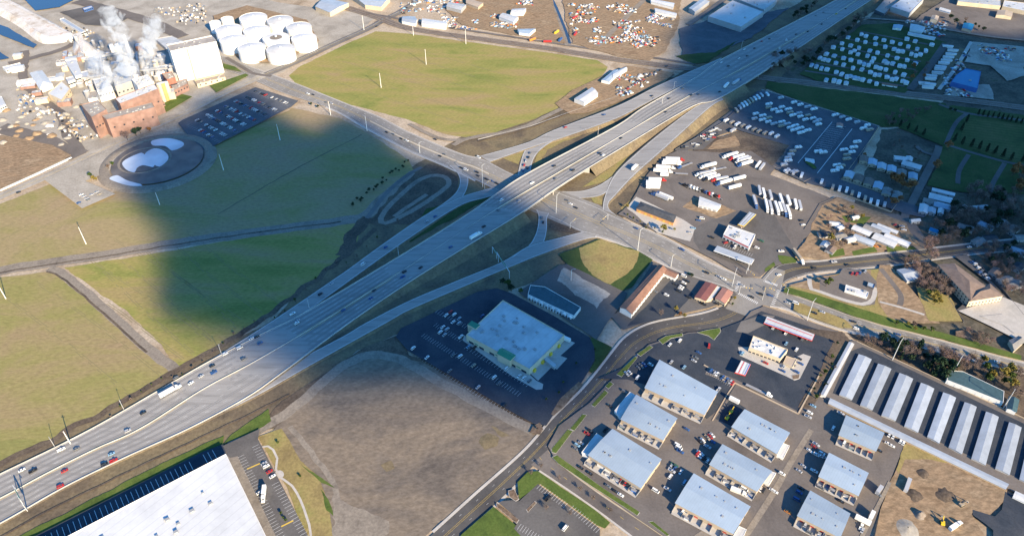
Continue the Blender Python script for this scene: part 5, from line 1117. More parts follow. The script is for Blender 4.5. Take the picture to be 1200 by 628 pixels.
HWY = [(72, 527, 'white', 'pickup'), (90, 526, 'grey', 'sedan'), (26, 551, 'white', 'sedan'), (39, 552, 'black', 'pickup'), (76, 552, 'red', 'sedan'), (71, 570, 'red', 'suv'), (122.5, 544, 'black', 'suv'), (131, 532, 'pale blue', 'sedan'), (133.5, 540, 'red', 'pickup'),
 (264, 415, 'white', 'suv'), (281, 408, 'white', 'van'), (295, 397, 'white', 'sedan'), (301, 395, 'black', 'sedan'), (305, 402.5, 'blue', 'sedan'), (286, 421, 'grey', 'suv'), (249, 429, 'black', 'sedan'), (251, 437, 'blue', 'pickup'), (348, 379, 'white', 'suv'),
 (236, 441, 'silver', 'sedan'), (206, 443, 'grey', 'sedan'), (168, 484, 'black', 'sedan'), (224, 449, 'white', 'sedan'), (150, 505, 'silver', 'suv'), (343, 368, 'white', 'pickup'), (349, 376, 'silver', 'sedan'), (474, 319, 'black', 'suv'), (472, 325, 'blue', 'pickup'), (438.7, 341, 'black', 'sedan'), (434.7, 350, 'blue', 'sedan'), (402.5, 364, 'blue', 'sedan'),
 (567, 266, 'black', 'suv'), (528, 290, 'blue', 'sedan'), (493, 314, 'black', 'sedan'), (649.6, 195, 'black', 'sedan'), (671.6, 200, 'black', 'suv'), (651, 210, 'grey', 'sedan'), (623.5, 215, 'white', 'pickup'), (588, 235, 'white', 'van'), (608, 236, 'silver', 'sedan'), (584, 247, 'grey', 'sedan'), (703, 180, 'black', 'sedan'), (707, 182.5, 'white', 'suv'),
 (780, 132, 'black', 'sedan'), (727.6, 162.5, 'black', 'sedan'), (800, 104, 'tan', 'sedan'), (784, 116, 'black', 'sedan'), (810, 112, 'black', 'sedan'), (819, 111, 'grey', 'sedan'), (843.5, 108, 'black', 'sedan'), (853.5, 78, 'black', 'suv'), (845.5, 74, 'white', 'sedan'), (875.5, 66, 'black', 'sedan'), (866, 69, 'white', 'sedan'), (884, 57, 'black', 'sedan'),
 (872.5, 58.6, 'white', 'sedan'), (892.6, 49, 'red', 'sedan'), (901.6, 46, 'black', 'sedan'), (909, 41, 'silver', 'sedan'), (921.3, 48, 'white', 'van'), (928.7, 50, 'black', 'sedan'), (913.6, 58, 'white', 'suv'), (933, 40.7, 'black', 'sedan'), (946.8, 37.5, 'black', 'suv'), (955.8, 19, 'grey', 'sedan'), (980, 17, 'yellow', 'pickup'), (991, 11, 'black', 'sedan'), (969, 23, 'silver', 'sedan'), (965, 15, 'grey', 'sedan'), (963, 29, 'black', 'sedan')]
for x, y, c, k in HWY: car((x, y), hwy_ang(x), c, k, z=hz(x)+.03)
for x, y, c, k, zt in [(452, 290, 'blue', 'sedan', 1.5), (425.6, 310, 'white', 'van', 1.35), (388.5, 333, 'silver', 'sedan', 1.25), (375.5, 345, 'black', 'suv', 1.2), (500, 260, 'silver', 'sedan', 1.55), (510, 254, 'blue', 'sedan', 1.5)]:
    car((x, y), hwy_ang(x), c, k, 'on the ramp beside the dark field', 'cars on the ramps', z=zt)
for x, y, c, k in [(621.5, 180, 'grey', 'suv'), (619.5, 185, 'black', 'suv'), (616.5, 189, 'silver', 'pickup'), (614.5, 194, 'red', 'suv'), (618, 197, 'black', 'sedan'), (613, 200, 'blue', 'sedan'), (616.5, 205, 'black', 'suv')]:
    car((x, y), wang((616, 205), (621, 180)), c, k, 'queuing behind the bridge', 'cars queuing on the short ramp', z=.75)
car((662.6, 149.7), wang((650, 157), (720, 132)), 'red', 'sedan', 'on the upper ramp', 'cars on the ramps', z=2.1); car((708, 135), wang((650, 157), (720, 132)), 'blue', 'sedan', 'on the upper ramp', 'cars on the ramps', z=4.1); car((764, 113), hwy_ang(764), 'black', 'sedan', 'on the upper ramp', 'cars on the ramps', z=5.9)
car((635, 256), wang((630, 270), (636, 250)), 'grey', 'suv', 'on the loop ramp below the bridge', 'cars on the ramps', z=.65); car((636.5, 261), wang((630, 270), (636, 250)), 'black', 'sedan', 'on the loop ramp below the bridge', 'cars on the ramps', z=.65)
ART_C = mid(ART[0], ART[1], .5)
def art_ang(x):
    i = min(range(1, len(ART_C)-1), key=lambda k: abs(PX(ART_C[k])[0]-x)); d = ART_C[i+1]-ART_C[i-1]; return math.atan2(d.y, d.x)
for x, y, c, k in [(515.7, 184, 'black', 'sedan'), (521, 182, 'grey', 'sedan'), (540, 197.5, 'black', 'sedan'), (546, 200, 'white', 'van'), (559, 203, 'black', 'suv'), (560, 207, 'black', 'sedan'), (570, 211, 'black', 'pickup'), (576, 213, 'blue', 'sedan'), (582, 216, 'black', 'suv'), (561, 185, 'white', 'van'), (510, 164, 'black', 'sedan'),
 (664.6, 236, 'grey', 'sedan'), (668.6, 240, 'white', 'sedan'), (674.7, 244.5, 'black', 'sedan'), (453, 156, 'black', 'sedan'), (461, 158.5, 'grey', 'sedan'), (470, 163.5, 'black', 'sedan'), (477, 166, 'white', 'suv'), (367, 112, 'black', 'sedan'), (388.5, 122.5, 'silver', 'suv'), (382, 121, 'grey', 'sedan'), (361, 111, 'white', 'suv'),
 (745.5, 268.6, 'blue', 'sedan'), (754, 265, 'black', 'sedan'), (799, 293.5, 'blue', 'pickup'), (828, 320.6, 'black', 'suv'), (848, 328, 'white', 'sedan'), (842, 325, 'silver', 'sedan'), (869.5, 335.5, 'silver', 'sedan'), (891.6, 346, 'black', 'suv'), (902.6, 347.5, 'blue', 'sedan'), (922.7, 356, 'silver', 'sedan'), (931.7, 357.4, 'white', 'van'), (953.8, 369, 'black', 'sedan'), (880.5, 349, 'black', 'sedan'),
 (963, 368, 'silver', 'sedan'), (986, 374, 'grey', 'sedan'), (1000, 378, 'black', 'sedan'), (1003, 386, 'white', 'suv'), (1052, 393, 'blue', 'sedan'), (1121, 411, 'grey', 'sedan'), (1168, 425, 'white', 'sedan')]:
    car((x, y), art_ang(x), c, k, 'on the arterial road', 'cars on the arterial road')
for x, y, c, k in [(977, 308, 'silver', 'pickup'), (993, 311.5, 'black', 'sedan'), (1135.6, 290.5, 'white', 'sedan'), (912.6, 323, 'white', 'sedan'), (953.8, 315, 'black', 'sedan')]:
    car((x, y), wang((960, 313), (1040, 305)), c, k, 'on the east street', 'cars on the east street')
for x, y, c in [(441.7, 32, 'black'), (448, 24, 'grey')]: car((x, y), wang((430, 36), (450, 25)), c, 'sedan', 'on the road beside the white tanks', 'cars near the tanks')
car((22, 226), wang((0, 231), (60, 205)), 'black', 'suv', 'on the road left of the factory', 'cars near the factory')

def slots(p0, p1, n, occ, ctx, group, depth=5.0, lines=True, face=None, pop=POP, kinds=KIND, desc=None):
    """a row of parking bays from pixel p0 to p1"""
    a, b = at(*p0), at(*p1); d = (b-a); d.z = 0; L_ = d.length; d.normalize(); nr = Vector((-d.y, d.x, 0)); ang = math.atan2(nr.y, nr.x)
    z = gz((a.x+b.x)/2, (a.y+b.y)/2)
    if lines:
        for k in range(n+1):
            c = a + d*L_*k/n; line_on([Vector((*(c-nr*depth/2)[:2], 0)), Vector((*(c+nr*depth/2)[:2], 0))], z, .15)
    for k in range(n):
        if RC.random() < occ:
            c = a + d*L_*(k+.5)/n; car(PX((c.x, c.y, z)), ang+RC.choice([0, math.pi])+RC.uniform(-.03, .03), RC.choice(pop), RC.choice(kinds), ctx, group)
FL = 'cars in the factory car park'
for k, (a, b, oc) in enumerate([((221, 148), (258, 169), .45), ((231, 144), (266, 163), .6), ((243, 138), (277, 157), .85), ((254, 133), (291, 152), .85), ((264, 128), (300, 145), .8), ((276, 122), (312, 138), .85), ((287, 116), (325, 133), .7), ((299, 110), (338, 125), .65)]):
    slots(a, b, 16, oc, 'in the %s row of the factory car park' % ['nearest', 'second', 'third', 'fourth', 'fifth', 'sixth', 'seventh', 'farthest'][k], FL)
slots((140, 157), (180, 138), 17, .85, 'in the row below the brick factory wall', 'cars along the factory wall')
SL = 'in the supermarket car park'; SG = 'cars in the supermarket car park'
c7 = lambda x, y: (480+x/4.983, 378+y/4.983)
sa = wang(c7(340, 100), c7(690, 300)) + math.pi/2
for x, y, c, k in [(22, 158, 'white', 'suv'), (103, 212, 'white', 'sedan'), (195, 35, 'white', 'sedan'), (220, 48, 'silver', 'suv'), (180, 65, 'white', 'suv'), (205, 80, 'silver', 'sedan'), (255, 5, 'white', 'sedan'), (290, 12, 'silver', 'suv'), (300, 92, 'white', 'pickup'), (345, 148, 'pale blue', 'sedan'), (380, 155, 'black', 'suv'), (296, 205, 'white', 'suv'), (255, 200, 'grey', 'sedan'),
  (235, 290, 'grey', 'sedan'), (375, 258, 'tan', 'sedan'), (495, 328, 'white', 'suv'), (520, 362, 'grey', 'sedan'), (567, 278, 'white', 'van'), (400, 385, 'silver', 'sedan'), (640, 320, 'white', 'sedan'), (668, 332, 'white', 'suv'), (700, 350, 'grey', 'suv'), (555, 490, 'black', 'sedan'), (215, -35, 'white', 'sedan'), (240, -55, 'red', 'sedan'), (262, -38, 'white', 'suv'), (290, -15, 'silver', 'sedan'), (425, -30, 'blue', 'sedan')]:
    car(c7(x, y), sa, c, k, SL, SG)
for a, b, n in [(c7(0, 160), c7(700, 610), 44), (c7(80, 80), c7(640, 425), 40), (c7(150, 20), c7(300, 110), 12), (c7(330, 150), c7(690, 370), 22), (c7(160, -60), c7(330, 30), 12)]:
    slots(a, b, n, 0, '', '')
MG = 'cars beside the motel'
c8 = lambda x, y: (700+x/7.475, 300+y/7.475)
ma = wang(c8(540, 80), c8(200, 450))+math.pi/2
for x, y, c, k in [(680, 262, 'black', 'sedan'), (785, 235, 'black', 'suv'), (755, 250, 'white', 'suv'), (760, 272, 'black', 'sedan'), (735, 285, 'white', 'suv'), (725, 300, 'white', 'sedan'), (712, 322, 'black', 'suv'), (603, 355, 'white', 'suv'), (505, 325, 'grey', 'sedan'), (755, 190, 'white', 'van'), (800, 375, 'black', 'suv'), (925, 435, 'black', 'pickup'), (1045, 432, 'black', 'sedan'), (1025, 415, 'grey', 'sedan'), (805, 165, 'green', 'suv')]:
    car(c8(x, y), ma, c, k, 'beside the motel', MG)
c9 = lambda x, y: (720+x/4.983, 252+y/4.983)
for x, y, c, k, a_ in [(568, 140, 'black', 'suv', 0), (648, 170, 'red', 'sedan', 1), (830, 200, 'white', 'suv', 0), (857, 160, 'green', 'suv', 0), (972, 220, 'white', 'pickup', .6), (510, 28, 'white', 'van', .3), (460, 85, 'pale blue', 'sedan', .3), (440, 110, 'silver', 'sedan', .3), (490, 40, 'blue', 'sedan', .3), (1090, 40, 'black', 'sedan', .8), (1100, 65, 'white', 'sedan', .8)]:
    car(c9(x, y), wang(c9(600, 178), c9(818, 258))+a_, c, k, 'near the truck stop shop', 'cars at the truck stop')
slots(c9(640, 180), c9(800, 240), 12, .25, 'in the bays before the truck stop shop', 'cars at the truck stop')
# gas station and estate yards
c10 = lambda x, y: (720+x/4.983, 378+y/4.983)
ea = wang((813, 555), (878, 593)); eb = ea+math.pi/2
GS = 'around the gas station'
for x, y, c, k, a_ in [(880, 245, 'red', 'sedan', ea), (985, 265, 'silver', 'sedan', eb), (1060, 168, 'white', 'suv', eb), (1000, 132, 'pale blue', 'sedan', eb), (1075, 220, 'black', 'sedan', ea), (1085, 250, 'blue', 'sedan', ea), (980, 292, 'blue', 'sedan', ea), (1040, 255, 'grey', 'sedan', ea), (1060, 298, 'blue', 'suv', ea), (745, 190, 'pale blue', 'suv', eb), (925, 40, 'white', 'suv', eb), (1000, 70, 'white', 'pickup', eb), (1095, 105, 'grey', 'suv', eb), (550, 145, 'red', 'van', 1.3)]:
    car(c10(x, y), a_, c, k, GS, 'cars at the gas station')
EG = 'cars in the warehouse estate'
def yard(cfun, lst, ctx, group=EG, a0=None):
    for x, y, c, k, t in lst: car(cfun(x, y), (a0 if a0 is not None else ea)+t*math.pi/2, c, k, ctx, group)
yard(c10, [(380, 115, 'white', 'suv', 1), (322, 138, 'white', 'sedan', 1), (210, 255, 'white', 'suv', 0), (135, 330, 'white', 'van', 1), (490, 185, 'blue', 'sedan', 0), (470, 215, 'grey', 'pickup', 0), (462, 232, 'silver', 'sedan', 0), (330, 240, 'silver', 'sedan', 1), (405, 270, 'pale blue', 'sedan', 1), (55, 412, 'grey', 'suv', 0), (605, 400, 'silver', 'pickup', 1)], 'beside the warehouse near the bend')
slots(c10(545, 290), c10(690, 375), 13, .7, 'in the bays along the gas station wall', EG)
c11 = lambda x, y: (640+x/7.475, 474+y/7.475)
yard(c11, [(360, 270, 'red', 'pickup', 0), (385, 245, 'black', 'suv', 0), (270, 370, 'pale blue', 'suv', 0), (305, 350, 'silver', 'sedan', 0), (255, 400, 'grey', 'sedan', 0), (520, 235, 'black', 'pickup', 1), (1150, 370, 'white', 'van', 0), (1155, 400, 'blue', 'sedan', 0), (555, 25, 'black', 'sedan', 0)], 'around the widest warehouse')
c12 = lambda x, y: (640+x/7.475, 544+y/7.475)
yard(c12, [(300, 42, 'black', 'sedan', 0), (380, 92, 'black', 'sedan', 0), (605, 250, 'black', 'sedan', 0), (650, 280, 'white', 'sedan', 0), (540, 205, 'grey', 'sedan', 0), (610, 110, 'grey', 'suv', 1), (655, 140, 'silver', 'pickup', 1), (695, 165, 'blue', 'suv', 1), (738, 185, 'grey', 'suv', 1), (955, 245, 'white', 'van', 0), (1060, 230, 'silver', 'pickup', 0), (165, 570, 'white', 'van', 1)], 'in the lane beside the side street verge')
c13 = lambda x, y: (780+x/5.98, 500+y/5.98)
yard(c13, [(90, 160, 'white', 'van', 0), (100, 185, 'blue', 'pickup', 0), (145, 28, 'blue', 'sedan', 0), (545, 450, 'white', 'van', 0), (665, 450, 'white', 'sedan', 1), (680, 455, 'black', 'suv', 1), (745, 455, 'white', 'sedan', 0), (760, 465, 'white', 'sedan', 0), (810, 340, 'white', 'suv', 0), (290, 150, 'silver', 'pickup', 0), (300, 240, 'grey', 'sedan', 0), (235, 190, 'white', 'sedan', 0), (325, 115, 'blue', 'sedan', 0), (40, 320, 'silver', 'pickup', 0), (30, 360, 'white', 'suv', 1), (130, 400, 'pale blue', 'van', 1), (60, 280, 'green', 'pickup', 0), (1050, 205, 'white', 'suv', 0), (1080, 215, 'white', 'sedan', 0), (1035, 320, 'white', 'pickup', 0), (930, 470, 'blue', 'suv', 0), (915, 520, 'blue', 'van', 0), (945, 440, 'black', 'sedan', 0), (850, 605, 'orange', 'sedan', 0),
  (150, 600, 'silver', 'suv', 1), (120, 605, 'white', 'suv', 1), (1140, 405, 'grey', 'suv', 1)], 'among the middle warehouses of the estate')
c14 = lambda x, y: (940+x/7.475, 460+y/7.475)
yard(c14, [(330, 195, 'silver', 'pickup', 0), (265, 325, 'white', 'suv', 1), (360, 460, 'white', 'van', 1), (510, 465, 'white', 'van', 0), (755, 385, 'white', 'sedan', 1), (790, 400, 'white', 'sedan', 1), (855, 440, 'white', 'suv', 1), (880, 455, 'white', 'suv', 1), (745, 460, 'white', 'sedan', 0), (775, 478, 'white', 'sedan', 0), (665, 520, 'black', 'sedan', 0), (165, 545, 'white', 'suv', 0), (180, 575, 'silver', 'sedan', 0), (60, 190, 'white', 'suv', 0), (45, 225, 'silver', 'pickup', 0), (90, 130, 'pale blue', 'sedan', 0), (600, 500, 'blue', 'suv', 1)], 'around the small warehouse by the compound wall')
c15 = lambda x, y: (940+x/7.475, 544+y/7.475)
yard(c15, [(345, 212, 'white', 'suv', 0), (440, 300, 'white', 'sedan', 0), (220, 195, 'blue', 'pickup', 1), (160, 225, 'grey', 'sedan', 0), (330, 335, 'black', 'sedan', 0), (510, 560, 'white', 'pickup', 1), (520, 590, 'silver', 'sedan', 1), (170, 580, 'white', 'van', 0), (185, 610, 'blue', 'suv', 1), (660, 280, 'grey', 'sedan', 0), (55, 615, 'grey', 'suv', 0), (20, 545, 'silver', 'suv', 1)], 'between the red door warehouses')
c16 = lambda x, y: (960+x/4.983, 252+y/4.983)
yard(c16, [(190, 352, 'red', 'sedan', 1), (215, 355, 'red', 'suv', 1), (235, 350, 'blue', 'sedan', 1), (265, 340, 'silver', 'sedan', 1), (345, 190, 'black', 'sedan', .2), (325, 190, 'orange', 'pickup', .2), (210, 180, 'black', 'suv', .5), (492, 95, 'white', 'sedan', .2), (480, 75, 'silver', 'pickup', .2), (460, 80, 'black', 'pickup', .8), (440, 65, 'red', 'sedan', .8)], 'around the corner lot and the sheds')
c17 = lambda x, y: (1080+x/9.97, 290+y/9.97)
for x, y, c, k in [(615, 215, 'white', 'suv'), (640, 225, 'white', 'sedan'), (655, 260, 'white', 'suv'), (690, 290, 'grey', 'sedan'), (670, 315, 'blue', 'suv'), (725, 338, 'silver', 'sedan'), (755, 380, 'white', 'suv'), (770, 390, 'silver', 'sedan'), (580, 195, 'blue', 'sedan')]:
    car(c17(x, y), wang(c17(385, 190), c17(770, 470))+math.pi/2, c, k, 'in the shaded row beside the hotel', 'cars at the hotel')
c18 = lambda x, y: (240+x/4.983, 502+y/4.983)
oa = wang((270, 540), (324, 628))+math.pi/2
for x, y, c, k in [(362, 232, 'white', 'suv'), (350, 215, 'silver', 'sedan'), (382, 262, 'red', 'sedan'), (400, 290, 'white', 'sedan'), (325, 385, 'white', 'sedan')]: car(c18(x, y), oa, c, k, 'in the office car park', 'cars at the office')
for a, b, n in [(c18(215, 170), c18(390, 520), 22), (c18(300, 110), c18(345, 200), 6), (c18(415, 330), c18(590, 640), 18), (c18(395, 540), c18(450, 640), 6)]:
    slots(a, b, n, 0, '', '')
for a, b, n in [(c18(250, 245), c18(330, 210), 1), (c18(450, 580), c18(520, 545), 1)]:
    p, q_ = at(*a), at(*b); line_on([p, q_], None, 1.0, 'yellow')
c19 = lambda x, y: (480+x/4.983, 502+y/4.983)
for a, b, n in [(c19(755, 345), c19(910, 455), 11), (c19(945, 470), c19(1100, 600), 11), (c19(640, 580), c19(760, 650), 8)]: slots(a, b, n, 0, '', '')
# small car lots at the left and by the trailer lot
for x, y in [(480, 520), (495, 530), (510, 542), (520, 550), (540, 520), (570, 505), (585, 515), (465, 568)]:
    car((x/4.983, 126+y/4.983), RC.uniform(.6, .9), RC.choice(POP), 'sedan', 'in the paved lot below the round pond', 'cars below the pond', detail=False)
c20 = lambda x, y: (740+x/7.475, 150+y/7.475)
for x, y in [(450, 185), (480, 175), (540, 150), (575, 160), (560, 178), (620, 85), (650, 90), (640, 105), (670, 110), (655, 125), (690, 90), (700, 70), (720, 60), (740, 55), (665, 60), (690, 40), (715, 30), (745, 20), (770, 30), (600, 150), (630, 75), (720, 95), (750, 75)]:
    car(c20(x, y), RC.uniform(-.2, .3), RC.choice(POP), RC.choice(KIND), 'in the small yard by the ramp', 'cars in the small yard', detail=False)

# ---- trucks, trailers, campers
def truck_parts(col='white', tcol='white', L_=15.5, tractor=True, flat=False):
    out = []
    mb = MB()
    if flat: mb.box((0, 0, 1.1), (L_, 2.5, .35))
    else:
        mb.box((0, 0, 1.15), (L_, 2.55, 2.85)); mb.box((-L_*.3, 0, .75), (3.2, 2.3, .4))
    out.append(('trailer', mb.mesh('trailer', [MATS['trim_grey'] if flat else CM(tcol)])))
    w_ = []
    for x in (-L_*.36, -L_*.27): 
        for s in (-1, 1): w_.append(('wheel', wheel_mb(x, s*1.0, .5, .5).mesh('wheel', [MATS['rubber'], MATS['chrome']])))
    if tractor:
        mb = MB(); profile(mb, [(L_/2+.4, .6), (L_/2+5.6, .6), (L_/2+5.7, 1.5), (L_/2+4.2, 1.8), (L_/2+3.7, 2.7), (L_/2+2.6, 3.6), (L_/2+1.2, 3.7), (L_/2+1.2, 1.2), (L_/2+.4, 1.1)], 2.35)
        out.append(('cab', mb.mesh('cab', [CM(col)])))
        mb = MB(); mb.face([(L_/2+4.22, -1.0, 1.85), (L_/2+4.22, 1.0, 1.85), (L_/2+3.78, 1.0, 2.65), (L_/2+3.78, -1.0, 2.65)]); mb.box((L_/2+3.1, 0, 1.9), (1.1, 2.42, .7)); out.append(('windscreen', mb.mesh('windscreen', [MATS['glass_dark']])))
        for x in (L_/2+1.5, L_/2+4.9):
            for s in (-1, 1): w_.append(('wheel', wheel_mb(x, s*1.0, .5, .4).mesh('wheel', [MATS['rubber'], MATS['chrome']])))
    else:
        mb = MB(); mb.box((L_*.36, -.8, 0), (.25, .25, 1.2)); mb.box((L_*.36, .8, 0), (.25, .25, 1.2)); out.append(('landing_leg', mb.mesh('landing_leg', [MATS['trim_grey']])))
    return out + w_
TP = {}
def truck(p, q, col='white', tcol='white', tractor=True, flat=False, ctx='in the truck stop yard', group='trucks at the truck stop', z=None, L_=None):
    """trailer roof runs from pixel p to pixel q; the tractor stands beyond q"""
    h = 3.9 if not flat else 1.4
    zz = z if z is not None else gz(*G(p).xy)
    a, b = G(p, zz+h), G(q, zz+h); c = (a+b)/2; L_ = L_ or min(16.2, max(7, round((b-a).length)))
    key = (col, tcol, L_, tractor, flat)
    if key not in TP: TP[key] = truck_parts(*[col, tcol, L_, tractor, flat])
    r = root('semi_truck' if tractor else 'cargo_trailer', (c.x, c.y, zz), math.atan2((b-a).y, (b-a).x))
    for n_, m_ in TP[key]:
        o = bpy.data.objects.new(n_, m_); COL.objects.link(o); o.parent = r
    d = ('%s semi truck with %s trailer' % (col, 'flatbed' if flat else tcol)) if tractor else ('empty flatbed trailer' if flat else '%s box trailer' % tcol)
    later(r, d, ctx, 'truck' if tractor else 'trailer', group); return r
def T(cf, l, **k):
    for t in l: truck(cf(t[0], t[1]), cf(t[2], t[3]), *t[4:], **k)
T(c20, [(300, 258, 425, 262, 'red'), (275, 276, 405, 280, 'white'), (262, 294, 400, 298, 'white'), (215, 325, 345, 335, 'white'), (195, 358, 320, 366, 'white'), (255, 395, 325, 400, 'white', 'white', False), (150, 437, 265, 440, 'red'), (130, 462, 258, 465, 'white', 'white', False), (130, 482, 255, 484, 'white', 'white', False), (130, 506, 250, 508, 'white', 'white', False),
        (745, 298, 640, 325, 'white'), (700, 372, 600, 392, 'white', 'silver'), (740, 387, 632, 412, 'white'), (775, 405, 668, 432, 'black'), (830, 345, 740, 362, 'white', 'white', True, True), (850, 422, 740, 440, 'red', 'silver'), (880, 442, 778, 472, 'blue'), (1000, 413, 895, 440, 'white', 'white', False), (960, 488, 855, 516, 'white', 'white', False),
        (950, 203, 815, 240, 'white'), (1000, 222, 880, 255, 'red'), (1030, 240, 925, 272, 'black'), (1050, 248, 945, 278, 'white', 'silver'), (1062, 280, 965, 308, 'blue'), (1095, 335, 1130, 288, 'white', 'white', False), (1128, 352, 1165, 305, 'white', 'silver', False), (550, 298, 420, 345, 'blue', 'white', True, True), (385, 396, 495, 402, 'white', 'white', False, True),
        (370, 612, 240, 560, 'blue'), (325, 615, 215, 572, 'blue', 'silver')])
c21 = lambda x, y: (860+x/5.98, 180+y/5.98)
T(c21, [(176, 220, 188, 280, 'white', 'silver', False), (204, 236, 220, 300, 'white', 'white', False), (250, 250, 268, 315, 'white', 'silver', False), (322, 275, 344, 342, 'white', 'white', False), (374, 285, 398, 355, 'white', 'white', False), (428, 312, 444, 380, 'white', 'white', False), (457, 320, 475, 390, 'white', 'silver', False),
        (138, 288, 158, 350, 'blue', 'silver'), (222, 310, 238, 380, 'white', 'white'), (250, 322, 268, 390, 'white', 'silver'), (288, 325, 314, 398, 'white', 'white'), (318, 335, 340, 400, 'black', 'white'), (345, 345, 365, 405, 'blue', 'silver'), (372, 358, 394, 418, 'white', 'white')], ctx='right of the truck stop', group='trailers right of the truck stop')
T(c9, [(1045, 190, 1095, 255, 'white', 'tan')], ctx='leaving the truck stop')
truck((186, 462.5), (203, 453), 'white', 'white', z=hz(195)+.03, ctx='on the highway', group='trucks on the highway')
truck((551, 277.5), (559.5, 272.5), 'white', 'white', z=hz(555)+.03, ctx='on the highway below the bridge', group='trucks on the highway')
truck((849, 101), (853, 97), 'white', 'white', z=hz(850)+.03, ctx='on the highway near the trailer lot', group='trucks on the highway'); truck((859, 97), (866, 92.5), 'blue', 'silver', z=hz(860)+.03, ctx='on the highway near the trailer lot', group='trucks on the highway')
truck((741, 197), (745, 193), 'white', 'white', z=2.7, ctx='on the ramp above the truck stop', group='trucks on the highway', L_=8)
truck(c13(490, 432), c13(500, 436), 'white', 'white', z=.4, ctx='beside the middle warehouse', group='trucks of the estate', L_=7)
T(c15, [(470, 440, 610, 510, 'white', 'white', False), (665, 235, 700, 185, 'silver', 'silver', False), (605, 460, 628, 410, 'white', 'white', False)], ctx='against the construction ground fence', group='trailers of the estate')
T(c10, [(675, 430, 730, 458, 'white', 'white', False), (770, 360, 880, 412, 'white', 'silver', True, True)], ctx='beside the gas station wall', group='trailers of the estate')
T(c18, [(345, 330, 340, 372, 'white')], ctx='in the office car park', group='trucks of the office'); 
T(c7, [(895, 78, 940, 98, 'white', 'white', False)], ctx='behind the supermarket', group='trailers at the supermarket')
c22 = lambda x, y: (480+x/7.475, 252+y/7.475)

RVK = {}
def camper_mesh(L_, col):
    if (L_, col) not in RVK:
        mb = MB(); profile(mb, [(-L_/2, .6), (L_/2-.3, .6), (L_/2, 1.2), (L_/2-.1, 2.4), (L_/2-.8, 3.0), (-L_/2+.2, 3.05), (-L_/2, 2.8)], 2.45)
        mw = MB(); mw.box((.2, 0, 1.75), (L_*.25, 2.5, .55)); mw.box((-L_*.3, 0, 1.75), (L_*.12, 2.5, .5))
        ms = MB(); ms.box((0, 0, 1.1), (L_*.9, 2.49, .22))
        mu = MB(); mu.box((0, 0, 3.0), (.9, .9, .35)); mu.tube([(L_/2-.1, 0, .7), (L_/2+1.2, 0, .6)], [.08, .08], 6)
        RVK[L_, col] = [('body', mb.mesh('body', [CM(col)])), ('window', mw.mesh('window', [MATS['glass_dark']])), ('stripe', ms.mesh('stripe', [CM('grey')])), ('roof_vent', mu.mesh('roof_vent', [MATS['unit_grey']]))] + [('wheel', wheel_mb(-.4+x, s*1.1, .36).mesh('wheel', [MATS['rubber'], MATS['chrome']])) for x in (0, .9) for s in (-1, 1)]
    return RVK[L_, col]
def camper(p, ang, ctx, L_=None):
    g = at(*p); g2 = G(p, 2.0); g.x, g.y = g2.x, g2.y
    r = root('camper_trailer', g, ang); col = RC.choice(['white', 'white', 'white', 'silver', 'tan']) 
    for n_, m_ in camper_mesh(L_ or RC.choice([7.5, 9]), col):
        o = bpy.data.objects.new(n_, m_); COL.objects.link(o); o.parent = r
    r.scale = (1.12, 1.15, 1.05)
    later(r, col+' camper trailer', ctx, 'camper', 'campers in the trailer lot')
c23 = lambda x, y: (800+x/7.475, 90+y/7.475); c24 = lambda x, y: (900+x/7.475, 120+y/7.475)
steep = wang(c23(470, 280), c23(510, 330)); flat_ = wang(c23(920, 300), c23(1000, 282))
for x, y in [(740, 160), (690, 168), (660, 185), (632, 198), (604, 212), (578, 228), (552, 242), (526, 256), (500, 275), (470, 300)]: camper(c23(x, y), steep, 'along the highway side of the trailer lot')
for x, y in [(860, 190), (975, 230), (1030, 250), (1095, 268), (1150, 288)]: camper(c23(x, y), flat_, 'along the green verge of the trailer lot')
for x, y in [(590, 115), (650, 135), (705, 155), (780, 178), (870, 205), (835, 232), (890, 245)]: camper(c24(x, y), flat_, 'along the green verge of the trailer lot')
for x, y in [(755, 245), (752, 276), (868, 272), (800, 294), (845, 312), (925, 290), (940, 320), (965, 342), (1020, 325), (1030, 354), (1095, 345), (1075, 380), (1140, 370), (1165, 400), (1190, 384), (1190, 422)]: camper(c23(x, y), flat_, 'in the upper block of the trailer lot')
for x, y in [(640, 330), (700, 346), (630, 372), (698, 382), (755, 365), (750, 400), (800, 417), (868, 402), (862, 436), (915, 420), (940, 450), (985, 434), (975, 472), (1030, 455), (1035, 494), (1095, 474)]: camper(c23(x, y), flat_, 'in the middle block of the trailer lot')
for x, y in [(380, 388), (430, 405), (480, 420), (525, 434), (575, 449), (625, 467), (668, 482), (720, 498), (775, 502), (826, 526), (440, 475)]: camper(c23(x, y), flat_+.35, 'in the row above the dark dirt lot')
for x, y in [(440, 434), (482, 442), (780, 350), (750, 398), (735, 440), (690, 465), (690, 500), (665, 420), (645, 560), (625, 580), (585, 603), (605, 555)]: camper(c24(x, y), flat_-.15, 'along the homes side of the trailer lot')
for x, y in [(265, 398), (215, 432), (200, 462), (175, 490), (175, 515), (140, 550), (168, 605), (230, 612)]: camper(c24(x, y), flat_-.15, 'at the entrance of the trailer lot')
for x, y in [(615, 200), (692, 240), (740, 250), (790, 258), (828, 280), (875, 295), (918, 318), (958, 335), (1005, 350), (1055, 360), (375, 125), (420, 135), (475, 155)]: camper(c21(x, y), wang(c21(740, 270), c21(752, 230)), 'in the lane below the trailer lot')
for a, b, n in [(c24(440, 230), c24(700, 240), 1)]: pass
for k in range(14):
    a = c24(545-k*11, 200+k*17); b = c24(680-k*11, 225+k*17); line_on([at(*a), at(*b)], None, .25)
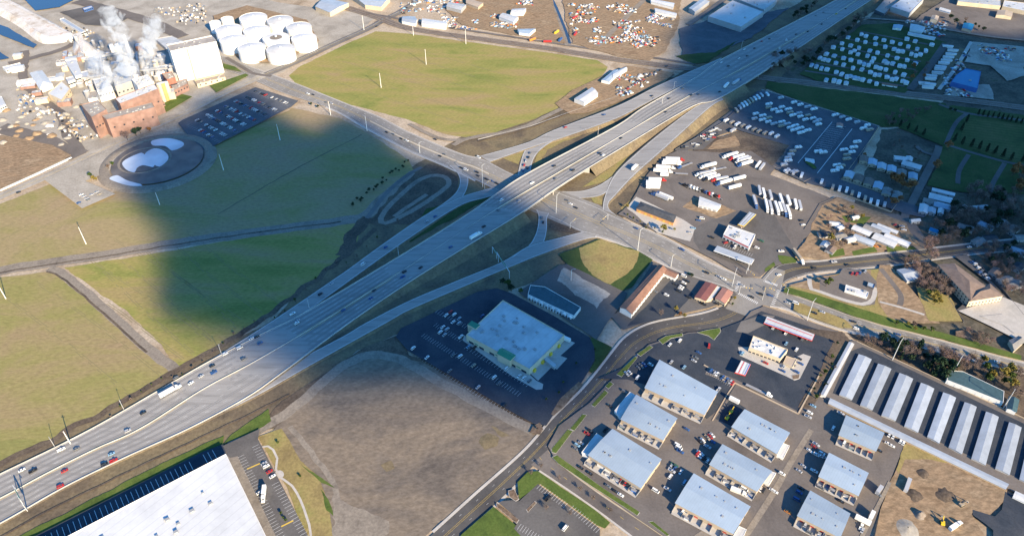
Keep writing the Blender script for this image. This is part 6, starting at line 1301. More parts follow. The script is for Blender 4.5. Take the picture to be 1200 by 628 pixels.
line_on([at(*c24(560, 180)), at(*c24(260, 540))], None, .5); line_on([at(*c24(735, 240)), at(*c24(430, 628))], None, .6)
building('lot_office', 'small pink roofed office in the empty bays of the trailer lot', 'office', [c24(605, 182), c24(655, 190), c24(655, 212), c24(603, 205)], 3, 'gable', .8, 'wall_white', 'roof_salmon')
building('lot_office', 'white canopy roofed hut on the green island of the trailer lot', 'office', [c24(325, 488), c24(400, 500), c24(405, 530), c24(330, 510)], 3, 'gable', .8, 'wall_white', 'roof_white')
zone('lawn_island', [c24(310, 512), c24(330, 520), c24(400, 560), c24(425, 590), c24(400, 598), c24(330, 545)], MATS['lawn'], 0)
# machines of the construction ground
def digger(p, ang, lab, col='yellow'):
    r = root('excavator', at(*p), ang, label=lab, cat='excavator')
    for s in (-1, 1):
        mb = MB(); profile(mb, [(-1.9, .2), (-1.5, 0), (1.5, 0), (1.9, .2), (1.9, .7), (1.5, .9), (-1.5, .9), (-1.9, .7)], .5); mb.build('track', MATS['rubber'], r, (0, s*1.1, 0))
    mb = MB(); mb.box((-.5, 0, .95), (3.2, 2.4, 1.1)); mb.build('body', CM(col), r)
    mb = MB(); mb.box((.5, .7, 2.05), (1.4, 1.0, 1.1)); mb.build('cab', MATS['glass_dark'], r)
    mb = MB(); mb.beam((1, -.1, 1.8), (3.6, -.1, 3.6), .4, .5); mb.beam((3.6, -.1, 3.6), (5.2, -.1, 1.4), .3, .4); mb.build('arm', CM(col), r)
    mb = MB(); profile(mb, [(4.8, .4), (5.7, .5), (5.6, 1.4), (4.9, 1.5)], 1.1); mb.build('bucket', MATS['trim_grey'], r)
c25 = lambda x, y: (960+x/4.983, 502+y/4.983)
digger(c25(712, 562), 1.2, 'yellow excavator beside a white truck on the construction ground'); digger(c25(825, 455), .4, 'tan yellow excavator beside a mound on the construction ground', 'tan')
digger(c10(655, 568), eb, 'small yellow excavator parked between the warehouses'); digger(c10(678, 532), eb, 'second small yellow machine in the dark yard between the warehouses')
truck(c25(780, 572), c25(798, 560), 'white', 'white', z=.4, ctx='on the construction ground', group='trucks of the construction ground', L_=7)
truck(c25(512, 345), c25(528, 300), 'white', 'silver', False, z=.4, ctx='beside the construction fence', group='trucks of the construction ground', L_=12)
def mound(p, r_, h, m, lab, nm='dirt_mound'):
    mb = MB(); n = 16; rings = [(1, 0), (.8, .25), (.55, .6), (.3, .88), (.05, 1)]
    mb.lathe([(r_*a, h*b) for a, b in rings], n)
    for i, v in enumerate(mb.v): k = noise.noise(Vector(v)*.35+Vector((p[0], p[1], 0))*.1); mb.v[i] = (v[0]*(1+.35*k), v[1]*(1+.35*k), v[2]*(1+.6*k))
    o = mb.build(nm, MATS[m], None, at(*p), smooth=True); tag(o, lab, 'mound'); return o
mound(c25(600, 270), 4, 1.0, 'brown_scrub', 'dark dirt mound between the silver trailer and the ruts'); mound(c25(550, 395), 5, 1.1, 'brown_scrub', 'wider dark dirt mound in the middle of the construction ground')
mound(c25(730, 395), 6, .9, 'brown_scrub', 'rubble mound near the tan excavator'); mound(c25(580, 512), 4, 2.5, 'ballast', 'small grey gravel cone on the construction ground'); mound(c25(510, 590), 7, 1.2, 'gravel_grey', 'broken concrete heap at the lower edge of the construction ground')

# bobtail tractors parked in a row below the loading shed
for k in range(12):
    p = c20(455+k*27, 512+k*9.5+RC.uniform(-4, 4)); g = at(*p); col = RC.choice(['white', 'red', 'blue', 'black', 'white', 'grey']); r = root('road_tractor', g, 2.2+RC.uniform(-.1, .1)); later(r, col+' road tractor', 'in the row at the truck stop', 'truck', 'road tractors at the truck stop')
    for n_, m_ in truck_parts(col, 'white', 3)[1:]:
        if n_ in ('cab', 'windscreen'): o = bpy.data.objects.new(n_, m_); COL.objects.link(o); o.parent = r; o.location = (-4.5, 0, 0)
    mb = MB(); mb.box((-4.2, 0, .7), (4.5, 1.0, .35)); mb.build('chassis', MATS['trim_grey'], r)
    for x in (-5.4, -4.2, 1.9):
        for s_ in (-1, 1): wheel_mb(x, s_*1.0, .5, .4).build('wheel', [MATS['rubber'], MATS['chrome']], r)

# fuller rows between the warehouses and around the yards
for a, b, n, oc, cx in [(c13(215, 205), c13(300, 262), 6, .8, 'in the shade left of the middle warehouse'), (c13(228, 130), c13(330, 75), 6, .6, 'in the shade left of the middle warehouse'), (c15(-45, 90), c15(20, 20), 5, .8, 'in the shade of the red door warehouses'), (c14(25, 560), c14(120, 470), 5, .7, 'in the shade of the red door warehouses'),
                    (c11(1080, 560), c11(1180, 620), 6, .7, 'right of the widest warehouse'), (c10(60, 320), c10(180, 260), 7, .6, 'beside the warehouse near the bend'), (c12(560, 130), c12(760, 235), 10, .6, 'below the widest warehouse'), (c19(760, 390), c19(880, 480), 9, .12, 'in the visitor car park')]:
    slots(a, b, n, oc, cx, EG, lines=False)

# ---------------------------------------------------------------- sugar factory, tanks and steam
def height(base, top): b, t = G(base), G(top); return HC*(1-b.length/t.length)
def tank(c, wpx, h, lab, name='storage_tank', hollow=False):
    g = G(c, h); a = G((c[0]-wpx/2, c[1]), h); r_ = (a-g).length
    r = root(name, (g.x, g.y, 0), label=lab, cat='tank', group='white domed storage tanks')
    mb = MB(); mb.lathe([(r_, 0), (r_, h), (r_-.3, h+.35), (r_-.5, h)], 56); o = mb.build('wall', MATS['tank_white'], r)
    mb = MB(); mb.lathe([(r_-.5, h-.02), (r_*.7, h+r_*.035), (r_*.35, h+r_*.08), (.01, h+r_*.1)] if not hollow else [(r_-.5, h-.02), (r_*.45, h+.5)], 56); mb.build('roof', MATS['tank_roof'], r)
    if hollow: mb = MB(); mb.lathe([(r_*.46, h+.5), (.01, h+.3)], 40); mb.build('roof_centre', MATS['track_dirt'], r)
    mb = MB(); mb.lathe([(1.6, h+r_*.08), (1.6, h+r_*.1+1.2), (.01, h+r_*.1+1.5)], 12); mb.build('vent', MATS['tank_white'], r)
    mb = MB(); mb.beam((r_+.5, 0, 0), (r_+.5, 0, h+.5), .7, .4); mb.build('ladder', MATS['trim_grey'], r)
roofmat('tank_white', (.80, .79, .76), var=.04, patches=.05, rough=.6); roofmat('tank_roof', (.62, .62, .61), var=.1, patches=.06, rough=.7)
tank((251.7, 26.5), 13, 15, 'smaller white tank at the left end of the tank farm'); tank((266, 22), 14.5, 15, 'smaller white tank second from the left of the tank farm')
for (x, y), w_, lab in [((296.6, 20.8), 32, 'farthest large white tank of the tank farm'), ((328, 23.8), 30, 'white tank with a rusty roof patch at the back right'), ((350, 31.5), 29, 'white tank at the right end of the second row'), ((268, 34.3), 31, 'white tank behind the tall white building corner'), ((300.7, 35.5), 31, 'white tank in the middle of the tank farm'),
                        ((323.4, 44.5), 31, 'white tank with a brown worn roof centre'), ((356, 44.5), 29, 'white tank nearest the green field'), ((273, 46.5), 31, 'white tank nearest the tall white building'), ((294.8, 56), 32, 'white tank left of the two nearest the crossroads'), ((328.7, 57.5), 33, 'white tank nearest the crossroads')]:
    tank((x, y), w_, 16, lab, hollow='brown worn' in lab)
b0, b1 = G((211, 97)), G((263, 85)); hh = height((211, 97), (198.2, 61.5)); dd = (b1-b0).normalized(); nn = Vector((-dd.y, dd.x, 0))
raw = [b0, b1, b1+nn*24, b0+nn*24]; ht = hh
r, P, o = building('sugar_silo_block', 'tall windowless white block beside the tank farm', 'factory building', None, ht, 'flat', 1, 'wall_white', 'roof_gravel', units=8, raw=[Vector((p.x, p.y, ht)) for p in raw], parapet=1.2)
for t, w_ in ((.10, .9), (.34, 1.6), (.36, .5)):
    p = b0.lerp(b1, t)-o; mb = MB(); mb.box((p.x, p.y, 0), (w_, .5, ht), math.atan2(dd.y, dd.x)); mb.build('wall_joint', MATS['wall_tan'], r)
fb = lambda pts: K(80, 80, pts, 8.57)
fa = lambda pts: K(0, 73, pts, 8.57)
FB = [('brick_factory', 'long brick factory front wing with a grey lean-to roof', fb([(330, 478), (840, 345), (868, 398), (385, 522)]), 24, 'wall_brick', 'roof_gravel', 8),
 ('brick_factory', 'taller brick factory hall behind the front wing under the steam', fb([(470, 310), (860, 160), (905, 212), (520, 362)]), 32, 'wall_brick', 'roof_white', 9),
 ('brick_factory', 'brick factory block with a bright red end wall', fb([(128, 372), (300, 330), (385, 420), (235, 500)]), 28, 'wall_brick', 'roof_gravel', 10),
 ('brick_factory', 'low brick hall right of the cream silos', fb([(1020, 160), (1190, 110), (1200, 160), (1060, 230)]), 9, 'wall_brick', 'roof_gravel', 5),
 ('brick_factory', 'small grey roofed block in front of the cream silos', fb([(780, 340), (900, 300), (965, 345), (850, 385)]), 7, 'wall_brick', 'roof_gravel', 3),
 ('factory_hall', 'orange brick hall above the cream silos', fb([(940, 60), (1040, 40), (1075, 100), (990, 120)]), 18, 'wall_brick_red', 'roof_tan', 4),
 ('factory_hall', 'white flat roofed hall among the steam left of the brick factory', fb([(250, 120), (380, 90), (440, 190), (290, 230)]), 16, 'wall_white', 'roof_white', 9),
 ('factory_hall', 'pale hall in the steam above the brick front', fb([(430, 60), (600, 20), (680, 120), (470, 190)]), 20, 'wall_grey', 'roof_membrane', 12),
 ('factory_hall', 'white hall in the steam near the red stair tower', fb([(640, 120), (800, 70), (860, 140), (700, 190)]), 26, 'wall_white', 'roof_white', 8),
 ('factory_hall', 'long low white office in front of the tall white block', [(228, 95), (262, 87), (264, 91), (231, 99.5)], 5, 'wall_cream', 'roof_tan', 6),
 ('factory_hall', 'cream flat roofed store left of the factory', fa([(480, 320), (620, 195), (705, 270), (620, 385)]), 8, 'wall_cream', 'roof_white', 2),
 ('factory_hall', 'long white hall pointing at the pulp pile', fa([(655, -10), (765, -30), (825, 130), (755, 150)]), 10, 'wall_white', 'roof_white', 3),
 ('factory_hall', 'small white block below the long white hall', fa([(660, 165), (735, 145), (755, 180), (685, 205)]), 8, 'wall_white', 'roof_white', 0),
 ('factory_hall', 'small white block at the end of the long white hall', fa([(815, 105), (880, 90), (890, 140), (835, 160)]), 12, 'wall_white', 'roof_white', 0),
 ('factory_hall', 'narrow white shed at the far left beside the loop road', fa([(25, 55), (205, 10), (215, 35), (60, 85)]), 4, 'wall_white', 'roof_white', 0),
 ('factory_hall', 'white shed cut by the left edge below the loop road', fa([(-60, 350), (20, 350), (60, 430), (-40, 470)]), 6, 'wall_white', 'roof_white', 0),
 ('factory_hall', 'long grey roofed loading hall between the tall block and the steam', K(120, 20, [(530, 225), (700, 195), (850, 265), (640, 320)], 8.57), 5, 'wall_grey', 'roof_membrane', 2),
 ('factory_hall', 'pale shed beside the rail yard at the top left', K(0, 0, [(600, 200), (640, 185), (860, 320), (820, 335)], 8.57), 4, 'wall_white', 'roof_steel', 0),
 ('factory_hall', 'white shed with a blue end in the rail yard', K(0, 0, [(830, 90), (920, 65), (935, 78), (845, 108)], 8.57), 4, 'wall_blue', 'roof_white', 0)]
for nm, lab, q, h, wm, rm, un in FB: building(nm, lab, 'factory building', q, h, 'flat', 1, wm, rm, [('window', 'glass_dark', 'near', 5, 2, 1.8, h*.5)], units=un, parapet=.8)
building('storage_dome_shed', 'white vaulted store left of the factory near the loop road', 'shed', fa([(300, 110), (420, 85), (525, 220), (400, 270)]), 6, 'hip', 4, 'wall_white', 'roof_white')
def silo(base, top, r_, m, lab, name='silo', cone=0.0, cat='silo'):
    h = height(base, top); r = root(name, at(*base), label=lab, cat=cat)
    mb = MB(); mb.lathe([(r_, -.5), (r_*(1-cone), h), (r_*(1-cone)-.2, h+.3)], 20); mb.build('shell', MATS[m], r, smooth=True)
    mb = MB(); mb.lathe([(r_*(1-cone)-.2, h+.3), (.01, h+(.3 if cone else r_*.35))], 20); mb.build('cap', MATS['tank_roof'] if not cone else MATS['wall_dark'], r)
    mb = MB(); mb.beam((0, -r_-.3, 0), (0, -r_*(1-cone)-.3, h), .6, .3); mb.build('ladder', MATS['trim_grey'], r)
silo((193, 119), (187.5, 98), 3.6, 'wall_cream', 'leftmost of the three tall cream silos at the factory end'); silo((196.5, 118.3), (191, 97), 3.4, 'wall_orange', 'brown orange silo in the middle of the three factory silos'); silo((200, 117), (194.8, 96.5), 3.6, 'wall_cream', 'rightmost of the three tall cream silos at the factory end')
silo((157, 77), (146, 41), 2.6, 'wall_white', 'tall white factory chimney rising out of the steam', 'chimney', .3, 'chimney')
RF = random.Random(5)
for k in range(34):
    x, y = RF.uniform(92, 205), RF.uniform(52, 118)
    if y > 120-(x-92)*.25: y -= 16
    r_ = RF.uniform(2, 5.5); h = RF.uniform(5, 16); g = at(x, y)
    if any(inside(g.x, g.y, b) for b in BUILT): continue
    r = root('process_tank', g); mb = MB(); mb.lathe([(r_, 0), (r_, h)], 18); mb.build('shell', MATS[RF.choice(['tank_white', 'wall_grey', 'wall_cream', 'trim_grey'])], r)
    mb = MB(); mb.lathe([(r_, h), (.01, h+r_*.3)], 18); mb.build('cap', MATS['tank_roof'], r)
    mb = MB(); mb.tube([(0, 0, h), (0, 0, h+2.5), (RF.uniform(4, 9), RF.uniform(-5, 5), h+2.5)], [.5, .5, .5], 8); mb.build('pipe', MATS['trim_grey'], r)
    later(r, 'small round process tank', 'in the factory', 'tank', 'process tanks of the factory')
for k in range(44):
    x, y = (RF.uniform(92, 205), RF.uniform(50, 112)) if k < 28 else (RF.uniform(20, 100), RF.uniform(60, 125))
    h = RF.uniform(5, 15) if k < 28 else RF.uniform(3, 6); a_ = RF.choice([18, 108])+RF.uniform(-5, 5)
    q = hq((x, y), RF.uniform(9, 24), RF.uniform(6, 12), a_, h); c = sum(quad(q, h), Vector())/4
    if any(inside(c.x, c.y, b) for b in BUILT): continue
    building('factory_shed', None, None, q, h, RF.choice(['flat', 'flat', 'gable']), h*.15, RF.choice(['wall_white', 'wall_grey', 'wall_cream', 'wall_brick']), RF.choice(['roof_white', 'roof_gravel', 'roof_membrane', 'tank_roof', 'roof_steel']), units=2, parapet=.4, pend=('small factory shed', 'around the sugar factory', 'shed', 'sheds of the sugar factory'))
for k, (a, b) in enumerate([((100, 70), (140, 62)), ((140, 62), (190, 70)), ((95, 92), (150, 84)), ((150, 84), (196, 80)), ((120, 100), (118, 66)), ((165, 104), (160, 62))]):
    p, q = G(a, 12), G(b, 18); r = root('conveyor', (p.x, p.y, 0)); later(r, 'enclosed pipe bridge', 'crossing the factory', 'conveyor', 'pipe bridges of the factory'); e = q-p
    mb = MB(); mb.beam((0, 0, 12), (e.x, e.y, 18), 2.4, 2.6); mb.build('gallery', MATS['wall_grey'], r)
    for t in (.1, .4, .7, .95): mb = MB(); mb.beam((e.x*t, e.y*t, 0), (e.x*t, e.y*t, 11+6*t), .8, .8); mb.build('support', MATS['trim_grey'], r)
def pile(px, h, m, lab, inset=9, cat='pile', nm='pulp_pile'):
    W = ccat([G(p) for p in px], 5)
    a = sum(W[i].x*W[(i+1) % len(W)].y - W[i].y*W[(i+1) % len(W)].x for i in range(len(W)))
    if a < 0: W = W[::-1]
    mb = MB(); rings = []
    for t, z in ((0, -.1), (.5, h*.6), (1, h)):
        g = grow(W, -inset*t); rings.append([Vector((p.x, p.y, z + (noise.noise(p*.06)*h*.2 if z > 0 else 0))) for p in g])
    n = len(W)
    for a_, b_ in zip(rings, rings[1:]):
        for i in range(n): j = (i+1) % n; mb.face([a_[i], a_[j], b_[j], b_[i]])
    mb.face(rings[-1]); return tag(mb.build(nm, MATS[m], smooth=False), lab, cat)
gmat('pulp', [(.42, .36, .30), (.56, .52, .47), (.62, .60, .57), (.50, .36, .27)], .05, fine=.15)
pile(K(0, 0, [(-300, -150), (-100, -90), (110, 10), (420, 170), (765, 365), (720, 410), (560, 440), (400, 430), (200, 280), (0, 165), (-300, 30)], 8.57), 7, 'pulp', 'huge long pale beet pulp pile at the top left')
pile(K(0, 0, [(760, 390), (840, 400), (950, 470), (960, 560), (900, 610), (800, 590), (730, 500)], 8.57), 11, 'pulp', 'rounded pale pile at the end of the long pulp pile', 12)
# white bales and scrap heaps on the yard left of the brick factory
for k in range(46):
    x, y = RF.uniform(-5, 118), RF.uniform(112, 172)
    if y < 112+.35*(118-x)*.3 or y > 178-.1*x: continue
    g = at(x, y)
    if any(inside(g.x, g.y, b) for b in BUILT): continue
    m = RF.choice(['gravel_grey', 'pulp', 'tan_dirt', 'tan_dirt', 'gravel_grey'])
    mb = MB(); r_ = RF.uniform(2.5, 6); mb.lathe([(r_, 0), (r_*.7, r_*.25), (r_*.3, r_*.4), (.01, r_*.42)], 12)
    for i, v in enumerate(mb.v): q = noise.noise(Vector(v)*.3+Vector((k*5, 0, 0))); mb.v[i] = (v[0]*(1+.5*q), v[1]*(1+.3*q), v[2]*(1+.5*q))
    o = mb.build('gravel_heap', MATS[m], None, g, smooth=True); later(o, {'gravel_grey': 'grey gravel', 'pulp': 'pale pulp', 'tan_dirt': 'tan dirt', 'wall_white': 'white lime'}[m]+' heap', 'in the yard left of the brick factory', 'heap', 'heaps in the factory yard')
# steam
def steam_mat():
    m = bpy.data.materials.new('steam_vapour'); m.use_nodes = True; n = m.node_tree.nodes; L = m.node_tree.links; n.clear()
    out = n.new('ShaderNodeOutputMaterial'); pv = n.new('ShaderNodeVolumePrincipled'); pv.inputs['Color'].default_value = (.97, .97, .97, 1); pv.inputs['Anisotropy'].default_value = .1
    tc = n.new('ShaderNodeTexCoord'); nz = n.new('ShaderNodeTexNoise'); nz.inputs['Scale'].default_value = .075; nz.inputs['Detail'].default_value = 6; nz.inputs['Roughness'].default_value = .68; nz.inputs['Distortion'].default_value = .8
    mr = n.new('ShaderNodeMapRange'); mr.inputs[1].default_value = .46; mr.inputs[2].default_value = .74; mr.inputs[3].default_value = 0; mr.inputs[4].default_value = .22
    L.new(tc.outputs['Object'], nz.inputs['Vector']); L.new(nz.outputs[0], mr.inputs[0]); L.new(mr.outputs[0], pv.inputs['Density']); L.new(pv.outputs[0], out.inputs['Volume']); MATS['steam'] = m
steam_mat()
def plume(p0, z0, p1, z1, r0, r1, seed):
    a, b = G(p0, z0), G(p1, z1); mb = MB(); n = 9; pts = []; rad = []
    for i in range(n):
        t = i/(n-1); q = a.lerp(b, t)-a; q += noise.noise_vector(Vector((seed, t*3, 0)))*r1*.5; pts.append(q); rad.append(lerp(r0, r1, t**.7)*(1 if 0 < i < n-1 else .45))
    mb.tube(pts, rad, 14)
    for i, v in enumerate(mb.v): k = noise.noise_vector(Vector(v)*.06+Vector((seed*9, 0, 0)))*r1*.45; mb.v[i] = (v[0]+k.x, v[1]+k.y, v[2]+k.z)
    o = mb.build('steam_plume', MATS['steam'], None, a); o['kind'] = 'stuff'; o['label'] = 'white steam rising from the factory'
for k, a in enumerate([((122, 104), 20, (116, 62), 60, 6, 13), ((150, 92), 34, (140, 50), 85, 6, 13), ((170, 90), 34, (174, 50), 80, 5, 11), ((112, 122), 30, (134, 92), 50, 4, 9), ((184, 86), 34, (188, 62), 60, 4, 8), ((140, 50), 85, (132, 14), 130, 8, 16), ((128, 84), 30, (156, 74), 55, 7, 11), ((106, 96), 20, (110, 66), 45, 5, 10), ((174, 58), 72, (180, 22), 120, 7, 14)]):
    plume(*a, k+1)

# ---------------------------------------------------------------- scrap yards, containers
box_cols = ['white', 'silver', 'white', 'grey', 'blue', 'red', 'tan', 'pale blue', 'black', 'grey', 'silver', 'tan', 'grey', 'white', 'orange', 'tan']
def scatter_stuff(name, polys, n, lab, seed, rows=False, size=(4.5, 1.9, 1.4), cols=box_cols):
    rs = random.Random(seed); mb = MB(); mats = [CM(c) for c in cols]
    for poly, share in polys:
        W = [G(p) for p in poly]; x0, x1 = min(p.x for p in W), max(p.x for p in W); y0, y1 = min(p.y for p in W), max(p.y for p in W); k = 0; t = 0
        while k < n*share and t < n*30:
            t += 1; x, y = rs.uniform(x0, x1), rs.uniform(y0, y1)
            if not inside(x, y, W) or noise.noise(Vector((x, y, seed))*.03) < -.05 or any(inside(x, y, b) for b in BUILT): continue
            z = gz(x, y); a_ = rs.choice([.3, .3, 1.9])+rs.uniform(-.3, .3); c = rs.randrange(len(cols)); s = rs.uniform(.7, 1.2)
            mb.box((x, y, z), (size[0]*s, size[1]*s, size[2]*.6*s), a_, c)
            mb.box((x, y, z+size[2]*.6*s), (size[0]*.5*s, size[1]*.85*s, size[2]*.4*s), a_, c); k += 1
    o = mb.build(name, mats); o['kind'] = 'stuff'; o['label'] = lab
scatter_stuff('scrap_vehicles', [([(520, 20), (560, 25), (560, 36), (500, 32)], .1), ([(575, 18), (605, 20), (606, 36), (576, 32)], .08), ([(665, 6), (700, 0), (745, 10), (735, 50), (700, 56), (672, 50)], .3), ([(728, 20), (745, 10), (760, 50), (745, 60), (728, 40)], .12), ([(756, 14), (790, 20), (786, 34), (758, 26)], .12), ([(600, 0), (640, 0), (640, 8), (600, 6)], .05), ([(470, 2), (520, -5), (560, 0), (520, 18), (470, 20)], .13), ([(745, 40), (775, 45), (765, 58), (745, 55)], .06)], 1150, 'rows of scrap cars and parts in the far yards', 3)
scatter_stuff('yard_clutter', [([(20, 100), (60, 128), (110, 150), (120, 158), (95, 168), (60, 150), (20, 130)], .35), ([(180, 10), (240, 4), (250, 26), (215, 30), (185, 22)], .3), ([(60, 30), (110, 35), (120, 60), (90, 60)], .2), ([(100, 60), (200, 60), (200, 90), (100, 100)], .15)], 420, 'pallets, bins and crates in the factory yards', 9, size=(3, 2.4, 2), cols=['white', 'tan', 'silver', 'grey', 'tan', 'silver', 'grey', 'black', 'tan', 'blue'])
scatter_stuff('stored_goods', [([(1060, 24), (1110, 28), (1105, 44), (1062, 34)], .3), ([(1146, 50), (1190, 58), (1185, 74), (1150, 70)], .25), ([(1105, 82), (1120, 100), (1160, 116), (1106, 112)], .15), ([(1130, 60), (1140, 70), (1120, 90), (1112, 80)], .1), ([(722, 90), (770, 86), (750, 108), (722, 115)], .2)], 420, 'parked machines and goods in the eastern sales yards', 4)
RB = random.Random(8)
for k in range(5):
    for j in range(9):
        p = (724+j*3.6+k*8, 112-k*4.6-j*2.1)
        if p[0] > 782: continue
        if RB.random() < .7: car(p, wang((720, 112), (760, 92)), RB.choice(['red', 'tan', 'black', 'silver', 'grey']), 'suv', 'in the storage yard below the railway', 'cars in the storage yard', detail=False)
for x, y, c in [(717, 238, 'orange'), (805, 250, 'red'), (858, 195, 'yellow'), (965, 110, 'red'), (968, 205, 'red'), (880, 240, 'blue')]:
    g = at(480+x/4.983, y/4.983); r = root('shipping_container', g, RB.uniform(0, 3)); later(r, c+' shipping container', 'beside the railway yards', 'container', 'shipping containers')
    mb = MB(); mb.box((0, 0, 0), (12.2, 2.44, 2.6)); mb.build('body', CM(c), r); mb = MB(); mb.box((6.13, 0, .1), (.06, 2.3, 2.4)); mb.build('door', MATS['trim_grey'], r)

# ---------------------------------------------------------------- masts and lamps
def mast(base, top, name='utility_pole', m='pole_white', lab=None, pend=None, arm=None, r_=.45):
    h = max(6, min(28, height(base, top))); r = root(name, at(*base), label=lab, cat='pole')
    if pend: later(r, *pend)
    mb = MB(); mb.tube([(0, 0, -.1), (0, 0, h)], [r_, r_*.55], 8); mb.build('pole', MATS[m], r)
    if arm:
        mb = MB(); mb.tube([(0, 0, h-.4), (arm[0]*.6, arm[1]*.6, h+.3), (arm[0], arm[1], h+.3)], [.2, .15, .12], 6); mb.build('arm', MATS[m], r)
        mb = MB(); mb.box((arm[0], arm[1], h+.1), (1.3, .6, .3), math.atan2(arm[1], arm[0])); mb.build('lamp_head', MATS['trim_grey'], r)
    else:
        mb = MB(); mb.beam((-1.2, 0, h-1), (1.2, 0, h-1), .25, .25); mb.build('crossarm', MATS['wood_pole'], r)
for b, t, lab in [((101, 286), (92.8, 266), 'tall pale pole in the tan field above the dirt road'), ((7, 350), (0, 333), 'pale pole at the left edge of the lower field'), ((446.7, 103), (444.7, 86), 'pale pole in the green field nearest the factory'), ((499.5, 76), (498, 58), 'pale pole in the middle of the upper green field'),
                  ((328.3, 164.5), (324, 146), 'pale pole in the dark field below the factory car park'), ((262, 199.5), (256.5, 181), 'pale pole beside the round pond'), ((187.3, 240), (181.6, 226), 'pale pole just below the round pond bank'), ((426.6, 36), (424.6, 19), 'tall pale pole beside the road at the field apex'),
                  ((546, 52), (545, 35), 'pale pole between the railway and the green field'), ((484.5, 42), (484, 30), 'short pale pole at the field edge near the long sheds'), ((387.5, 135), (385.5, 119), 'pale pole at the upper end of the dark field'), ((430.2, 153.7), (427.6, 136), 'pale pole beside the arterial road above the dark field'),
                  ((83, 520), (80, 502), 'small pole at the highway fence beside the lower field')]:
    mast(b, t, lab=lab)
for b, t, a in [((492, 180), (491.5, 168), (3, 2)), ((565.5, 219), (564.7, 194), (3, 3)), ((651.6, 250), (651.6, 229), (3, 4)), ((747, 294.5), (749.5, 270), (4, 3)), ((786, 313), (788, 300), (3, 2)), ((857.5, 337), (861.5, 318), (2, 4)), ((945.5, 375.5), (953, 352.7), (3, 3)), ((1045, 423), (1055, 401), (3, 3)), ((1175, 479), (1187, 460), (3, 3)),
                ((1115, 440), (1125, 419), (3, 3)), ((32, 597), (27, 577), (3, -3)), ((775, 127), (776, 115), (3, 2)), ((876, 318), (878, 306), (3, 0)), ((669, 330), (669, 317), (3, 0))]:
    mast(b, t, 'street_lamp', 'pole_grey', None, ('pale tall street lamp', 'beside the roads', 'street lamp', 'tall street lamps'), a, .4)
# highway and ramp lamps, median
for x in (60, 150, 260, 365, 470, 700, 790, 870):
    i = min(range(NH), key=lambda k: abs(PX(hu[k])[0]-x)); p = hu[i]+Vector((-1, 1, 0)); r = root('highway_lamp', (p.x, p.y, 0)); later(r, 'thin grey lamp', 'along the far highway edge', 'street lamp', 'highway lamps')
    mb = MB(); mb.tube([(0, 0, 0), (0, 0, p.z+11)], [.22, .14], 6); mb.build('pole', MATS['pole_grey'], r); mb = MB(); mb.beam((0, 0, p.z+11), (2, -2, p.z+11.3), .2, .2); mb.build('arm', MATS['pole_grey'], r)
# gantry sign on the lower ramp and beside the highway
def gantry(p, q, zz, lab):
    a, b = G(p, zz), G(q, zz); r = root('gantry_sign', (a.x, a.y, 0), label=lab, cat='road sign'); e = b-a
    for v in (Vector((0, 0, 0)), e): mb = MB(); mb.tube([(v.x, v.y, 0), (v.x, v.y, zz+7)], [.3, .25], 8); mb.build('post', MATS['pole_grey'], r)
    mb = MB(); mb.beam((0, 0, zz+6.8), (e.x, e.y, zz+6.8), .6, .8); mb.build('beam', MATS['pole_grey'], r)
    c = e*.25; mb = MB(); mb.beam((c.x, c.y, zz+6.5), (e.x*.75, e.y*.75, zz+6.5), .25, 2.6); mb.build('sign_panel', MATS['sign_green'], r)
mat('sign_green', (.03, .20, .12), .5)
gantry((582, 302), (597, 325), 1.5, 'grey gantry with a green sign over the lower ramp'); gantry((577, 296), (584, 306), 1.5, 'grey roadside sign frame left of the lower ramp gantry')
gantry((20, 575), (32, 598), .6, 'grey sign gantry over the near carriageway at the lower left')
# traffic signals at the junction
for p, d in [((866, 343), (10, -2)), ((893, 352), (4, 9)), ((910, 349), (-6, 6)), ((874, 322), (4, -9)), ((922, 346), (-3, 8)), ((712, 258), (-6, -8)), ((668, 268), (6, 8)), ((568, 222), (6, 8))]:
    r = root('traffic_signal', at(*p)); later(r, 'grey traffic signal on a long arm', 'at a road junction', 'traffic signal', 'traffic signals')
    mb = MB(); mb.tube([(0, 0, 0), (0, 0, 7)], [.22, .18], 8); mb.build('pole', MATS['pole_grey'], r)
    mb = MB(); mb.tube([(0, 0, 6.5), (d[0], d[1], 7)], [.16, .1], 6); mb.build('arm', MATS['pole_grey'], r)
    for t in (.5, .8, 1): mb = MB(); mb.box((d[0]*t, d[1]*t, 5.9), (.4, .4, 1.1)); mb.build('signal_head', MATS['trim_yellow'], r)
# crosswalks and arrows
def crosswalk(a, b, n, wd=3.0):
    A, B = at(*a), at(*b); d = (B-A).normalized(); nr = Vector((-d.y, d.x, 0)); z = max(A.z, B.z)
    for k in range(n):
        c = A.lerp(B, (k+.5)/n); line_on([c-nr*wd/2, c+nr*wd/2], z, .6)
crosswalk((896, 330), (911, 335), 10); crosswalk((865, 344), (888, 356), 12); crosswalk((866, 330), (862, 342), 8); crosswalk((913, 340), (905, 358), 9)

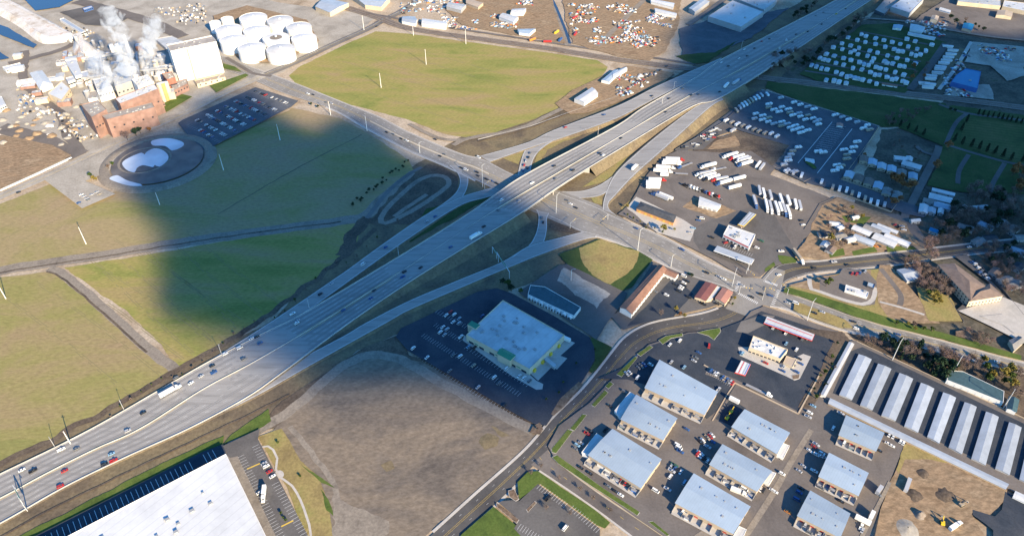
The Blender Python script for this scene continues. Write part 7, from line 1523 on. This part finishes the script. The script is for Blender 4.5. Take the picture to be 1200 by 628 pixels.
# ---------------------------------------------------------------- trees
def leafmat(name, cols):
    m = mat(name, cols[0], .9, spec=.1); n = m.node_tree.nodes; L = m.node_tree.links
    tc = n.new('ShaderNodeTexCoord'); nz = n.new('ShaderNodeTexNoise'); nz.inputs['Scale'].default_value = .9; nz.inputs['Detail'].default_value = 3
    oi = n.new('ShaderNodeObjectInfo'); ad = n.new('ShaderNodeMath'); ad.operation = 'MULTIPLY_ADD'; ad.inputs[1].default_value = .25
    rp = n.new('ShaderNodeValToRGB'); L.new(tc.outputs['Object'], nz.inputs['Vector']); L.new(oi.outputs['Random'], ad.inputs[0]); L.new(nz.outputs[0], ad.inputs[2]); L.new(ad.outputs[0], rp.inputs[0])
    e = rp.color_ramp.elements; e[0].position = .4; e[0].color = (*cols[0], 1); e[1].position = .8; e[1].color = (*cols[-1], 1)
    if len(cols) > 2: q = e.new(.6); q.color = (*cols[1], 1)
    L.new(rp.outputs[0], n['Principled BSDF'].inputs['Base Color'])
leafmat('leaves_green', [(.03, .055, .018), (.05, .08, .02), (.085, .11, .03)]); leafmat('leaves_dark', [(.012, .028, .018), (.02, .042, .024), (.035, .055, .03)])
leafmat('leaves_orange', [(.20, .085, .035), (.30, .14, .055), (.24, .12, .06)]); leafmat('twigs_brown', [(.10, .075, .06), (.16, .12, .10), (.21, .16, .14)]); leafmat('twigs_pink', [(.17, .11, .10), (.25, .17, .15), (.20, .14, .13)])
leafmat('leaves_gold', [(.15, .12, .03), (.22, .17, .04), (.13, .13, .04)]); mat('bark', (.11, .085, .065), .95, .3, 2)
def tree_proto(kind, seed):
    rs = random.Random(seed); h = {'round': 8, 'conifer': 9, 'bare': 8, 'bush': 2.6}[kind]
    mt = MB(); mt.tube([(0, 0, -.2), (.1, 0, h*.35), (0, .1, h*.75)], [.28, .2, .07], 7)
    for k in range(7 if kind != 'bush' else 3):
        a = k*2.4+rs.random(); z = h*rs.uniform(.25, .6); rr_ = h*rs.uniform(.2, .36); mt.tube([(0, 0, z), (math.cos(a)*rr_*.6, math.sin(a)*rr_*.6, z+h*.12), (math.cos(a)*rr_, math.sin(a)*rr_, z+h*.25)], [.12, .08, .03], 5)
        if kind == 'bare':
            for j in range(4):
                b = a+rs.uniform(-.8, .8); p = (math.cos(a)*rr_*.6, math.sin(a)*rr_*.6, z+h*.12); mt.tube([p, (p[0]+math.cos(b)*h*.2, p[1]+math.sin(b)*h*.2, p[2]+h*rs.uniform(.1, .3))], [.05, .02], 4)
    mc = MB(); clumps = []
    for k in range(16):
        if kind == 'conifer': z = h*(.12+.85*k/16); r_ = (1-k/16)*1.7*rs.uniform(.5, 1); a = k*2.4; clumps.append((Vector((math.cos(a)*r_*.5, math.sin(a)*r_*.5, z)), .55+(1-k/16)*.9))
        else:
            v = Vector((rs.gauss(0, 1), rs.gauss(0, 1), rs.gauss(0, .7))).normalized()*h*.30*rs.uniform(.4, 1); clumps.append((Vector((v.x, v.y, h*.64+v.z)), h*rs.uniform(.10, .17)))
    nleaf = {'round': 26, 'conifer': 24, 'bare': 34, 'bush': 12}[kind]; s0 = {'round': .38, 'conifer': .34, 'bare': .26, 'bush': .22}[kind]
    for c, r_ in clumps:
        for j in range(nleaf):
            v = Vector((rs.gauss(0, 1), rs.gauss(0, 1), rs.gauss(0, 1))).normalized()*r_*rs.uniform(.55, 1.1); p = c+v
            n1 = Vector((rs.uniform(-1, 1), rs.uniform(-1, 1), rs.uniform(-1, 1))).normalized(); u = n1.orthogonal().normalized(); w_ = n1.cross(u); s = s0*rs.uniform(.6, 1.4)
            if kind == 'bare': mc.face([p-u*s*1.8-w_*s*.12, p+u*s*1.8-w_*s*.12, p+u*s*1.8+w_*s*.16, p-u*s*1.8+w_*s*.16])
            else: mc.face([p-u*s-w_*s*.6, p+u*s*.4-w_*s, p+u*s+w_*s*.5, p-u*s*.3+w_*s])
    return mt, mc
TREES = {}
def tree(px, look, size, ctx, group=None, world=None):
    kind, leaf, desc, cat = {'green': ('round', 'leaves_green', 'leafy green tree', 'tree'), 'dark': ('conifer', 'leaves_dark', 'dark pointed evergreen', 'tree'), 'darkround': ('round', 'leaves_dark', 'dark green rounded tree', 'tree'), 'orange': ('round', 'leaves_orange', 'rust orange tree', 'tree'),
        'bare': ('bare', 'twigs_brown', 'bare brown tree', 'tree'), 'pink': ('bare', 'twigs_pink', 'bare pinkish tree', 'tree'), 'gold': ('round', 'leaves_gold', 'golden olive tree', 'tree'), 'hedge': ('round', 'leaves_dark', 'dense dark bush', 'bush'), 'bush': ('bush', 'leaves_green', 'low green bush', 'bush'), 'drybush': ('bush', 'twigs_brown', 'low brown bush', 'bush')}[look]
    v = (look, RT.randrange(3))
    if v not in TREES:
        mt, mc = tree_proto(kind, hash(kind) % 97 + v[1]*13 if False else len(kind)*31+v[1]*13); TREES[v] = (mt.mesh('trunk', [MATS['bark']]), mc.mesh('crown', [MATS[leaf]]))
    g = world if world is not None else at(*px)
    s = size/{'round': 8, 'conifer': 9, 'bare': 8, 'bush': 2.6}[kind]
    r = root('bush' if cat == 'bush' else 'tree', g, RT.uniform(0, 6.28)); r.scale = (s*RT.uniform(.9, 1.15), s*RT.uniform(.9, 1.15), s)
    for n_, m_ in zip(('trunk', 'crown'), TREES[v]): o = bpy.data.objects.new(n_, m_); COL.objects.link(o); o.parent = r
    later(r, desc, ctx, cat, group or 'trees '+ctx)
RT = random.Random(21)
MASS = [MB(), []]
def mass_tree(look, size, g):
    tree(None, look, size, '', world=g); r = PENDING.pop()[0]; a = r.rotation_euler.z; ca, sa = math.cos(a), math.sin(a)
    for ch in list(r.children):
        me = ch.data; m_ = me.materials[0]
        if m_ not in MASS[1]: MASS[1].append(m_)
        mi = MASS[1].index(m_); i = len(MASS[0].v)
        for v in me.vertices:
            x, y, z = v.co.x*r.scale.x, v.co.y*r.scale.y, v.co.z*r.scale.z; MASS[0].v.append((g.x+x*ca-y*sa, g.y+x*sa+y*ca, g.z+z))
        MASS[0].f += [tuple(i+k for k in p.vertices) for p in me.polygons]; MASS[0].m += [mi]*len(me.polygons); bpy.data.objects.remove(ch)
    bpy.data.objects.remove(r)
def grove(poly, n, looks, size, ctx, mind=5.0, mass=False):
    W = [G(p) for p in poly]; x0, x1 = min(p.x for p in W), max(p.x for p in W); y0, y1 = min(p.y for p in W), max(p.y for p in W); pts = []; t = 0
    while len(pts) < n and t < 4000:
        t += 1; x, y = RT.uniform(x0, x1), RT.uniform(y0, y1)
        if not inside(x, y, W) or any((x-a)**2+(y-b)**2 < mind**2 for a, b in pts) or any(inside(x, y, b) for b in BUILT): continue
        pts.append((x, y))
        if mass and (mass is True or y > mass): mass_tree(RT.choice(looks), RT.uniform(*size)*1.25, Vector((x, y, gz(x, y)))); continue
        tree(None, RT.choice(looks), RT.uniform(*size)*1.25, ctx, world=Vector((x, y, gz(x, y))))
grove([(1030, 400), (1060, 408), (1100, 418), (1118, 425), (1112, 446), (1098, 443), (1050, 420)], 26, ['dark', 'darkround', 'darkround', 'bare'], (7, 12), 'above the storage compound', 5)
grove([(1000, 396), (1030, 398), (1045, 415), (1010, 402)], 9, ['pink', 'bare'], (4, 7), 'beside the storage corner')
grove([(1100, 415), (1140, 425), (1150, 432), (1130, 440), (1106, 432)], 11, ['pink', 'bare', 'bare'], (7, 10), 'above the low teal apartments')
grove([(1150, 425), (1195, 440), (1198, 470), (1170, 458), (1150, 445)], 14, ['gold', 'bare', 'green', 'darkround'], (6, 10), 'right of the teal apartments')
grove([(1130, 222), (1200, 228), (1200, 280), (1150, 283), (1098, 288), (1092, 262), (1110, 240), (1140, 246)], 85, ['bare', 'bare', 'darkround', 'bare', 'pink', 'bare'], (7, 12), 'in the shaded eastern quarter', 5.5, G((1150, 258)).y)
grove([(1185, 205), (1200, 205), (1200, 228), (1180, 226)], 5, ['orange', 'bare'], (9, 13), 'beside the cemetery corner', 6)
grove([(1150, 292), (1200, 288), (1200, 350), (1180, 348), (1155, 310)], 34, ['bare', 'pink', 'darkround', 'bare'], (6, 10), 'right of the hotel', 6, G((1180, 310)).y)
grove([(1058, 305), (1075, 308), (1108, 332), (1118, 345), (1105, 350), (1085, 345), (1062, 322)], 34, ['bare', 'pink', 'bare'], (6, 10), 'left of the hotel', 5)
grove([(1085, 345), (1105, 352), (1110, 365), (1092, 362)], 6, ['green', 'bush', 'gold'], (3, 6), 'below the hotel garden', 4)
grove([(1082, 292), (1094, 290), (1096, 305), (1084, 306)], 4, ['pink', 'pink'], (9, 12), 'beside the east street bend', 6)
grove([(962, 262), (985, 240), (1010, 252), (1010, 262), (1000, 290), (970, 296)], 20, ['bare', 'pink', 'gold', 'bare'], (4, 8), 'around the sheds above the east street', 6)
grove([(1040, 378), (1060, 386), (1100, 396), (1096, 386), (1060, 378)], 6, ['gold', 'bush', 'drybush'], (3, 5), 'in the green verge of the arterial road', 5)
grove([(1130, 388), (1150, 392), (1165, 405), (1148, 408)], 8, ['pink', 'bare', 'bare'], (5, 8), 'beside the garden pond', 5)
grove([(962, 52), (1005, 20), (1022, 14), (1010, 30), (985, 50), (966, 62)], 20, ['bare', 'bare', 'darkround', 'pink'], (7, 11), 'between the highway and the mobile homes', 6, True)
grove([(905, 66), (955, 58), (972, 66), (938, 84), (900, 88)], 24, ['bare', 'bare', 'darkround', 'pink'], (7, 11), 'left of the mobile homes', 6, True)
grove([(918, 24), (955, 6), (962, 8), (935, 24)], 12, ['bare', 'darkround', 'bare'], (6, 9), 'beyond the far highway edge', 6, True)
grove([(1070, 78), (1088, 70), (1092, 82), (1078, 100), (1066, 96)], 6, ['bare', 'orange', 'darkround'], (6, 9), 'right of the mobile homes', 7)
grove([(1100, 20), (1150, 32), (1160, 42), (1110, 36)], 8, ['darkround', 'bare'], (5, 8), 'in the lane above the eastern yards', 7, True)
grove([(1030, 138), (1072, 132), (1095, 128), (1060, 150), (1036, 148)], 18, ['pink', 'bare', 'bare'], (5, 8), 'along the rail verge beside the trailer lot', 6, True)
for x, y in [(425, 100), (470, 112), (515, 132), (560, 147), (605, 165)]: tree(c5(x, y), 'dark', 9, 'in the row left of the cemetery')
for x, y in [(785, 200), (830, 220), (885, 232), (930, 246), (975, 260), (1020, 275), (1068, 290), (1115, 312), (1180, 320), (855, 90), (827, 138)]: tree(c5(x, y), 'dark', 11, 'around the middle cemetery lawn')
for x, y in [(925, 46), (952, 51), (980, 57), (1010, 61), (1040, 66), (1065, 72), (1092, 78), (1115, 86), (1145, 92), (1175, 98)]: tree(c5(x, y), 'dark', 8, 'above the cemetery')
for x, y in [(760, 28), (785, 32)]: tree(c5(x, y), 'darkround', 6, 'at the cemetery gate')
for x, y, s in [(745, 250, 12), (675, 370, 14), (440, 455, 15), (480, 475, 13), (525, 490, 15), (420, 430, 12), (470, 440, 13), (1150, 500, 12), (1180, 490, 12), (262, 290, 6)]: tree(c5(x, y), 'orange', s, 'beside the residential lane')
for x, y, lk, s in [(791, 366, 'gold', 7), (797, 370, 'orange', 5), (802, 373, 'gold', 5), (774, 371, 'bare', 7), (777, 273, 'gold', 9), (595, 336, 'green', 8), (599, 341, 'darkround', 8), (589, 333, 'darkround', 7), (610, 345, 'green', 6), (967, 337, 'green', 8), (972, 333, 'green', 7), (107, 210, 'green', 7), (110, 211, 'gold', 6), (113, 212, 'gold', 5), (128, 199, 'drybush', 5), (133, 196, 'bush', 5), (150, 165, 'pink', 12), (146, 162, 'pink', 9), (160, 160, 'darkround', 11), (165, 157, 'darkround', 9), (176, 155, 'orange', 8),
                    (365, 124, 'darkround', 5), (373, 127, 'darkround', 5), (810, 325, 'darkround', 5), (860, 352, 'gold', 5), (858, 358, 'bush', 3), (898, 381, 'bush', 4), (735, 245, 'gold', 5), (757, 268, 'bush', 3), (790, 272, 'gold', 4), (1064, 303, 'bush', 4)]:
    tree((x, y), lk, s, 'near the roads and ponds', 'single trees near the roads')
for k in range(20): tree((412+k*3.5+RT.uniform(-2, 2), 243-k*2.75+RT.uniform(-4, 4)), 'hedge', RT.uniform(3, 6.5), 'at the end of the dark field')
for x, y in [(735, 254), (742, 258), (750, 262), (759, 266), (767, 270), (776, 274)]: tree((x, y), RT.choice(['gold', 'bush']), 3, 'in the strip before the grey roofed hall')
for x, y in [(622, 557), (634, 548), (655, 562), (680, 575), (695, 586), (715, 600), (668, 604), (640, 598)]: tree((x, y), 'bare', 4.5, 'in the lawns of the visitor car park')
for x, y in [(326, 520), (352, 559), (330, 604), (333, 609), (336, 612)]: tree((x, y), 'bush', 2.6, 'near the curvy footpath')
for k in range(30):
    x = 130+k*12; y = interp(x, [(110, 497), (200, 446), (310, 380), (400, 312), (480, 258)])-4+RT.uniform(-2, 2); tree((x, y), RT.choice(['drybush', 'drybush', 'bush']), RT.uniform(1.5, 3), 'along the highway ditch')
for q in [(640, 470), (660, 450), (655, 462), (675, 428), (692, 398), (697, 412), (630, 505)]: tree(q, RT.choice(['drybush', 'bush']), 2.5, 'on the supermarket islands')
# traffic cones of rocks: garden pond beside the verge
zone('garden', K(1040, 370, [(590, 150), (700, 135), (770, 220), (740, 240), (680, 215), (590, 190)], 7.475), MATS['mulch'])
zone('concrete_path', K(1040, 370, [(800, 20), (1000, 0), (1196, 60), (1196, 180), (1100, 170), (1010, 100)], 7.475), MATS['concrete'])

grove([(1040, 225), (1060, 232), (1050, 246), (1034, 240)], 5, ['bare', 'orange'], (5, 8), 'between the lane homes', 5)
grove([(1040, 158), (1085, 160), (1075, 195), (1050, 190)], 10, ['bare', 'pink'], (3, 5), 'in the brown field beside the homes', 7, True)
grove([(956, 470), (962, 466), (975, 440), (990, 405), (984, 398), (966, 430), (950, 464)], 12, ['darkround', 'drybush', 'bush'], (2, 4), 'left of the white storage block', 3)

o = MASS[0].build('distant_trees', MASS[1]); o['kind'] = 'stuff'; o['label'] = 'bare trees massed along the far verges and yards'

# ---------------------------------------------------------------- cloud whose shadow crosses the scene
def make_cloud(px, label, density, full=70.0, deep=150.0, cell=14.0, base=1100.0, fuzz=26.0):
    W = ccat([G(p) for p in px], 15)
    Q = [Vector((p.x, p.y)) for p in W]
    x0, x1 = min(p.x for p in Q)-60, max(p.x for p in Q)+60; y0, y1 = min(p.y for p in Q)-60, max(p.y for p in Q)+60
    nx, ny = int((x1-x0)/cell)+1, int((y1-y0)/cell)+1
    def sdist(x, y):
        d = 1e9
        for a, b in zip(Q, Q[1:]+Q[:1]):
            ab = b-a; t = max(0, min(1, ((x-a.x)*ab.x+(y-a.y)*ab.y)/max(ab.length_squared, 1e-6)))
            dx, dy = x-a.x-ab.x*t, y-a.y-ab.y*t; d = min(d, dx*dx+dy*dy)
        d = math.sqrt(d); return d if inside(x, y, Q) else -d
    S = {}
    for i in range(nx+1):
        for j in range(ny+1):
            x, y = x0+i*cell, y0+j*cell
            s = sdist(x, y) + fuzz*noise.noise(Vector((x, y, 0))*.012) + fuzz*.5*noise.noise(Vector((x, y, 9))*.035)
            t = max(0, min(1, (s+18)/full)); S[i, j] = deep*t*t*(3-2*t)*(1+.25*noise.noise(Vector((x, y, 4))*.02))
    d = SUNV; up = d*(base/d.z)
    vid = {}; verts = []; faces = []
    def v(i, j, top):
        k = (i, j, top if S[i, j] > .01 else 0)
        if k not in vid:
            p = Vector((x0+i*cell, y0+j*cell, 0)) + up + (d*S[i, j] if top else Vector((0, 0, 0)))
            vid[k] = len(verts); verts.append(tuple(p))
        return vid[k]
    for i in range(nx):
        for j in range(ny):
            c = [(i, j), (i+1, j), (i+1, j+1), (i, j+1)]
            if max(S[q] for q in c) <= .01: continue
            bt = [v(*q, 0) for q in c]; tp = [v(*q, 1) for q in c]
            faces.append(tuple(reversed(bt)))
            faces.append(tuple(tp))
    me = bpy.data.meshes.new('cloud'); me.from_pydata(verts, [], faces); me.update()
    o = bpy.data.objects.new('cloud', me); COL.objects.link(o)
    m = bpy.data.materials.new('cloud_vapour'); m.use_nodes = True; n = m.node_tree.nodes; n.clear()
    out = n.new('ShaderNodeOutputMaterial'); pv = n.new('ShaderNodeVolumePrincipled')
    pv.inputs['Color'].default_value = (.30, .38, .5, 1); pv.inputs['Density'].default_value = density; pv.inputs['Anisotropy'].default_value = .6
    m.node_tree.links.new(pv.outputs[0], out.inputs['Volume']); me.materials.append(m)
    o['kind'] = 'structure'; return o
make_cloud([(560, 215), (490, 188), (440, 152), (400, 134), (370, 150), (345, 142), (310, 122), (280, 106), (240, 112), (210, 138), (180, 150), (152, 168), (165, 195), (155, 220),
            (160, 250), (180, 295), (195, 345), (222, 388), (258, 412), (310, 428), (370, 440), (440, 455), (520, 474), (600, 494), (650, 488), (672, 474), (700, 455), (735, 420), (745, 395), (722, 375), (705, 345), (680, 300), (655, 275), (640, 256), (605, 240)], 'cloud', .075, full=95)
make_cloud([(770, 105), (782, 62), (800, 28), (850, 6), (930, -10), (1010, -20), (1060, 20), (1180, 40), (1300, 50), (1320, 345), (1210, 332), (1140, 304), (1094, 290), (1074, 262), (1030, 246), (985, 228), (930, 206), (902, 190), (888, 168), (856, 138), (832, 120)], 'cloud', .075, full=95)
for nm in ('white', 'yellow', 'dark'): struct(PAINT[nm].build('painted_markings', MATS['paint_'+nm]))
# past three hundred cars: the farthest ones become one mass
far = sorted([r for r in PENDING if r[0].name.split('.')[0] == 'car' and r[0].type == 'MESH'], key=lambda r: -r[0].location.length)[:140]
FM = MB(); fmats = []
for r in far:
    o = r[0]; PENDING.remove(r); a = o.rotation_euler.z; ca, sa = math.cos(a), math.sin(a); i = len(FM.v); ms = list(o.data.materials)
    for m_ in ms:
        if m_ not in fmats: fmats.append(m_)
    FM.v += [(o.location.x+v.co.x*ca-v.co.y*sa, o.location.y+v.co.x*sa+v.co.y*ca, o.location.z+v.co.z) for v in o.data.vertices]
    for p in o.data.polygons: FM.f.append(tuple(i+k for k in p.vertices)); FM.m.append(fmats.index(ms[p.material_index]))
    bpy.data.objects.remove(o)
o = FM.build('distant_cars', fmats); o['kind'] = 'stuff'; o['label'] = 'cars far off on the highway and in the far car parks'
name_them()
